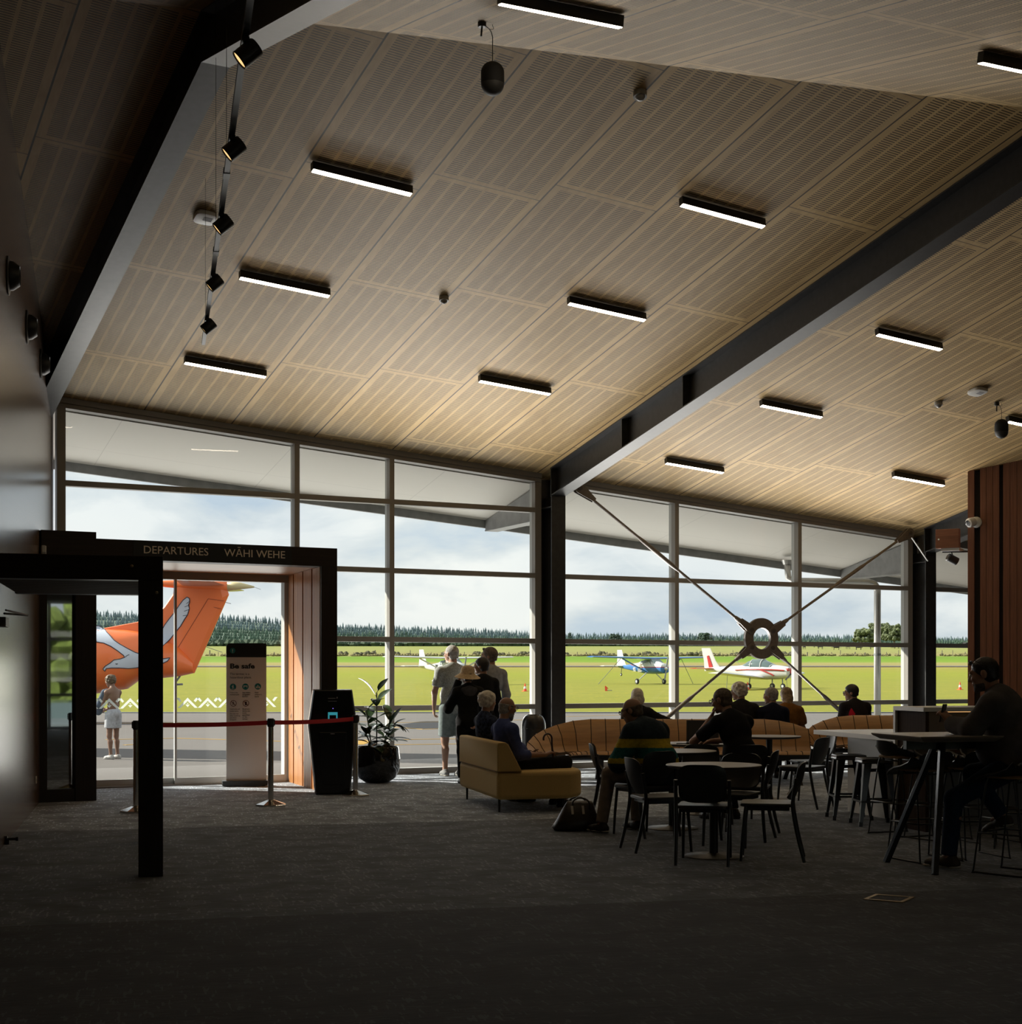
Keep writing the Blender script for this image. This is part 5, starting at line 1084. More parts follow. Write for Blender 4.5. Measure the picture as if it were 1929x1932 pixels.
def person(label, px, D, face, H=1.75, sit=None, lean=0, hunch=0, hyaw=0, hpitch=0, hroll=0, J={}, top=None, sleeve='long', bottom=None, legs='long', shoes=None, hair=None, hairtype='short', skinm=None, h=.0085, fem=False, belly=0, collar=None, glasses=None, beard=None, extra=None, split=None, zoff=0.0, toph=.018, hand=True, hem=None, groupn=None):
    x, y = AT(px, D); t = thing('person', label, 'person', (x, y, zoff), -YAW-R(face), groupn); s = H/1.75; skinm = skinm or M_SKIN
    f = .93 if fem else 1.0
    if sit is None:
        pel = V3(0, 0, .95*s); hz = .90*s
        jt = dict(hipL=V3(-.09*s, 0, hz), hipR=V3(.09*s, 0, hz), kneeL=V3(-.10*s, .015, .49*s), kneeR=V3(.10*s, .015, .49*s), ankL=V3(-.10*s, -.02, .085*s), ankR=V3(.10*s, -.02, .085*s))
    else:
        pel = V3(0, 0, sit+.10*s)
        jt = dict(hipL=V3(-.095*s, .0, sit+.085*s), hipR=V3(.095*s, .0, sit+.085*s), kneeL=V3(-.13*s, .43*s, sit+.06*s), kneeR=V3(.13*s, .43*s, sit+.06*s), ankL=V3(-.13*s, .42*s, .085*s), ankR=V3(.13*s, .42*s, .085*s))
    RL = rotx(-R(lean))
    def T(p):
        p = V3(*p)*s; p[1] += hunch*max(0, p[2]/(.5*s))**2*.12; return pel+RL @ p
    shw = .178*f
    jt.update(waist=T((0, 0, .14)), chest=T((0, .0, .33)), neck=T((0, -.01, .50)), shL=T((-shw, -.005, .432)), shR=T((shw, -.005, .432)))
    HR = rotz(-R(hyaw)) @ rotx(-R(hpitch)+R(-lean*.25)) @ np.array(Matrix.Rotation(R(hroll), 3, 'Y'))
    hb = T((0, .012, .575)); jt['head'] = hb+HR @ V3(0, .015, .10)*s
    drop = lambda sh, sx: dict(el=sh+V3(sx*.055, -.03, -.27)*s, wr=sh+V3(sx*.06, .04, -.52)*s)
    for sd, sx in (('L', -1), ('R', 1)):
        dd = drop(jt['sh'+sd], sx); jt['el'+sd] = dd['el']; jt['wr'+sd] = dd['wr']
        if sit is not None: jt['el'+sd] = jt['sh'+sd]+V3(sx*.05, .04, -.27)*s; jt['wr'+sd] = jt['kne'+'e'+sd]*.55+jt['hip'+sd]*.45+V3(0, 0, .10)
    for k, v in J.items(): jt[k] = V3(*v) if not callable(v) else v(jt)
    hd = lambda x_, y_, z_: jt['head']+HR @ (V3(x_, y_, z_)*s*1.0)
    B = Field(.025)
    B.ell(pel+V3(0, -.005, .0), V3(.155*s*(1.06 if fem else 1), .115*s, .115*s), RL); B.ell(jt['waist'], V3(.135*f*s, .10*s+belly*.5, .14*s), RL)
    if belly: B.ell(jt['waist']+RL @ V3(0, .03, -.02), V3(.15*s, .11*s+belly, .14*s), RL)
    B.ell(jt['chest'], V3(.158*f*s, .112*s, .165*s), RL); B.cap(jt['shL'], jt['shR'], .058*s*f)
    B.ell(T((0, -.035, .43)), V3(.14*s*f, .065*s, .11*s), RL)
    if fem: 
        for sx in (-1, 1): B.ell(T((sx*.075, .095, .30)), V3(.055, .05, .06)*s)
    B.cap(jt['neck']-V3(0, 0, .03), hd(0, -.03, -.075), .056*s*f, .052*s*f)
    def limbs(F, g, arms=True, legs_=True, up_only=False):
        pass
    for sd in 'LR': B.cap(T((0, -.02, .515)), jt['sh'+sd], .052*s*f, .046*s*f)
    for sd in 'LR':
        B.cap(jt['sh'+sd], jt['el'+sd], .048*s*f, .038*s*f); B.cap(jt['el'+sd], jt['wr'+sd], .039*s*f, .026*s*f)
        B.cap(jt['hip'+sd], jt['knee'+sd], .083*s, .053*s); kn, an = jt['knee'+sd], jt['ank'+sd]
        B.cap(kn, an, .050*s, .033*s); c = kn*.68+an*.32; fw = V3(0, -.02*s, 0) if sit is None else V3(0, -.018*s, 0); B.cap(c+fw, (kn*.45+an*.55)+fw*.5, .048*s, .034*s)
        B.cap(an, an+(V3(0, .09, -.05) if jt.get('toe'+sd) is None else V3(*jt['toe'+sd])*.09)*s, .032*s, .022*s)
    # head
    B.ell(hd(0, -.014, .028), V3(.077, .096, .088)*s, HR, k=.012); B.ell(hd(0, .035, -.018), V3(.062, .058, .078)*s, HR, k=.015); B.ell(hd(0, .030, -.062), V3(.054, .058, .052)*s, HR, k=.02)
    B.ell(hd(0, .078, -.098), V3(.022, .018, .018)*s, HR, k=.015); B.cap(hd(-.038, .083, .030), hd(.038, .083, .030), .012*s, k=.012); B.cap(hd(0, .090, .022), hd(0, .112, -.022), .009*s, .014*s, k=.008); B.cap(hd(-.010, .1, -.028), hd(.010, .1, -.028), .010*s, k=.008)
    for sx in (-1, 1):
        B.cut(hd(sx*.032, .104, .010), V3(.015, .013, .011)*s, .008); B.ell(hd(sx*.078, -.012, -.006), V3(.012, .022, .034)*s, HR, k=.006); B.ell(hd(sx*.04, .068, -.02), V3(.024, .024, .022)*s, HR, k=.015)
    B.cap(hd(-.020, .089, -.056), hd(.020, .089, -.056), .009*s, k=.007); B.cap(hd(-.017, .087, -.068), hd(.017, .087, -.068), .009*s, k=.007)
    # hands
    hs = {}
    for sd, sx in (('L', -1), ('R', 1)):
        w_ = jt['wr'+sd]; d = w_-jt['el'+sd]; d = d/np.linalg.norm(d)
        d2 = jt.get('hdir'+sd); d = d if d2 is None else d2/np.linalg.norm(d2)
        pn_ = jt.get('palm'+sd); pn_ = V3(-sx, 0, 0) if pn_ is None else pn_; pn_ = pn_-d*(pn_ @ d); pn_ = pn_/max(1e-6, np.linalg.norm(pn_)); ac = np.cross(pn_, d)*(-sx)   # towards the thumb
        curl = jt.get('curl'+sd, .55); curl = float(np.ravel(curl)[0])
        for q in (-.026, -.008, .010, .026): B.cap(w_+d*.015*s+ac*q*.5*s, w_+d*.085*s+ac*q*s, .014*s, .0125*s, k=.012)
        for q, L in ((.030, .070), (.011, .082), (-.010, .076), (-.030, .058)):
            b0 = w_+d*.088*s+ac*q*s; a1 = curl*.7; p1 = b0+(d*math.cos(a1)+pn_*math.sin(a1))*L*.45*s; a2 = curl*1.9; p2 = p1+(d*math.cos(a2)+pn_*math.sin(a2))*L*.33*s; a3 = curl*2.8; p3 = p2+(d*math.cos(a3)+pn_*math.sin(a3))*L*.25*s
            B.cap(b0, p1, .0095*s, .009*s, k=.004); B.cap(p1, p2, .009*s, .008*s, k=.004); B.cap(p2, p3, .008*s, .007*s, k=.004)
        tb = w_+d*.03*s+ac*.028*s; t1 = tb+(d*.7+ac*.6+pn_*.25)*.045*s; t2 = t1+(d*.85+ac*.1+pn_*.5)*.036*s; B.cap(tb, t1, .014*s, .011*s, k=.008); B.cap(t1, t2, .011*s, .0085*s, k=.005); hs[sd] = (w_+d*.08*s, d, pn_, ac)
    body = skin('body', B, h, skinm, t)
    # eyes
    m = MB(); me_ = MB()
    for sx in (-1, 1):
        c = hd(sx*.032, .088, .010); m.lathe([(.011*math.cos(a), .011*math.sin(a)) for a in np.linspace(-1.5, 1.5, 7)], c=c, n=10)
    m.build('eyes', mat('eye_white', (.55, .52, .48), .25), t, smooth=True)
    for sx in (-1, 1):
        c = hd(sx*.032, .0975, .010); me_.lathe([(.0045*math.cos(a), .003*math.sin(a)) for a in np.linspace(-1.5, 1.5, 5)], c=c, n=8)
    me_.build('irises', mat('dark_iris', (.03, .02, .015), .2), t, smooth=True)
    # clothes
    if top:
        F = Field(.03); g = toph; hz_ = hem if hem is not None else None
        F.ell(jt['waist'], V3(.135*f*s+g, .10*s+g+belly*.5, .16*s+g), RL); F.ell(jt['chest'], V3(.158*f*s+g, .112*s+g, .165*s+g), RL); F.cap(jt['shL'], jt['shR'], .058*s*f+g*.8); F.ell(pel+RL @ V3(0, 0, .0), V3(.155*s*(1.05 if fem else 1)+g, .115*s+g, .13*s+g), RL)
        F.ell(T((0, -.035, .43)), V3(.14*s*f+g*.8, .065*s+g, .11*s+g*.6), RL)
        if belly: F.ell(jt['waist']+RL @ V3(0, .03, -.02), V3(.15*s+g, .11*s+belly+g, .14*s+g), RL)
        if fem:
            for sx in (-1, 1): F.ell(T((sx*.075, .095, .30)), V3(.055, .05, .06)*s+g*.8)
        for sd in 'LR': F.cap(T((0, -.02, .505)), jt['sh'+sd], .055*s*f+g*.6, .05*s*f+g*.7)
        F.cap(jt['neck']-V3(0, 0, .05), jt['neck']+(hb-jt['neck'])*.35, .062*s*f+g*.4, .058*s*f+g*.2, clip=[(jt['neck']+(hb-jt['neck'])*(.30 if collar is None else collar), RL @ V3(0, -.25, 1))])
        for sd in 'LR':
            a, e, w_ = jt['sh'+sd], jt['el'+sd], jt['wr'+sd]; d = (e-a)/np.linalg.norm(e-a); d2 = (w_-e)/np.linalg.norm(w_-e)
            if sleeve == 'short': F.cap(a, a+(e-a)*.8, .050*s*f+g, .047*s*f+g, clip=[(a+(e-a)*.72, d)])
            elif sleeve == 'none': pass
            elif sleeve == 'puff': F.ell(a+(e-a)*.38, V3(.085, .085, .12)*s, np.array(Vector(d).to_track_quat('Z', 'Y').to_matrix())); F.cap(a, a+(e-a)*.75, .06*s, .075*s, clip=[(a+(e-a)*.72, d)])
            elif sleeve == 'rolled': F.cap(a, e, .050*s*f+g, .042*s*f+g); F.cap(e, w_, .043*s+g, .036*s+g, clip=[(e+(w_-e)*.35, d2)])
            else: F.cap(a, e, .050*s*f+g, .041*s*f+g); F.cap(e, w_, .042*s*f+g, .030*s*f+g*.8, clip=[(w_-d2*.005, d2)])
        cl = [(pel+RL @ V3(0, 0, (-.10 if hem is None else hem)*s), RL @ V3(0, 0, -1))]
        skin('shirt' if toph < .024 else 'jacket', F, h*1.05, top, t, cl, split)
    if bottom:
        F = Field(.03); g = .014 if legs == 'long' else .02
        F.ell(pel+V3(0, -.005, .0), V3(.158*s*(1.05 if fem else 1)+.010, .118*s+.010, .115*s+.008), RL)
        for sd in 'LR':
            a, k_, n_ = jt['hip'+sd], jt['knee'+sd], jt['ank'+sd]; d = (k_-a)/np.linalg.norm(k_-a); d2 = (n_-k_)/np.linalg.norm(n_-k_)
            if legs == 'short': F.cap(a, k_, .085*s+g, .072*s+g, clip=[(a+(k_-a)*.88, d)])
            elif legs == 'brief': F.cap(a, k_, .085*s+g, .085*s+g, clip=[(a+(k_-a)*.62, d)])
            else:
                F.cap(a, k_, .085*s+g, .056*s+g); F.cap(k_, n_, .054*s+g, .043*s+g, clip=[(n_-d2*.01, d2)])
        skin('shorts' if legs != 'long' else 'trousers', F, h*1.05, bottom, t, [(pel+V3(0, 0, .12*s), V3(0, 0, 1))])
    if shoes:
        for sd in 'LR':
            an = jt['ank'+sd]; fd = jt.get('toe'+sd); fd = V3(0, 1, 0) if fd is None else fd/np.linalg.norm(fd); z0 = an[2]-.085*s; F = Field(.02); fh = V3(fd[0], fd[1], 0); fh = fh/max(1e-6, np.linalg.norm(fh)); sl_ = fd[2]
            q = lambda a, z: an+fd*a*s+V3(0, 0, z*s)
            F.cap(q(-.045, -.045), q(.02, -.04), .042*s, .042*s); F.cap(q(.02, -.035), q(.155, -.052), .040*s, .030*s); F.ell(q(.10, -.052), V3(.043, .043, .032)*s); F.cap(q(-.02, -.03), q(-.02, .01), .040*s, .038*s, clip=[(q(0, .012), V3(0, 0, 1))])
            sh_ = skin('shoe', F, .0075, shoes[0], t, [(an+V3(0, 0, -.083*s), -V3(*(np.cross(np.cross(fd, V3(0, 0, 1)), fd))))])
            F = Field(.01)
            for a, w_ in ((-.045, .040), (.02, .036), (.085, .043), (.145, .036)): F.ell(q(a, -.070), V3(w_, .05, .016)*s)
            skin('sole', F, .0075, shoes[1], sh_, [(an+V3(0, 0, -.0845*s), -V3(*(np.cross(np.cross(fd, V3(0, 0, 1)), fd))))])
    # hair
    if hair:
        F = Field(.012); g = .012
        if hairtype in ('short', 'bald', 'bun', 'bob', 'long', 'crop', 'fluffy'):
            g = {'crop': .003, 'bald': .004, 'short': .012, 'fluffy': .024, 'bob': .016, 'bun': .012, 'long': .014}[hairtype]
            up = HR @ V3(0, 0, 1); fw = HR @ V3(0, 1, 0)
            if hairtype == 'bald': cl = [(hd(0, 0, .035), up), (hd(0, .035, 0), fw)]
            else: cl = [(hd(0, .070, .052), HR @ V3(0, .80, -.60)), (hd(0, -.04, -.075), HR @ V3(0, -.25, -1))]
            F.ell(hd(0, -.016, .030), (V3(.078, .097, .089)+g)*s, HR)
            if hairtype in ('short', 'fluffy', 'crop', 'bald'): F.ell(hd(0, -.045, -.035), (V3(.066, .058, .06)+g*.6)*s, HR)
            if hairtype == 'fluffy':
                for i in range(26):
                    a = i*2.4; z_ = -.03+.125*(i/26); F.ell(hd(.088*math.cos(a), -.03+.085*math.sin(a), z_), V3(.026, .026, .024)*s, HR)
            if hairtype == 'bob': cl = [(hd(0, .070, .052), HR @ V3(0, .80, -.60))]; F.ell(hd(0, -.03, -.05), (V3(.110, .09, .11))*s, HR, clip=[(hd(0, 0, -.135), HR @ V3(0, -.1, -1)), (hd(0, .035, 0), fw)])
            if hairtype == 'long': cl = [(hd(0, .070, .052), HR @ V3(0, .80, -.60))]; F.ell(hd(0, -.045, -.05), (V3(.088, .07, .11))*s, HR, clip=[(hd(0, .02, 0), fw)]); F.cap(hd(0, -.06, -.06), hd(-.02, -.09, -.27), .07*s, .045*s)
            skin('hair', F, .007, hair, t, cl)
    if beard:
        F = Field(.012); F.ell(hd(0, .033, -.068), (V3(.0575, .0615, .0555))*s, HR); F.ell(hd(0, .078, -.102), V3(.025, .021, .023 if beard[1] < .5 else .05)*s, HR)
        skin('beard', F, .007, beard[0], t, [(hd(0, 0, -.050), HR @ V3(0, -.35, 1)), (hd(0, .0, 0), HR @ V3(0, -1, 0))])
    if glasses:
        m = MB(); g_ = lambda a, b, c: tuple(hd(a, b, c))
        zc = .012 if glasses != 'head' else .098; yc = .112 if glasses != 'head' else .072
        for sx in (-1, 1):
            m.tube([g_(sx*(.033+.024*math.cos(a)), yc, zc+.019*math.sin(a)) for a in np.linspace(0, 2*PI, 17)[:-1]], .0028, 6, closed=True)
            m.tube([g_(sx*.057, yc-.002, zc+.008), g_(sx*.082, yc-.05, zc+.006), g_(sx*.084, -.015, zc+.004-(.03 if glasses == 'head' else 0))], .0026, 6)
        m.tube([g_(-.009, yc+.001, zc+.004), g_(.009, yc+.001, zc+.004)], .0026, 6)
        gl = m.build('glasses', mat('dark_glasses_frame', (.02, .018, .017), .3), t)
        m = MB()
        for sx in (-1, 1): m._add([g_(sx*(.033+.023*math.cos(a)), yc-.001, zc+.018*math.sin(a)) for a in np.linspace(0, 2*PI, 17)[:-1]]+[g_(sx*(.033+.023*math.cos(a)), yc+.001, zc+.018*math.sin(a)) for a in np.linspace(0, 2*PI, 17)[:-1]], [tuple(range(16)), tuple(range(31, 15, -1))]+[(i, (i+1) % 16, 16+(i+1) % 16, 16+i) for i in range(16)])
        m.build('lenses', mat('tinted_lenses', (.012, .012, .014), .1) if glasses in ('sun', 'head') else glassmat('spectacle_lens', (.9, .92, .9)), gl)
    if extra: extra(t, jt, hd, HR, hs, T, s, RL, pel)
    return t, jt, hs, hd
def handprop(t, p):   # a point of a person in world space
    return Matrix.Translation(t.location) @ Matrix.Rotation(t.rotation_euler.z, 4, 'Z') @ Vector(tuple(p))
A = lambda *v: V3(*v)
BLACKC = cloth('black_cotton', (.012, .012, .013)); BLACKT = cloth('black_trousers', (.013, .013, .014)); M_SHOEB = mat('black_shoe', (.015, .014, .013), .5); M_SOLE = mat('pale_sole', (.45, .42, .37), .7); M_SHOED = mat('dark_brown_shoe', (.05, .035, .025), .6); M_SOLEB = mat('dark_sole', (.03, .028, .026), .8)
GREYH = mat('grey_hair', (.34, .32, .30), .8, noise=.35, nscale=40, bump=.5); WHITEH = mat('white_hair', (.62, .57, .49), .7, noise=.25, nscale=40, bump=.5); DARKH = mat('dark_hair', (.014, .011, .010), .5, noise=.3, nscale=40, bump=.4); BROWNH = mat('grey_brown_hair', (.12, .09, .07), .7, noise=.5, nscale=40, bump=.4); BLONDE = mat('long_fair_hair', (.26, .17, .09), .6, noise=.4, nscale=30, bump=.4)
# -- four watching at the glass
person('tall man in grey check shirt and grey shorts standing closest to the glass, looking out', 855, 21.2, -22, 1.88, lean=2, hyaw=-28, J=dict(elL=(-.27, .02, 1.20), wrL=(-.24, .13, .97), ankL=(-.10, .05, .09), kneeL=(-.10, .06, .52), ankR=(.09, -.06, .09), kneeR=(.10, -.01, .52)),
       top=cloth('grey_check_shirt', (.30, .31, .29), noise=.3, nscale=60), sleeve='short', bottom=cloth('grey_shorts', (.22, .26, .26)), legs='short', shoes=(mat('grey_canvas_shoe', (.22, .22, .22), .8), M_SOLE), hair=GREYH, hairtype='crop', glasses='clear', belly=.035, hem=-.13)
def hat(t, jt, hd, HR, hs, T, s, RL, pel):
    m = MB(); MH = Matrix([list(r) for r in HR]); m.lathe([(.175, -.035), (.15, -.02), (.105, .012), (.098, .02), (.092, .07), (.075, .105), (.04, .122), (.002, .125)], c=hd(0, -.01, .028), n=36, M=MH @ Matrix.Rotation(R(10), 3, 'X')); m.build('sun_hat', cloth('straw_coloured_hat', (.55, .42, .27), nscale=60), t, autos=50)
    F = Field(.02); F.cap(jt['shL']*.75+jt['shR']*.25+V3(0, -.06, .03), jt['shL']*.25+jt['shR']*.75+V3(0, -.06, .03), .045); F.ell(T((0, -.10, .42)), V3(.09, .045, .10)); skin('hood', F, .009, cloth('grey_hood', (.06, .06, .07)), t)
    m = MB(); c = hs['L'][0]+hs['L'][2]*.02+hs['L'][1]*.02; m.box(tuple(c), (.03, .07, .06)); m.build('binoculars', M_BLKPL, t, bev=.008)
person('short woman in black with a beige sun hat, hand raised to her eyes', 884, 19.75, -14, 1.54, lean=3, hyaw=-12, J=dict(elL=lambda j: j['shL']+V3(-.10, .12, -.22), wrL=lambda j: j['head']+V3(-.085, .13, -.05), hdirL=(.5, .2, .7), palmL=(.5, -.5, -.2), elR=lambda j: j['shR']+V3(.10, -.12, -.23), wrR=lambda j: j['shR']+V3(-.04, -.17, -.40), ankL=(-.09, .0, .075), ankR=(.09, .02, .075)),
       top=BLACKC, toph=.03, bottom=BLACKT, shoes=(M_SHOEB, M_SOLEB), hair=DARKH, fem=True, extra=hat, hem=-.2)
person('dark-haired man in a black shirt standing behind the woman in the sun hat', 911, 20.35, -30, 1.69, hyaw=-38, top=BLACKC, bottom=BLACKT, shoes=(M_SHOEB, M_SOLEB), hair=DARKH, hairtype='short', skinm=M_SKIN2)
person('grey-brown-haired man in a pale shirt standing farthest right of the four at the glass', 926, 20.95, -35, 1.84, hyaw=-40, top=cloth('pale_grey_shirt', (.30, .31, .33)), bottom=cloth('navy_trousers', (.03, .035, .05)), shoes=(M_SHOED, M_SOLEB), hair=BROWNH, hairtype='short', glasses='head')
# -- two on the sofa
person('white-haired woman in a dark patterned top sitting on the mustard sofa', 921, 16.95, 62, 1.60, sit=.44, lean=-3, hyaw=-14, hpitch=4, top=cloth('navy_pattern_top', (.03, .04, .075), noise=.8, nscale=34), sleeve='short', bottom=BLACKT, shoes=(M_SHOEB, M_SOLEB), hair=WHITEH, hairtype='fluffy', fem=True, collar=.1)
wood = mat('dark_cane_wood', (.045, .022, .014), .35)
tm, jm, hm, _ = person('bearded man in a blue shirt sitting on the mustard sofa, hand on a walking stick', 970, 16.15, 62, 1.64, sit=.38, lean=-22, hunch=.55, hyaw=-2, hpitch=16, J=dict(kneeL=(-.13, .56, .50), kneeR=(.13, .58, .50), ankL=(-.14, .60, .085), ankR=(.12, .55, .085), elR=lambda j: j['shR']+V3(.06, .06, -.27), wrR=(.16, .30, .585), hdirR=(-.02, .9, .35), palmR=(-.2, .2, -1), curlR=(.75, 0, 0), elL=lambda j: j['shL']+V3(-.06, .06, -.27), wrL=(-.1, .26, .58)),
       top=cloth('blue_cotton_shirt', (.07, .095, .25)), sleeve='rolled', bottom=BLACKT, shoes=(M_SHOEB, M_SOLEB), hair=GREYH, hairtype='bald', beard=(GREYH, .9), glasses='clear', belly=.05)
c = handprop(tm, hm['R'][0]+hm['R'][2]*.02+hm['R'][1]*.02); cn = thing('walking_stick', 'dark wooden walking stick with a crook handle held by the bearded man', 'walking stick', (c.x, c.y, 0))
bdir = -Vector((math.sin(YAW+R(62)), math.cos(YAW+R(62)), 0)); foot = Vector((.10, .05, 0))
m = MB(); up = [foot, Vector((0, 0, c.z)), Vector((0, 0, c.z+.10))-foot*.12]; top_ = up[-1]
m.tube([tuple(p) for p in up]+[tuple(top_+bdir*(.052-.052*math.cos(a))+Vector((0, 0, .06+.052*math.sin(a)))) for a in np.linspace(.0, PI+.35, 14)], .0105, 10); m.build('shaft', wood, cn, smooth=True)
m = MB(); m.tube([foot+Vector((0, 0, 0)), foot*.97+Vector((0, 0, .03))], .014, 10); m.build('rubber_tip', M_BLKPL, cn)
# -- the man in the striped puffer jacket
NAVY = cloth('navy_puffer', (.02, .032, .042), bump=.6, nscale=30); YEL = cloth('yellow_puffer', (.42, .31, .02), bump=.6, nscale=30); TEAL = cloth('teal_puffer', (.012, .095, .095), bump=.6, nscale=30)
def stripes(p):
    z = p[2]-.10*abs(p[0])*0+.03*max(0, -p[0]-.1)*0
    return 1 if .795 < z < .875 else 2 if .70 < z <= .795 else 1 if .655 < z <= .70 else 0
person('balding man in a yellow and teal striped puffer jacket, his back to the camera', 1248, 13.6, -42, 1.69, sit=.445, lean=14, hunch=1.1, hyaw=-22, hpitch=14, J=dict(kneeL=(-.25, .42, .54), ankL=(-.33, .44, .085), kneeR=(.10, .42, .54), ankR=(.06, .36, .085), elL=lambda j: j['shL']+V3(-.13, .06, -.27), wrL=(-.12, .36, .68), elR=lambda j: j['shR']+V3(.11, .08, -.26), wrR=(.10, .36, .68)),
       top=[NAVY, YEL, TEAL], toph=.052, split=stripes, bottom=cloth('khaki_trousers', (.26, .21, .165)), shoes=(M_SHOEB, M_SOLE), hair=BROWNH, hairtype='bald', glasses='clear', belly=.06, collar=.55, hem=-.14)
# -- the man at the laptop
person('man in a black polo shirt leaning at the open laptop, chin in hand', 1404, 14.75, -32, 1.80, sit=.465, lean=16, hunch=.7, hyaw=-18, hpitch=10, J=dict(elL=(-.26, .47, .775), wrL=lambda j: j['head']+V3(-.05, .105, -.175), hdirL=(.25, -.1, .8), palmL=(.6, -.6, 0), curlL=(.3, 0, 0), elR=(.28, .36, .80), wrR=(.05, .56, .775), palmR=(0, 0, -1), ankL=(-.12, .34, .085), ankR=(.12, .30, .085)),
       top=BLACKC, sleeve='short', bottom=BLACKT, shoes=(M_SHOEB, M_SOLEB), hair=BROWNH, hairtype='crop', glasses='clear', belly=.03, collar=.5)
# -- people beyond the bench, facing the window
person('white-bobbed woman in black sitting beyond the bench, arm along its back', 1203, 20.45, 4, 1.60, sit=.44, lean=0, hyaw=-4, hpitch=6, J=dict(elR=lambda j: j['shR']+V3(.20, -.06, -.10), wrR=lambda j: j['shR']+V3(.42, -.10, -.16)), top=BLACKC, toph=.024, bottom=BLACKT, shoes=(M_SHOEB, M_SOLEB), hair=WHITEH, hairtype='bob', fem=True)
person('white-haired man with glasses in a dark jacket sitting beyond the bench', 1401, 20.5, -12, 1.76, sit=.44, lean=2, hunch=.3, hyaw=-42, hpitch=6, top=cloth('charcoal_jacket', (.022, .021, .021)), toph=.026, bottom=BLACKT, shoes=(M_SHOEB, M_SOLEB), hair=WHITEH, hairtype='fluffy', glasses='clear', collar=.5)
person('grey-haired woman in a navy top sitting beyond the bench, face turned left', 1461, 20.45, -4, 1.64, sit=.44, lean=4, hunch=.4, hyaw=-52, hpitch=4, top=cloth('navy_knit', (.010, .012, .028)), toph=.022, bottom=BLACKT, shoes=(M_SHOEB, M_SOLEB), hair=GREYH, hairtype='short', fem=True)
person('woman with long fair hair in a rust-brown puff-sleeved blouse beyond the bench end', 1487, 20.95, 8, 1.66, sit=.44, lean=10, hunch=.3, hyaw=-18, hpitch=16, J=dict(elR=lambda j: j['shR']+V3(.07, .06, -.26)), top=cloth('rust_brown_blouse', (.20, .085, .018)), toph=.026, sleeve='puff', bottom=BLACKT, shoes=(M_SHOED, M_SOLEB), hair=BLONDE, hairtype='long', fem=True)
def redpanel(p): return 1 if (p[1] < .02 and .80 < p[2] < .98 and abs(p[0]+.16) < .055*(1.6-abs(p[2]-.86)/.12)) else 0
person('man in a black shirt with a red panel and sunglasses sitting behind the far bench', 1621, 22.3, -12, 1.74, sit=.44, lean=12, hunch=.5, hyaw=-58, hpitch=4, top=[cloth('black_work_shirt', (.016, .013, .014)), cloth('red_panel', (.45, .01, .03))], split=redpanel, toph=.024, bottom=BLACKT, shoes=(M_SHOEB, M_SOLEB), hair=DARKH, hairtype='short', glasses='sun', collar=.4)
# -- the man at the leaner table
DENIM = cloth('dark_denim', (.02, .033, .065), nscale=40)
def belt(t, jt, hd, HR, hs, T, s, RL, pel):
    F = Field(.02); F.ell(pel+V3(0, 0, .0), V3(.158*s+.020, .118*s+.022, .14*s), RL); F.ell(jt['waist']+RL @ V3(0, .0, -.05), V3(.15*s+.018, .125*s+.016, .12*s), RL); skin('belt', F, .007, mat('brown_leather_belt', (.04, .016, .008), .5), t, [(pel+V3(0, 0, .105*s), V3(0, 0, 1)), (pel+V3(0, 0, .07*s), V3(0, 0, -1))])
tb, jb, hb_, _ = person('bearded man in a dark grey shirt and jeans on a bar stool, holding a phone', 1920, 11.1, -52, 1.82, sit=.70, lean=10, hunch=.6, hyaw=-10, hpitch=12,
       J=dict(kneeL=(-.22, .40, .53), ankL=(-.25, .43, .095), kneeR=(.16, .40, .70), ankR=(.20, .18, .375), toeR=(.25, .9, -.35), elL=(-.24, .26, 1.055), wrL=(-.12, .47, 1.09), hdirL=(.1, .45, .7), palmL=(.4, .8, -.1), curlL=(.7, 0, 0), elR=lambda j: j['shR']+V3(.07, .10, -.27), wrR=(.04, .42, 1.055), palmR=(-.2, 0, -1)),
       top=cloth('dark_grey_shirt', (.085, .078, .078), nscale=12), bottom=DENIM, shoes=(M_SHOED, M_SOLE), hair=DARKH, hairtype='crop', beard=(mat('grizzled_beard', (.085, .068, .058), .8, noise=.4, nscale=60), .3), glasses='head', belly=.10, h=.0075, collar=.5, extra=belt, toph=.040)
c = handprop(tb, hb_['L'][0]+hb_['L'][2]*.028+hb_['L'][1]*.03); t = thing('phone', 'black phone held up by the man at the leaner table', 'phone', c, tb.rotation_euler.z)
m = MB(); m.bar((0, 0, -.07), (0, -.03, .07), .074, .009, up=(0, 1, 0)); m.build('case', M_BLKPL, t, bev=.003); m = MB(); m.bar((0, -.0065, -.064), (0, -.0345, .064), .067, .001, up=(0, 1, 0)); m.build('display', mat('phone_glass', (.04, .045, .05), .1), t)
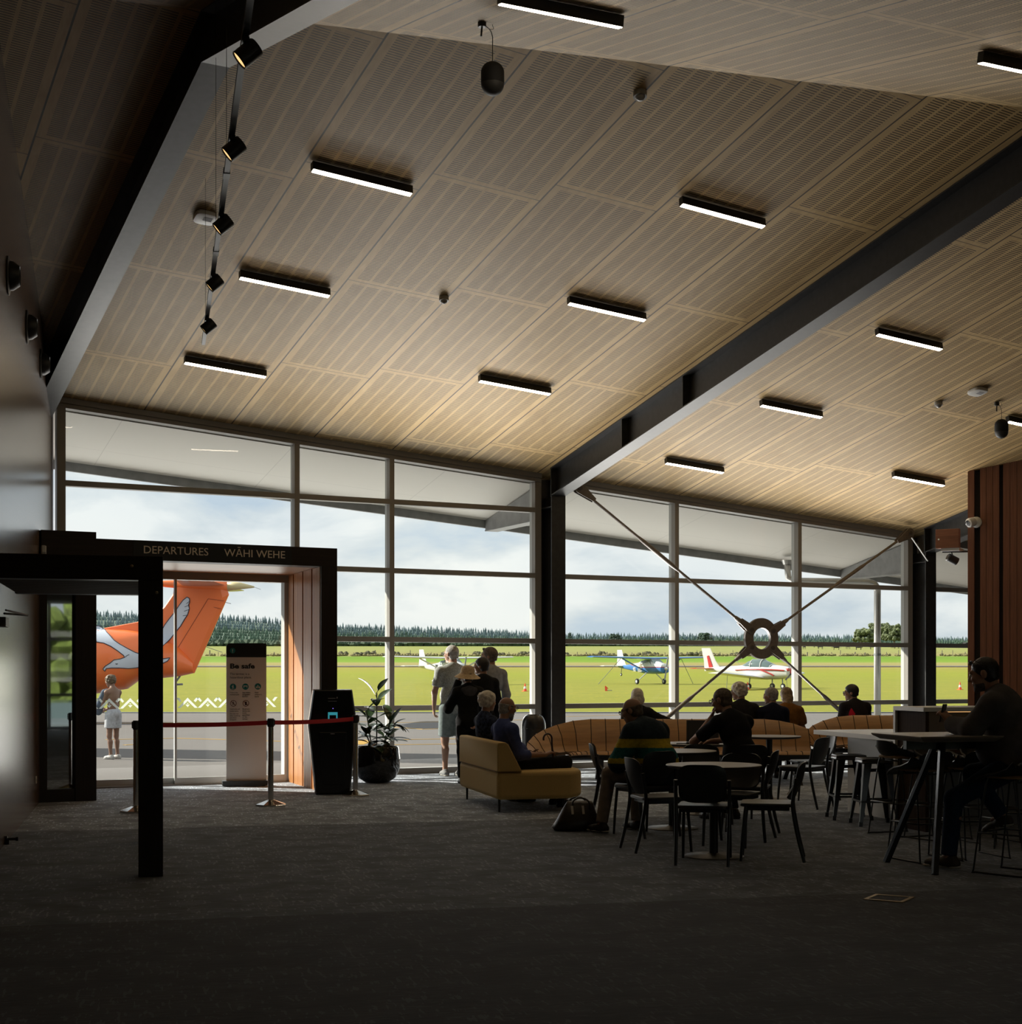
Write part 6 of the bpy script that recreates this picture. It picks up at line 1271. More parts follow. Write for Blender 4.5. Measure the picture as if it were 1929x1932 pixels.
# -- the boy on the apron
DEN2 = cloth('pale_denim', (.10, .125, .17), nscale=14)
def slung(t, jt, hd, HR, hs, T, s, RL, pel):
    F = Field(.03); F.cap(jt['shL']+V3(-.0, .05, .0), jt['elL']+V3(0, .06, 0), .06, .065); F.cap(jt['elL']+V3(0, .05, 0), jt['wrL']+V3(.02, .0, .01), .06, .055); F.cap(T((-.10, .06, .46)), T((.08, .05, .44)), .05); F.ell(jt['elL']+V3(.03, .11, -.06), V3(.07, .09, .12)); skin('slung_jacket', F, .01, DEN2, t)
person('bare-backed boy in white shorts with a denim jacket, standing on the apron outside', 214, 25.9, -62, 1.47, lean=3, hyaw=-4, hpitch=16, J=dict(elL=lambda j: j['shL']+V3(-.03, .08, -.22), wrL=lambda j: j['shL']+V3(.05, .25, -.32), elR=lambda j: j['shR']+V3(.03, .06, -.23), wrR=lambda j: j['shR']+V3(-.03, .25, -.30)), bottom=cloth('white_shorts', (.50, .51, .54)), legs='brief', shoes=(mat('white_sneaker', (.5, .48, .45), .6), mat('white_sole', (.5, .49, .47), .7)), hair=mat('brown_hair', (.12, .075, .04), .6, noise=.4, nscale=40, bump=.4), hairtype='fluffy', skinm=SKIN('sunlit_skin', (.26, .15, .105)), extra=slung, zoff=-.028, h=.009)
# ================================================================ beyond the glass
M_WHITEP = mat('white_aircraft_paint', (.62, .62, .61), .3, coat=.3); M_BLUEP = mat('blue_aircraft_paint', (.045, .16, .42), .3, coat=.3); M_REDP = mat('red_aircraft_paint', (.48, .035, .03), .3, coat=.3); M_ORANGE = mat('orange_aircraft_paint', (.95, .20, .045), .35, coat=.3)
M_TYRE = mat('black_tyre', (.02, .02, .02), .8); M_WIN = mat('dark_canopy_glass', (.10, .14, .14), .08, 0, .8); M_GREYM = mat('grey_metal_part', (.25, .26, .27), .4, .3)
def ell_ring(x, zc, rz, ry, n=24, p=1.0): return [(x, ry*math.copysign(abs(math.cos(a))**p, math.cos(a)), zc+rz*math.copysign(abs(math.sin(a))**p, math.sin(a))) for a in [2*PI*i/n for i in range(n)]]
def foil(c, t, n=8): # closed aerofoil outline along x from 0 (leading) to -c
    xs = [.5-.5*math.cos(PI*i/n) for i in range(n+1)]; th = lambda q: t*(1.48*math.sqrt(q)-.63*q-1.76*q*q+1.42*q**3-.51*q**4)
    return [(-c*q, c*th(q)) for q in xs]+[(-c*q, -c*th(q)*.6) for q in xs[-2:0:-1]]
def wing(stations, t=.13, vert=False):
    """stations (span, lead x, z, chord)"""
    m = MB(); m.loft([[(xl+a, sp, z+b) if not vert else (xl+a, b, sp) for a, b in foil(c, t)] for sp, xl, z, c in stations]); return m
def wheel(c, r, w_, par, nm='wheel'):
    m = MB(); m.lathe([(r*.55, -w_/2), (r*.9, -w_/2), (r, -w_/4), (r, w_/4), (r*.9, w_/2), (r*.55, w_/2)], c=c, n=20, M=Matrix.Rotation(R(90), 3, 'X')); o = m.build(nm, M_TYRE, par, autos=40)
    m = MB(); m.lathe([(r*.5, -w_/2-.005), (r*.5, w_/2+.005)], c=c, n=16, M=Matrix.Rotation(R(90), 3, 'X')); m.build('hub', M_WHITEP, o); return o
def plane(label, px, D, nose, z=None):   # nose: (right, away)
    x, y = AT(px, D); r_, a_ = nose; return thing('light_aircraft', label, 'aircraft', (x, y, tz(D) if z is None else z), math.atan2(-r_*SY+a_*CY, r_*CY+a_*SY), 'parked light aircraft')
# --- white high-wing at the left
def highwing(t, hull, wingm, lower=None, tail=False):
    m = MB(); m.loft([ell_ring(x, zc, rz, ry, 22, .8) for x, zc, rz, ry in ((1.85, 1.22, .20, .22), (1.75, 1.22, .36, .42), (1.0, 1.26, .44, .52), (.2, 1.36, .56, .54), (-.9, 1.38, .55, .50), (-1.9, 1.32, .38, .34), (-3.6, 1.34, .20, .14), (-5.1, 1.42, .09, .05))]); m.build('fuselage', hull, t, autos=50)
    m = wing([(-5.45, .12, 2.12, 1.1), (-5.2, .25, 2.11, 1.25), (-2.6, .35, 2.05, 1.6), (0, .35, 2.0, 1.62), (2.6, .35, 2.05, 1.6), (5.2, .25, 2.11, 1.25), (5.45, .12, 2.12, 1.1)]); m.build('wing', wingm, t, autos=40)
    m = wing([(1.4, -3.9, 0, 1.5), (2.0, -4.25, 0, 1.05), (2.75, -4.6, 0, .72)], .1, True); m.build('fin', M_WHITEP, t, autos=40)
    m = wing([(-1.7, -4.5, 1.45, .75), (0, -4.25, 1.45, 1.05), (1.7, -4.5, 1.45, .75)], .1); m.build('tailplane', wingm if lower is None else M_WHITEP, t, autos=40)
    for s in (-1, 1):
        m = MB(); m.bar((-.1, s*.5, .95), (-.15, s*2.7, 2.0), .05, .10); m.build('wing_strut', wingm, t)
        m = MB(); m.tube([(-.25, s*.4, .9), (-.30, s*1.2, .25)], [.05, .035], 8); m.build('gear_leg', M_WHITEP, t); wheel((-.30, s*1.25, .22), .22, .15, t)
        if not tail: m = MB(); m.loft([ell_ring(x, .24, rz, ry, 14) for x, rz, ry in ((.2, .02, .02), (.05, .14, .10), (-.25, .22, .13), (-.6, .12, .08), (-.85, .02, .02))]); q = m.build('wheel_fairing', M_WHITEP, t, smooth=True); q.location = (0, s*1.27, .06)
        m = MB(); m.hexa([(.55, s*.515, 1.50), (-1.0, s*.50, 1.52), (-1.0, s*.49, 1.55), (.4, s*.50, 1.55), (.30, s*.44, 1.86), (-1.1, s*.40, 1.82), (-1.1, s*.38, 1.84), (.3, s*.42, 1.88)]); m.build('side_window', M_WIN, t)
    m = MB(); m.hexa([(.95, -.42, 1.62), (.95, .42, 1.62), (.9, .42, 1.58), (.9, -.42, 1.58), (.38, -.40, 1.97), (.38, .40, 1.97), (.33, .40, 1.92), (.33, -.40, 1.92)]); m.build('windscreen', M_WIN, t)
    if tail: wheel((-4.7, 0, .75), .12, .07, t, 'tail_wheel'); m = MB(); m.tube([(-4.6, 0, 1.3), (-4.7, 0, .8)], .03, 6); m.build('tail_strut', M_GREYM, t)
    else: wheel((1.35, 0, .2), .19, .13, t, 'nose_wheel'); m = MB(); m.tube([(1.3, 0, .9), (1.35, 0, .25)], .04, 8); m.build('nose_leg', M_GREYM, t)
    m = MB(); m.lathe([(.16, 0), (.12, .12), (.01, .24)], c=(1.85, 0, 1.22), n=16, M=Matrix.Rotation(R(90), 3, 'Y')); m.build('spinner', M_WHITEP, t, smooth=True)
    m = MB(); m.bar((1.93, 0, 1.22), (1.93, .15, 2.1), .12, .03); m.bar((1.93, 0, 1.22), (1.93, -.15, .34), .12, .03); m.build('propeller', M_GREYM, t)
    m = MB(); m.tube([(-.6, .1, 2.0), (-.9, .1, 2.5)], .012, 5); m.tube([(-1.0, -.1, 2.0), (-1.2, -.1, 2.3)], .012, 5); m.build('aerials', M_GREYM, t)
t = plane('white high-wing light aircraft with black registration, half hidden by the watching people', 853, 113, (.52, -.85)); highwing(t, M_WHITEP, M_WHITEP)
text_mesh('registration', 'ZK-ELH', .34, mat('black_registration', (.02, .02, .02), .5), t, (-2.05, -.36, 1.20), (R(90), 0, R(-4.5)), 1.5, .01, .01)
for zz, mt in ((1.30, mat('gold_stripe', (.45, .30, .06), .4)), (1.22, M_BLUEP)):
    m = MB(); m.bar((1.2, -.50, zz-.04), (-.9, -.525, zz), .02, .06); m.bar((-.9, -.525, zz), (-1.9, -.36, zz+.02), .02, .05); m.build('stripe', mt, t)
# --- blue and white tie-down aircraft
t = plane('blue and white high-wing aircraft tied down with a striped hatch and number 92', 1232, 116, (.46, -.89))
hullm = bpy.data.materials.new('blue_and_white_hull'); hullm.use_nodes = True; nt = hullm.node_tree; b = nt.nodes['Principled BSDF']; tc = nd(nt, 'ShaderNodeTexCoord'); s_ = nd(nt, 'ShaderNodeSeparateXYZ'); nt.links.new(tc.outputs['Object'], s_.inputs[0])
e_ = math_n(nt, 'ADD', s_.outputs[2], math_n(nt, 'MULTIPLY', math_n(nt, 'MAXIMUM', math_n(nt, 'SUBTRACT', -1.5, s_.outputs[0]), 0.0), -.16))
nt.links.new(mixc(nt, math_n(nt, 'LESS_THAN', e_, 1.30), mixc(nt, math_n(nt, 'LESS_THAN', e_, 1.36), (.66, .66, .66), (.42, .04, .03)), (.045, .17, .45)), b.inputs['Base Color']); b.inputs['Roughness'].default_value = .3
highwing(t, hullm, M_BLUEP, lower=1, tail=True)
m = MB()
for i in range(7): m.bar((-.75, -.55, .98+i*.10), (-1.35, -.52, .98+i*.10), .02, .045)
m.build('striped_hatch', mat('cream_louvre', (.55, .48, .33), .6), t)
text_mesh('number', '92', .30, M_WHITEP, t, (-2.35, -.34, 1.02), (R(90), 0, R(-5)), .45, .01, .01)
for s in (-1, 1):
    m = MB(); m.tube([(-.2, s*2.8, 2.0), (-.9, s*4.4, .02)], .022, 6); m.build('tie_down', M_GREYM, t)
# --- white and red low-wing
t = plane('white low-wing aircraft with red stripes and bubble canopy, beyond the steel ring', 1437, 98, (.71, -.71))
m = MB(); m.loft([ell_ring(x, zc, rz, ry, 22, .85) for x, zc, rz, ry in ((2.35, 1.08, .16, .18), (2.25, 1.08, .36, .40), (1.4, 1.10, .46, .52), (.4, 1.12, .50, .58), (-.8, 1.14, .48, .54), (-2.0, 1.20, .34, .34), (-3.4, 1.28, .20, .17), (-4.6, 1.36, .09, .06))]); m.build('fuselage', M_WHITEP, t, autos=50)
m = wing([(-4.65, .25, 1.05, 1.1), (-4.4, .45, 1.03, 1.45), (-.5, .55, .74, 1.65), (.5, .55, .74, 1.65), (4.4, .45, 1.03, 1.45), (4.65, .25, 1.05, 1.1)], .14); m.build('wing', M_WHITEP, t, autos=40)
m = wing([(1.2, -3.2, 0, 1.5), (1.9, -3.75, 0, 1.0), (2.75, -4.2, 0, .75)], .1, True); fin = m.build('fin', M_WHITEP, t, autos=40)
m = MB(); m.prism([(-3.95, 1.45), (-4.25, 1.35), (-4.45, 2.2), (-4.30, 2.25)], -.07, .07, lambda a, b_, h: (a, h, b_)); m.build('red_flash', M_REDP, fin)
m = wing([(-1.7, -4.0, 1.36, .75), (0, -3.8, 1.36, .95), (1.7, -4.0, 1.36, .75)], .1); m.build('tailplane', M_REDP, t, autos=40)
m = MB(); m.loft([ell_ring(x, 1.45, rz, ry, 20) for x, rz, ry in ((1.15, .04, .38), (.8, .26, .46), (.2, .52, .47), (-.5, .52, .45), (-1.0, .38, .38), (-1.5, .06, .2))]); m.build('canopy', M_WIN, t, smooth=True)
m = MB()
for x, rz, ry in ((.22, .53, .48), (-.62, .50, .45), (-1.35, .16, .27), (.95, .16, .43)): m.tube([(x, ry*math.cos(a), 1.45+rz*math.sin(a)) for a in np.linspace(0, PI, 14)], .035, 6)
m.build('canopy_frame', M_WHITEP, t)
for s in (-1, 1):
    m = MB(); pts = [(2.1, s*.44, 1.22), (.9, s*.585, 1.28), (-.4, s*.595, 1.30), (-1.8, s*.40, 1.26)]; m.tube(catmull(pts, 5), .05, 6, flat=1); m.tube(catmull([(.3, s*.60, 1.28), (1.1, s*.585, 1.02), (1.35, s*.54, .88)], 5), .045, 6); m.build('red_stripe', M_REDP, t)
    m = MB(); m.tube([(.0, s*1.25, .85), (-.05, s*1.3, .2)], .04, 8); m.build('gear_leg', M_GREYM, t); wheel((-.05, s*1.32, .19), .19, .13, t)
    m = MB(); m.tube([(-.3, s*3.3, .95), (-.3, s*3.4, .02)], .015, 6); m.build('tie_down', M_GREYM, t)
wheel((1.7, 0, .19), .18, .12, t, 'nose_wheel'); m = MB(); m.tube([(1.65, 0, .8), (1.7, 0, .2)], .04, 8); m.build('nose_leg', M_GREYM, t)
m = MB(); m.lathe([(.17, 0), (.13, .14), (.01, .28)], c=(2.33, 0, 1.08), n=16, M=Matrix.Rotation(R(90), 3, 'Y')); m.build('spinner', M_REDP, t, smooth=True)
m = MB(); m.bar((2.42, 0, 1.08), (2.42, .75, 1.55), .12, .03); m.bar((2.42, 0, 1.08), (2.42, -.75, .61), .12, .03); m.build('propeller', M_BLKPL, t)
m = MB(); m.bx(2.1, 2.36, -.36, .36, 1.16, 1.36); m.build('cowling_top', M_REDP, t, bev=.06)
m = MB(); m.tube([(-1.7, 0, 1.5), (-2.2, 0, 2.1)], .012, 5); m.build('aerial', M_GREYM, t)
# --- the orange airliner's tail outside the doors. local x to the picture's right, y away, z up
OD = 45.0; ox, oy = AT(300, OD); ot = thing('airliner', 'orange airliner with a white sea bird on its tail, just outside the departures doors', 'aircraft', (ox, oy, 0), -YAW)
K = OD/FPX; q2 = lambda px, py: ((px-300)*K, EYE+(1269-py)*K)       # pixel survey of its flank -> metres
prof = [(-420, 1150, 1330), (-100, 1168, 1325), (60, 1180, 1318), (180, 1186, 1309), (240, 1188, 1300), (262, 1190, 1284), (300, 1200, 1280), (340, 1222, 1276), (366, 1248, 1270)]
m = MB(); rings = []
for px, a, b_ in prof:
    x0, z1 = q2(px, a); _, z0 = q2(px, b_); rz_ = (z1-z0)/2; rings.append(ell_ring(x0, (z0+z1)/2, rz_, min(rz_*.95, .06+rz_*.9), 36))
m.loft(rings); m.build('fuselage', M_ORANGE, ot, autos=50)
finp = [(170, 1190), (267, 1172), (296, 1160), (313, 1141), (329, 1118), (331, 1098), (428, 1106), (432, 1122), (367, 1270), (314, 1276), (262, 1284)]
m = MB(); P_ = [q2(*p) for p in finp]; cxy = (sum(p[0] for p in P_)/len(P_), sum(p[1] for p in P_)/len(P_))
m.loft([[(p[0], yy, p[1]) for p in [(cxy[0]+(p[0]-cxy[0])*sc, cxy[1]+(p[1]-cxy[1])*sc) for p in P_]] for yy, sc in ((-.09, .90), (-.03, 1), (.03, 1), (.09, .90))]); fin = m.build('fin', M_ORANGE, ot)
m = MB()
for a, b_ in (((394, 1130), (320, 1250)), ((394, 1130), (424, 1134)), ((405, 1146), (419, 1149))): p, q_ = q2(*a), q2(*b_); m.bar((p[0], -.094, p[1]), (q_[0], -.094, q_[1]), .012, .018, up=(0, 1, 0))
m.build('rudder_seams', mat('dark_orange_seam', (.3, .06, .02), .6), fin)
m = MB(); xl, zt = q2(331, 1098); m.loft([ell_ring(q2(px, (a+b_)/2)[0], q2(px, (a+b_)/2)[1], (b_-a)/2*K, rr, 18) for px, a, b_, rr in ((285, 1098, 1102, .05), (312, 1095, 1108, .12), (360, 1094, 1112, .15), (400, 1095, 1114, .15), (430, 1096, 1115, .13))]); bl = m.build('fin_bullet', M_ORANGE, ot, smooth=True)
m = MB(); m.loft([ell_ring(q2(px, (a+b_)/2)[0], q2(px, (a+b_)/2)[1], (b_-a)/2*K, rr, 18) for px, a, b_, rr in ((430, 1096, 1115, .13), (455, 1099, 1112, .09), (480, 1106, 1109, .015))]); m.build('cream_tip', mat('cream_paint', (.62, .52, .28), .4), bl, smooth=True)
x1, z1 = q2(344, 1104); m = MB()
m.loft([[(x1+xo-a*1.0, yy, z1+b_-.0) for a, b_ in foil(cc, .11)] for yy, xo, cc in ((-3.2, .55, .75), (-2.9, .4, .95), (-.05, 0, 1.3), (.05, 0, 1.3), (2.9, .4, .95), (3.2, .55, .75))]); m.build('tailplane', mat('silver_tailplane', (.55, .56, .58), .25, .5), ot, autos=40)
m = MB(); m.lathe([(.05, 0), (.05, .05), (.03, .09), (.005, .10)], c=(q2(421, 1096)[0], 0, q2(421, 1097)[1]), n=14); m.build('beacon', mat('red_beacon', (.8, .03, .03), .3), ot)
m = MB(); m.tube([(q2(478, 1107)[0], 0, q2(478, 1107)[1]), (q2(492, 1112)[0], 0, q2(492, 1112)[1])], .006, 5)
for a, b_ in (((424, 1136), (436, 1139)), ((388, 1220), (420, 1231))): p, q_ = q2(*a), q2(*b_); m.tube([(p[0], 0, p[1]), (q_[0], 0, q_[1])], .008, 5)
m.build('static_wicks', M_GREYM, ot)
m = MB(); p, q_ = q2(340, 1278), q2(322, 1288); m.tube([tuple(v) for v in catmull([(p[0], 0, p[1]+.05), (q2(331, 1290)[0], 0, q2(331, 1290)[1]), (q2(345, 1291)[0], 0, q2(345, 1291)[1])], 5)], .03, 8); m.build('tail_skid', M_GREYM, ot)
# bird
def flank(px, py):
    x0, z0 = q2(px, py); yo = -.092
    for i in range(len(prof)-1):
        a, b_ = prof[i], prof[i+1]
        if a[0] <= px <= b_[0]:
            tt = (px-a[0])/(b_[0]-a[0]); top = EYE+(1269-(a[1]+(b_[1]-a[1])*tt))*K; bot = EYE+(1269-(a[2]+(b_[2]-a[2])*tt))*K; rr = (top-bot)/2; zc = (top+bot)/2; ry = min(rr*.95, .06+rr*.9); e = (z0-zc)/rr
            if abs(e) < 1: yo = min(yo, -ry*math.sqrt(1-e*e))
    return (x0, yo-.012, z0)
z1_ = lambda X, Y: (X/5.076, 960+Y/5.076); z3_ = lambda X, Y: (240+X/4.593, 1000+Y/4.593)
birdA = [z1_(*p) for p in ((860, 1080), (915, 1118), (958, 1122), (1022, 1158), (1095, 1212), (1150, 1262), (1210, 1300), (1290, 1345), (1352, 1378), (1420, 1400), (1500, 1425), (1590, 1440), (1665, 1428), (1640, 1460), (1590, 1485), (1500, 1500), (1430, 1510), (1352, 1524), (1290, 1530), (1215, 1525), (1140, 1525), (1092, 1530), (1078, 1556), (1062, 1535), (1085, 1508), (1130, 1480), (1165, 1450), (1225, 1440), (1262, 1425), (1250, 1405), (1200, 1365), (1130, 1320), (1060, 1290), (995, 1280), (945, 1220), (905, 1140))]
birdB = [z3_(*p) for p in ((250, 1010), (290, 900), (333, 822), (370, 772), (420, 710), (460, 650), (490, 610), (525, 582), (546, 595), (548, 625), (538, 652), (546, 680), (530, 735), (505, 772), (470, 832), (415, 900), (380, 945), (333, 1010), (300, 1060))]
M_BIRD = mat('pale_bird_paint', (.62, .66, .74), .4); M_BLINE = mat('navy_outline', (.02, .025, .05), .5)
for nm, poly in (('sea_bird_emblem', birdA), ('sea_bird_wing', birdB)):
    # triangulate in the flank plane, refine, then lay on to the flank
    bm = bmesh.new(); vs = [bm.verts.new((p[0], p[1], 0)) for p in poly]; fc = bm.faces.new(vs); bmesh.ops.triangulate(bm, faces=[fc])
    for _ in range(3): bmesh.ops.subdivide_edges(bm, edges=[e for e in bm.edges if e.calc_length() > 6], cuts=1); bmesh.ops.triangulate(bm, faces=bm.faces[:])
    M2 = MB(); top = [flank(v.co.x, v.co.y) for v in bm.verts]; bm.verts.index_update(); k = len(top)
    M2._add(top, [tuple(v.index for v in f.verts) for f in bm.faces]); bm.free()
    em = M2.build(nm, M_BIRD, ot); so_ = em.modifiers.new('skin', 'SOLIDIFY'); so_.thickness = .004
    m = MB(); pts = [Vector(flank(*((1-t_)*poly[i][0]+t_*poly[(i+1) % len(poly)][0], (1-t_)*poly[i][1]+t_*poly[(i+1) % len(poly)][1]))) for i in range(len(poly)) for t_ in (0, .5)]
    m.tube(pts, .013, 6, closed=True)
    if poly is birdA:
        m.tube([flank(*z1_(*p)) for p in ((1262, 1425), (1285, 1405), (1300, 1400))], .01, 5); m.tube([flank(*z1_(*p)) for p in ((1180, 1485), (1192, 1490), (1200, 1484))], .014, 5)
    else:
        for a, b_ in (((545, 652), (505, 668)), ((543, 690), (500, 705)), ((528, 738), (490, 745)), ((545, 620), (520, 640))): m.tube([flank(*z3_(*a)), flank(*z3_(*b_))], .009, 5)
    m.build('outline', M_BLINE, em)
m = MB()
for sx in (0, 2.9): m.tube([(-12+sx*0, -1.6+sx, 0), (-12, -1.6+sx, .8)], .08, 8)
m.build('main_gear', M_GREYM, ot)
# --- cones
M_CONE = mat('orange_cone', (.85, .09, .03), .5); M_CONEW = mat('white_cone_band', (.75, .74, .72), .5)
def cone_at(px, D, label, h=.5):
    x, y = AT(px, D); t = thing('traffic_cone', label, 'traffic cone', (x, y, tz(D)), 0, 'orange traffic cones'); k = h/.5
    m = MB(); m.bx(-.15*k, .15*k, -.15*k, .15*k, 0, .03*k); m.lathe([(.11*k, .03*k), (.025*k, .5*k)], n=16); m.build('cone', M_CONE, t)
    m = MB(); m.lathe([(.088*k, .17*k), (.062*k, .31*k)], n=16); m.build('white_band', M_CONEW, t)
cone_at(991, 92, 'orange cone standing on the grass left of the middle column'); cone_at(1411, 96, 'orange cone under the wing of the white low-wing aircraft'); cone_at(1812, 96, 'orange cone seen in the narrow window left of the timber wall')
for i, px in enumerate((925, 930, 935)): cone_at(px, 372, ('leftmost', 'middle', 'rightmost')[i]+' of three tiny orange cones near the far fence', 1.0)
x, y = AT(1146, 93); t = thing('fallen_flag', 'small orange marker flag lying on the grass', 'marker flag', (x, y, tz(93))); m = MB(); m.loft([[(-.22, -.1, 0), (-.1, .1, 0), (.0, -.05, 0)], [(-.2, -.05, .3), (-.1, .06, .33), (-.05, -.05, .25)], [(-.1, 0, .2), (.05, .05, .16), (.1, -.02, .12)]]); m.build('flag', M_CONE, t); m = MB(); m.tube([(0, 0, .04), (.35, 0, .03)], .02, 6); m.build('stick', M_GREYM, t)
# --- fence across the far field
FD = 386.0; fx, fy = AT(1130, FD); fe = thing('farm_fence', 'post and wire farm fence along the far edge of the airfield', 'fence', (fx, fy, 0), -YAW); M_POST = mat('weathered_post', (.16, .14, .12), .9)
random.seed(5); s_mid = (1130-964.5)/FPX*FD
for px in range(330, 1850, 21):
    s_ = (px+random.uniform(-4, 4)-964.5)/FPX*FD-s_mid; hh = random.choice((.9, 1.0, 1.05, 1.5)); z = tz(FD)
    m = MB(); m.tube([(s_, 0, z-.3), (s_+random.uniform(-.05, .05), 0, z+hh)], random.choice((.07, .09, .14)), 6); m.build('post', M_POST, fe)
for zz in (.35, .65, .95):
    m = MB(); m.tube([((px-964.5)/FPX*FD-s_mid, 0, tz(FD)+zz) for px in (320, 1860)], .012, 5); m.build('wire', M_POST, fe)
def scrub(name, label, cat, n, prange, Dr, hr, mt, seed, kind='stuff'):
    random.seed(seed); m = MB()
    for i in range(n):
        px = random.uniform(*prange); D = random.uniform(*Dr); x, y, _ = W((px-964.5)/FPX*D, D); z = tz(D); r = random.uniform(*hr)
        for j in range(3):
            a = random.uniform(0, 6.3); c = Vector((x+math.cos(a)*r, y+math.sin(a)*r, z)); m.loft([[(c.x+rr*math.cos(b_), c.y+rr*math.sin(b_), c.z+zz) for b_ in [PI*2*q/6 for q in range(6)]] for rr, zz in ((r*.6, 0), (r*.9, r*.5), (r*.3, r*1.1))])
    o = m.build(name, mt); return tag(o, label, cat, None, kind)
scrub('dry_grass', 'tufts of dry straw-coloured grass along the far fence', 'dry grass', 420, (330, 1850), (383, 389), (.25, .6), mat('dry_straw', (.20, .17, .07), .9), 3)
scrub('brushwood', 'low brown brush piles and bushes by the far fence', 'bushes', 60, (640, 1500), (384, 398), (.5, 1.0), mat('brown_brush', (.09, .085, .04), .9), 4)
scrub('low_bushes', 'low dark bushes at the foot of the far forest', 'bushes', 500, (300, 1400), (505, 560), (.8, 2.2), mat('dark_bush', (.035, .06, .03), .9), 6)
# --- cows
def make_cow():
    m = MB(); m.tube([(-1.0, 0, 1.0), (-.9, 0, 1.02), (-.3, 0, .98), (.5, 0, 1.0), (.9, 0, 1.12)], [.15, .33, .38, .36, .2], 10); m.tube([(.85, 0, 1.15), (1.2, 0, 1.3), (1.55, 0, 1.15)], [.2, .17, .1], 8)
    for x in (-.8, .65):
        for s in (-.2, .2): m.tube([(x, s, .9), (x-.05, s, .45), (x, s, 0)], [.11, .06, .06], 6)
    m.tube([(-1.05, 0, 1.2), (-1.15, 0, .6)], .03, 5); return m
random.seed(21); cm = [mat('black_cow_hide', (.012, .011, .011), .8), mat('white_cow_hide', (.5, .48, .45), .8)]
cow0 = {}
for i, px in enumerate((1518, 1540, 1549, 1555, 1573, 1578, 1586, 1590, 1601, 1606, 1612, 1620, 1626, 1631, 1648, 1657, 1685, 1692, 1779, 1822)):
    D = random.uniform(455, 505); x, y, _ = W((px-964.5)/FPX*D, D); kk = 1 if i in (6, 7, 18) else 0
    if kk not in cow0: o = make_cow().build('cow', cm[kk], None, smooth=True); cow0[kk] = o
    else: o = cow0[kk].copy(); COL.objects.link(o)
    o.location = (x, y, tz(D)); o.rotation_euler = (0, 0, random.uniform(0, 6.28))
    tag(o, 'pale cow grazing among the black cows in the far paddock' if kk else 'black cow grazing in the far paddock, tiny beyond the fence', 'cow', 'cows in the far paddock')
# --- forest of conifers on the far slope
def ytop(px):
    pts = [(-400, 1150), (180, 1156), (300, 1160), (420, 1163), (545, 1172), (640, 1180), (760, 1184), (1000, 1195), (1070, 1199), (1500, 1201), (1900, 1208), (2600, 1212)]
    for a, b_ in zip(pts, pts[1:]):
        if a[0] <= px <= b_[0]: return a[1]+(b_[1]-a[1])*(px-a[0])/(b_[0]-a[0])
    return 1200
ROWS = 10; rowD = [820+75*i for i in range(ROWS)]
def slope_z(px, i): yy = 1222-(1222-ytop(px)-7)*(i/(ROWS-1)); return EYE+(1269-yy)/FPX*rowD[i]
m = MB(); pxs = list(range(-400, 2601, 60)); m.grid([[(*W((px-964.5)/FPX*rowD[i], rowD[i])[:2], slope_z(px, i)-(8 if i == 0 else 0)) for px in pxs] for i in range(ROWS)]); struct(m.build('ground_hill', mat('hill_undergrowth', (.06, .095, .065), .95), smooth=True))
def cones(name, label, rows, mt, seed, pr=(-150, 2050), dpx=4.2, hp=(7, 13)):
    random.seed(seed); m = MB()
    for i in rows:
        px = pr[0]+random.random()*dpx
        while px < pr[1]:
            D = rowD[i]+random.uniform(-20, 20); x, y, _ = W((px-964.5)/FPX*rowD[i], rowD[i]); z = slope_z(px, i); h = random.uniform(*hp)/FPX*D*1.15; r = h*random.uniform(.16, .23); n = 6; ro = random.random()*6
            rg = lambda rr, zz: [(x+rr*math.cos(ro+PI*2*q/n)*random.uniform(.8, 1.2), y+rr*math.sin(ro+PI*2*q/n), z+zz) for q in range(n)]
            m.loft([rg(r*.5, -.5), rg(r, h*.22), rg(r*.45, h*.55), rg(r*.62, h*.56), rg(.02, h)], cap=False); px += random.uniform(.55, 1.5)*dpx
    return tag(m.build(name, mt), label, 'forest', None, 'stuff')
cones('conifer_forest', 'conifer forest along the far ridge, blue-green haze put into its colour', range(6, ROWS), mat('far_conifer_haze', (.14, .195, .20), .9, noise=.3, nscale=.05), 31)  # distance haze put into the foliage colour, bluer and paler than the near rows
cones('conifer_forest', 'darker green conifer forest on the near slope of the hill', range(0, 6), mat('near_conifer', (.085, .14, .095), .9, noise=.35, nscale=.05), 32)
def roundtree(px, D, wpx, hpx, label, mt, seed, base=None):
    random.seed(seed); x, y, _ = W((px-964.5)/FPX*D, D); z = tz(D); k = D/FPX; t = thing('broadleaf_tree', label, 'tree', (x, y, z), 0, 'round-headed trees')
    m = MB()
    for i in range(190):
        a = random.uniform(0, 6.28); v = random.random(); e = random.uniform(.0, 1.0); rr = wpx*k*.5*math.sqrt(random.random())*(1-.55*max(0, e-.45)); c = Vector((math.cos(a)*rr, math.sin(a)*rr, hpx*k*(.28+.62*e))); r = wpx*k*random.uniform(.045, .095); n = 7
        m.loft([[(c.x+q1*r*math.cos(b_)*random.uniform(.8, 1.2), c.y+q1*r*math.sin(b_)*random.uniform(.8, 1.2), c.z+zz*r) for b_ in [PI*2*q/n for q in range(n)]] for q1, zz in ((.3, -.8), (.9, -.35), (1, .15), (.7, .65), (.15, .95))])
    m.build('crown', mt, t); m = MB(); m.tube([(0, 0, -1), (0, 0, hpx*k*.45)], [wpx*k*.04, wpx*k*.03], 7); m.build('trunk', M_POST, t)
gumm = mat('gum_tree_leaves', (.105, .125, .055), .9, noise=.5, nscale=.3); dkm = mat('dark_tree_leaves', (.045, .075, .055), .9, noise=.4, nscale=.3)
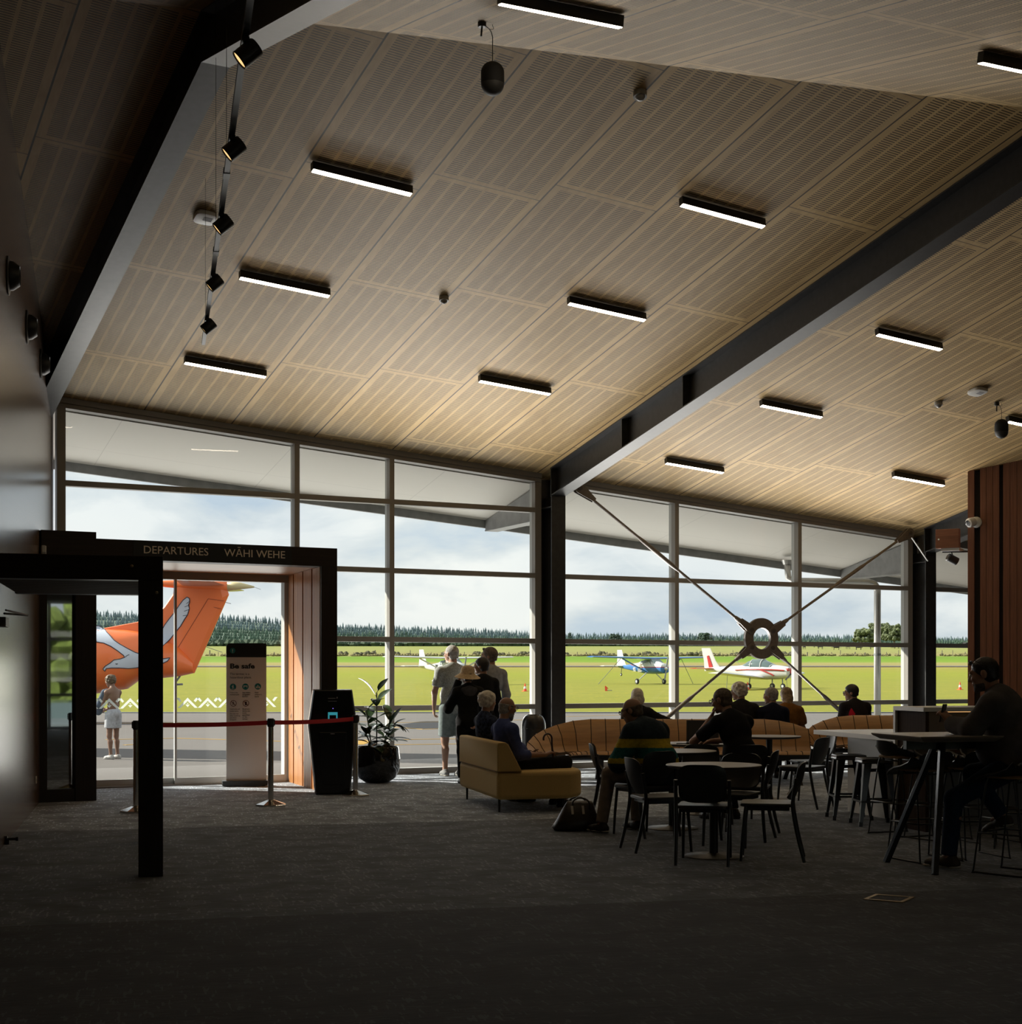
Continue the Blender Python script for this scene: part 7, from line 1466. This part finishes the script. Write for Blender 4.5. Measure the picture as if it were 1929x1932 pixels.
roundtree(1633, 560, 44, 36, 'rounded gum tree at the left of the clump beyond the cows', gumm, 41); roundtree(1660, 575, 52, 46, 'tallest rounded gum tree in the clump beyond the cows', gumm, 42); roundtree(1688, 565, 44, 44, 'rounded gum tree at the right of the clump, beside the window post', gumm, 43)
roundtree(1076, 640, 9, 30, 'single dark pine rising above the ridge right of the middle column', dkm, 44); roundtree(1161, 640, 24, 26, 'dark round tree on the skyline between column and mullion', dkm, 45); roundtree(1330, 640, 28, 28, 'dark round tree on the skyline left of the steel ring', dkm, 46)
# --- apron markings, downpipe, unseen shadow block
M_YEL = mat('yellow_line_paint', (.42, .24, .03), .8)
def mark(p, wd=.12):
    m = MB()
    for a, b_ in zip(p, p[1:]):
        a = Vector((*G(*a, -.03), -.026)); b2 = Vector((*G(*b_, -.03), -.026)); m.bar(a, b2, wd, .006)
    struct(m.build('ground_marking', M_YEL))
for p in (((150, 1365), (700, 1362)), ((740, 1364), (1010, 1358)), ((200, 1396), (330, 1393), (640, 1402)), ((740, 1372), (800, 1376), (860, 1374)), ((740, 1396), (1010, 1392)), ((700, 1406), (1010, 1402)), ((235, 1406), (280, 1404)), ((1070, 1352), (1180, 1349))): mark(p)
m = MB(); m.prism([G(645, 1402, -.03), G(660, 1396, -.03), G(690, 1396, -.03), G(702, 1400, -.03), G(686, 1405, -.03), G(655, 1405, -.03)], -.03, -.024); struct(m.build('ground_marking', M_YEL))
dp = thing('downpipe', 'silver rainwater downpipe outside the glass beside the right-hand column', 'downpipe', (18.05, 20.42, 0)); M_ZINC = mat('zinc_pipe', (.55, .54, .52), .3, .6)
m = MB(); m.tube([(0, 0, 0), (0, 0, 2.92)]+[tuple(p) for p in catmull([(0, 0, 2.98), (-.04, .04, 3.06), (-.12, .1, 3.10)], 4)]+[(-1.0, 1.0, 3.14), (-1.12, 1.1, 3.20), (-1.14, 1.12, 3.46)], .06, 14); m.build('pipe', M_ZINC, dp, smooth=True)
for z in (.6, 1.8): m = MB(); m.lathe([(.066, z-.02), (.066, z+.02)], n=16); m.build('bracket', M_GREYM, dp)
m = MB(); m.lathe([(.07, 3.44), (.10, 3.52)], c=(-1.14, 1.12, 0), n=16); m.build('outlet', M_ZINC, dp)
m = MB(); m.bx(1.9, 4.0, 30.6, 32.4, -.05, 7.6); struct(m.build('wall_shadow_block', M_PLAIN))  # unseen block added behind the left wall to cast the apron's dark band
# --- car park behind the hall, mirrored in the side panel of the portal
wb = empty('window_4'); struct(wb)
for x in (5.64, 7.2, 8.8, 10.36): m = MB(); m.bx(x-.04, x+.04, YB-.16, YB-.04, 0, 3.35); m.build('mullion', M_STEEL, wb)
for z in (.04, .9, 2.35, 3.31): m = MB(); m.bx(5.6, 10.4, YB-.155, YB-.045, z-.04, z+.04); m.build('transom', M_STEEL, wb)
m = MB(); m.bx(5.66, 10.34, YB-.11, YB-.10, .05, 3.3); m.build('glass_pane', M_GLASS, wb)
random.seed(61); m = MB()
for i in range(260):
    x = random.uniform(2, 26); y = -34-random.uniform(0, 2.5); z = random.uniform(-1.4, 4.2); r = random.uniform(.5, .9); n = 6
    m.loft([[(x+q1*r*math.cos(b_)*random.uniform(.7, 1.3), y+q1*r*math.sin(b_), z+zz*r) for b_ in [PI*2*q/n for q in range(n)]] for q1, zz in ((.3, -.8), (1, -.1), (.7, .6), (.1, .95))])
tag(m.build('hedge', mat('leafy_hedge', (.11, .15, .03), .9, noise=.5, nscale=2)), 'tall leafy hedge across the car park, seen mirrored in the portal side glass', 'hedge', None, 'stuff')
cr = thing('parked_car', 'silver parked car facing the hall, seen mirrored in the portal side glass', 'car', (10.9, -20.0, -1.2), R(90)); M_CAR = mat('silver_green_paint', (.22, .25, .25), .25, .5, coat=.5)
sec = lambda y0, a, b_, c, d: [(-y0, -a, b_), (-y0, a, b_), (-y0, c, (b_+d)/2), (-y0, c*.96, d), (-y0, -c*.96, d), (-y0, -c, (b_+d)/2)]
m = MB(); m.loft([sec(0, .72, .3, .80, .72), sec(.12, .78, .22, .88, .82), sec(1.1, .80, .2, .90, 1.0), sec(3.6, .80, .2, .90, 1.05), sec(4.5, .76, .25, .86, .95)]); m.build('body', M_CAR, cr, bev=.05, seg=3)
m = MB(); m.loft([[(-y0, -a, z0), (-y0, a, z0), (-y0-(.05), a*.86, z1), (-y0-.05, -a*.86, z1)] for y0, a, z0, z1 in ((1.1, .84, .98, 1.0), (1.9, .82, 1.0, 1.55), (3.4, .82, 1.03, 1.62), (4.3, .82, 1.0, 1.1))]); m.build('cabin', M_WIN, cr, bev=.04)
m = MB(); m.bx(-.02, .03, -.45, .45, .50, .66); m.build('grille', M_BLKPL, cr, bev=.02); m = MB(); m.bx(-.0, .06, -.7, .7, .28, .44); m.build('bumper', M_CAR, cr, bev=.03)
for s in (-1, 1):
    m = MB(); m.bx(-.06, .035, min(s*.5, s*.76), max(s*.5, s*.76), .55, .70); m.build('headlight', mat('headlight_glass', (.7, .7, .7), .1), cr, bev=.02)
    for xx in (-.85, -3.6): wheel((xx, s*.78, .32), .32, .2, cr)
m = MB(); m.bx(.03, .068, -.26, .26, .34, .44); m.build('number_plate', mat('white_plate', (.6, .6, .58), .5), cr)
# ================================================================ added area lamps, unseen outside and inside the glass, brightening ceiling and soffit
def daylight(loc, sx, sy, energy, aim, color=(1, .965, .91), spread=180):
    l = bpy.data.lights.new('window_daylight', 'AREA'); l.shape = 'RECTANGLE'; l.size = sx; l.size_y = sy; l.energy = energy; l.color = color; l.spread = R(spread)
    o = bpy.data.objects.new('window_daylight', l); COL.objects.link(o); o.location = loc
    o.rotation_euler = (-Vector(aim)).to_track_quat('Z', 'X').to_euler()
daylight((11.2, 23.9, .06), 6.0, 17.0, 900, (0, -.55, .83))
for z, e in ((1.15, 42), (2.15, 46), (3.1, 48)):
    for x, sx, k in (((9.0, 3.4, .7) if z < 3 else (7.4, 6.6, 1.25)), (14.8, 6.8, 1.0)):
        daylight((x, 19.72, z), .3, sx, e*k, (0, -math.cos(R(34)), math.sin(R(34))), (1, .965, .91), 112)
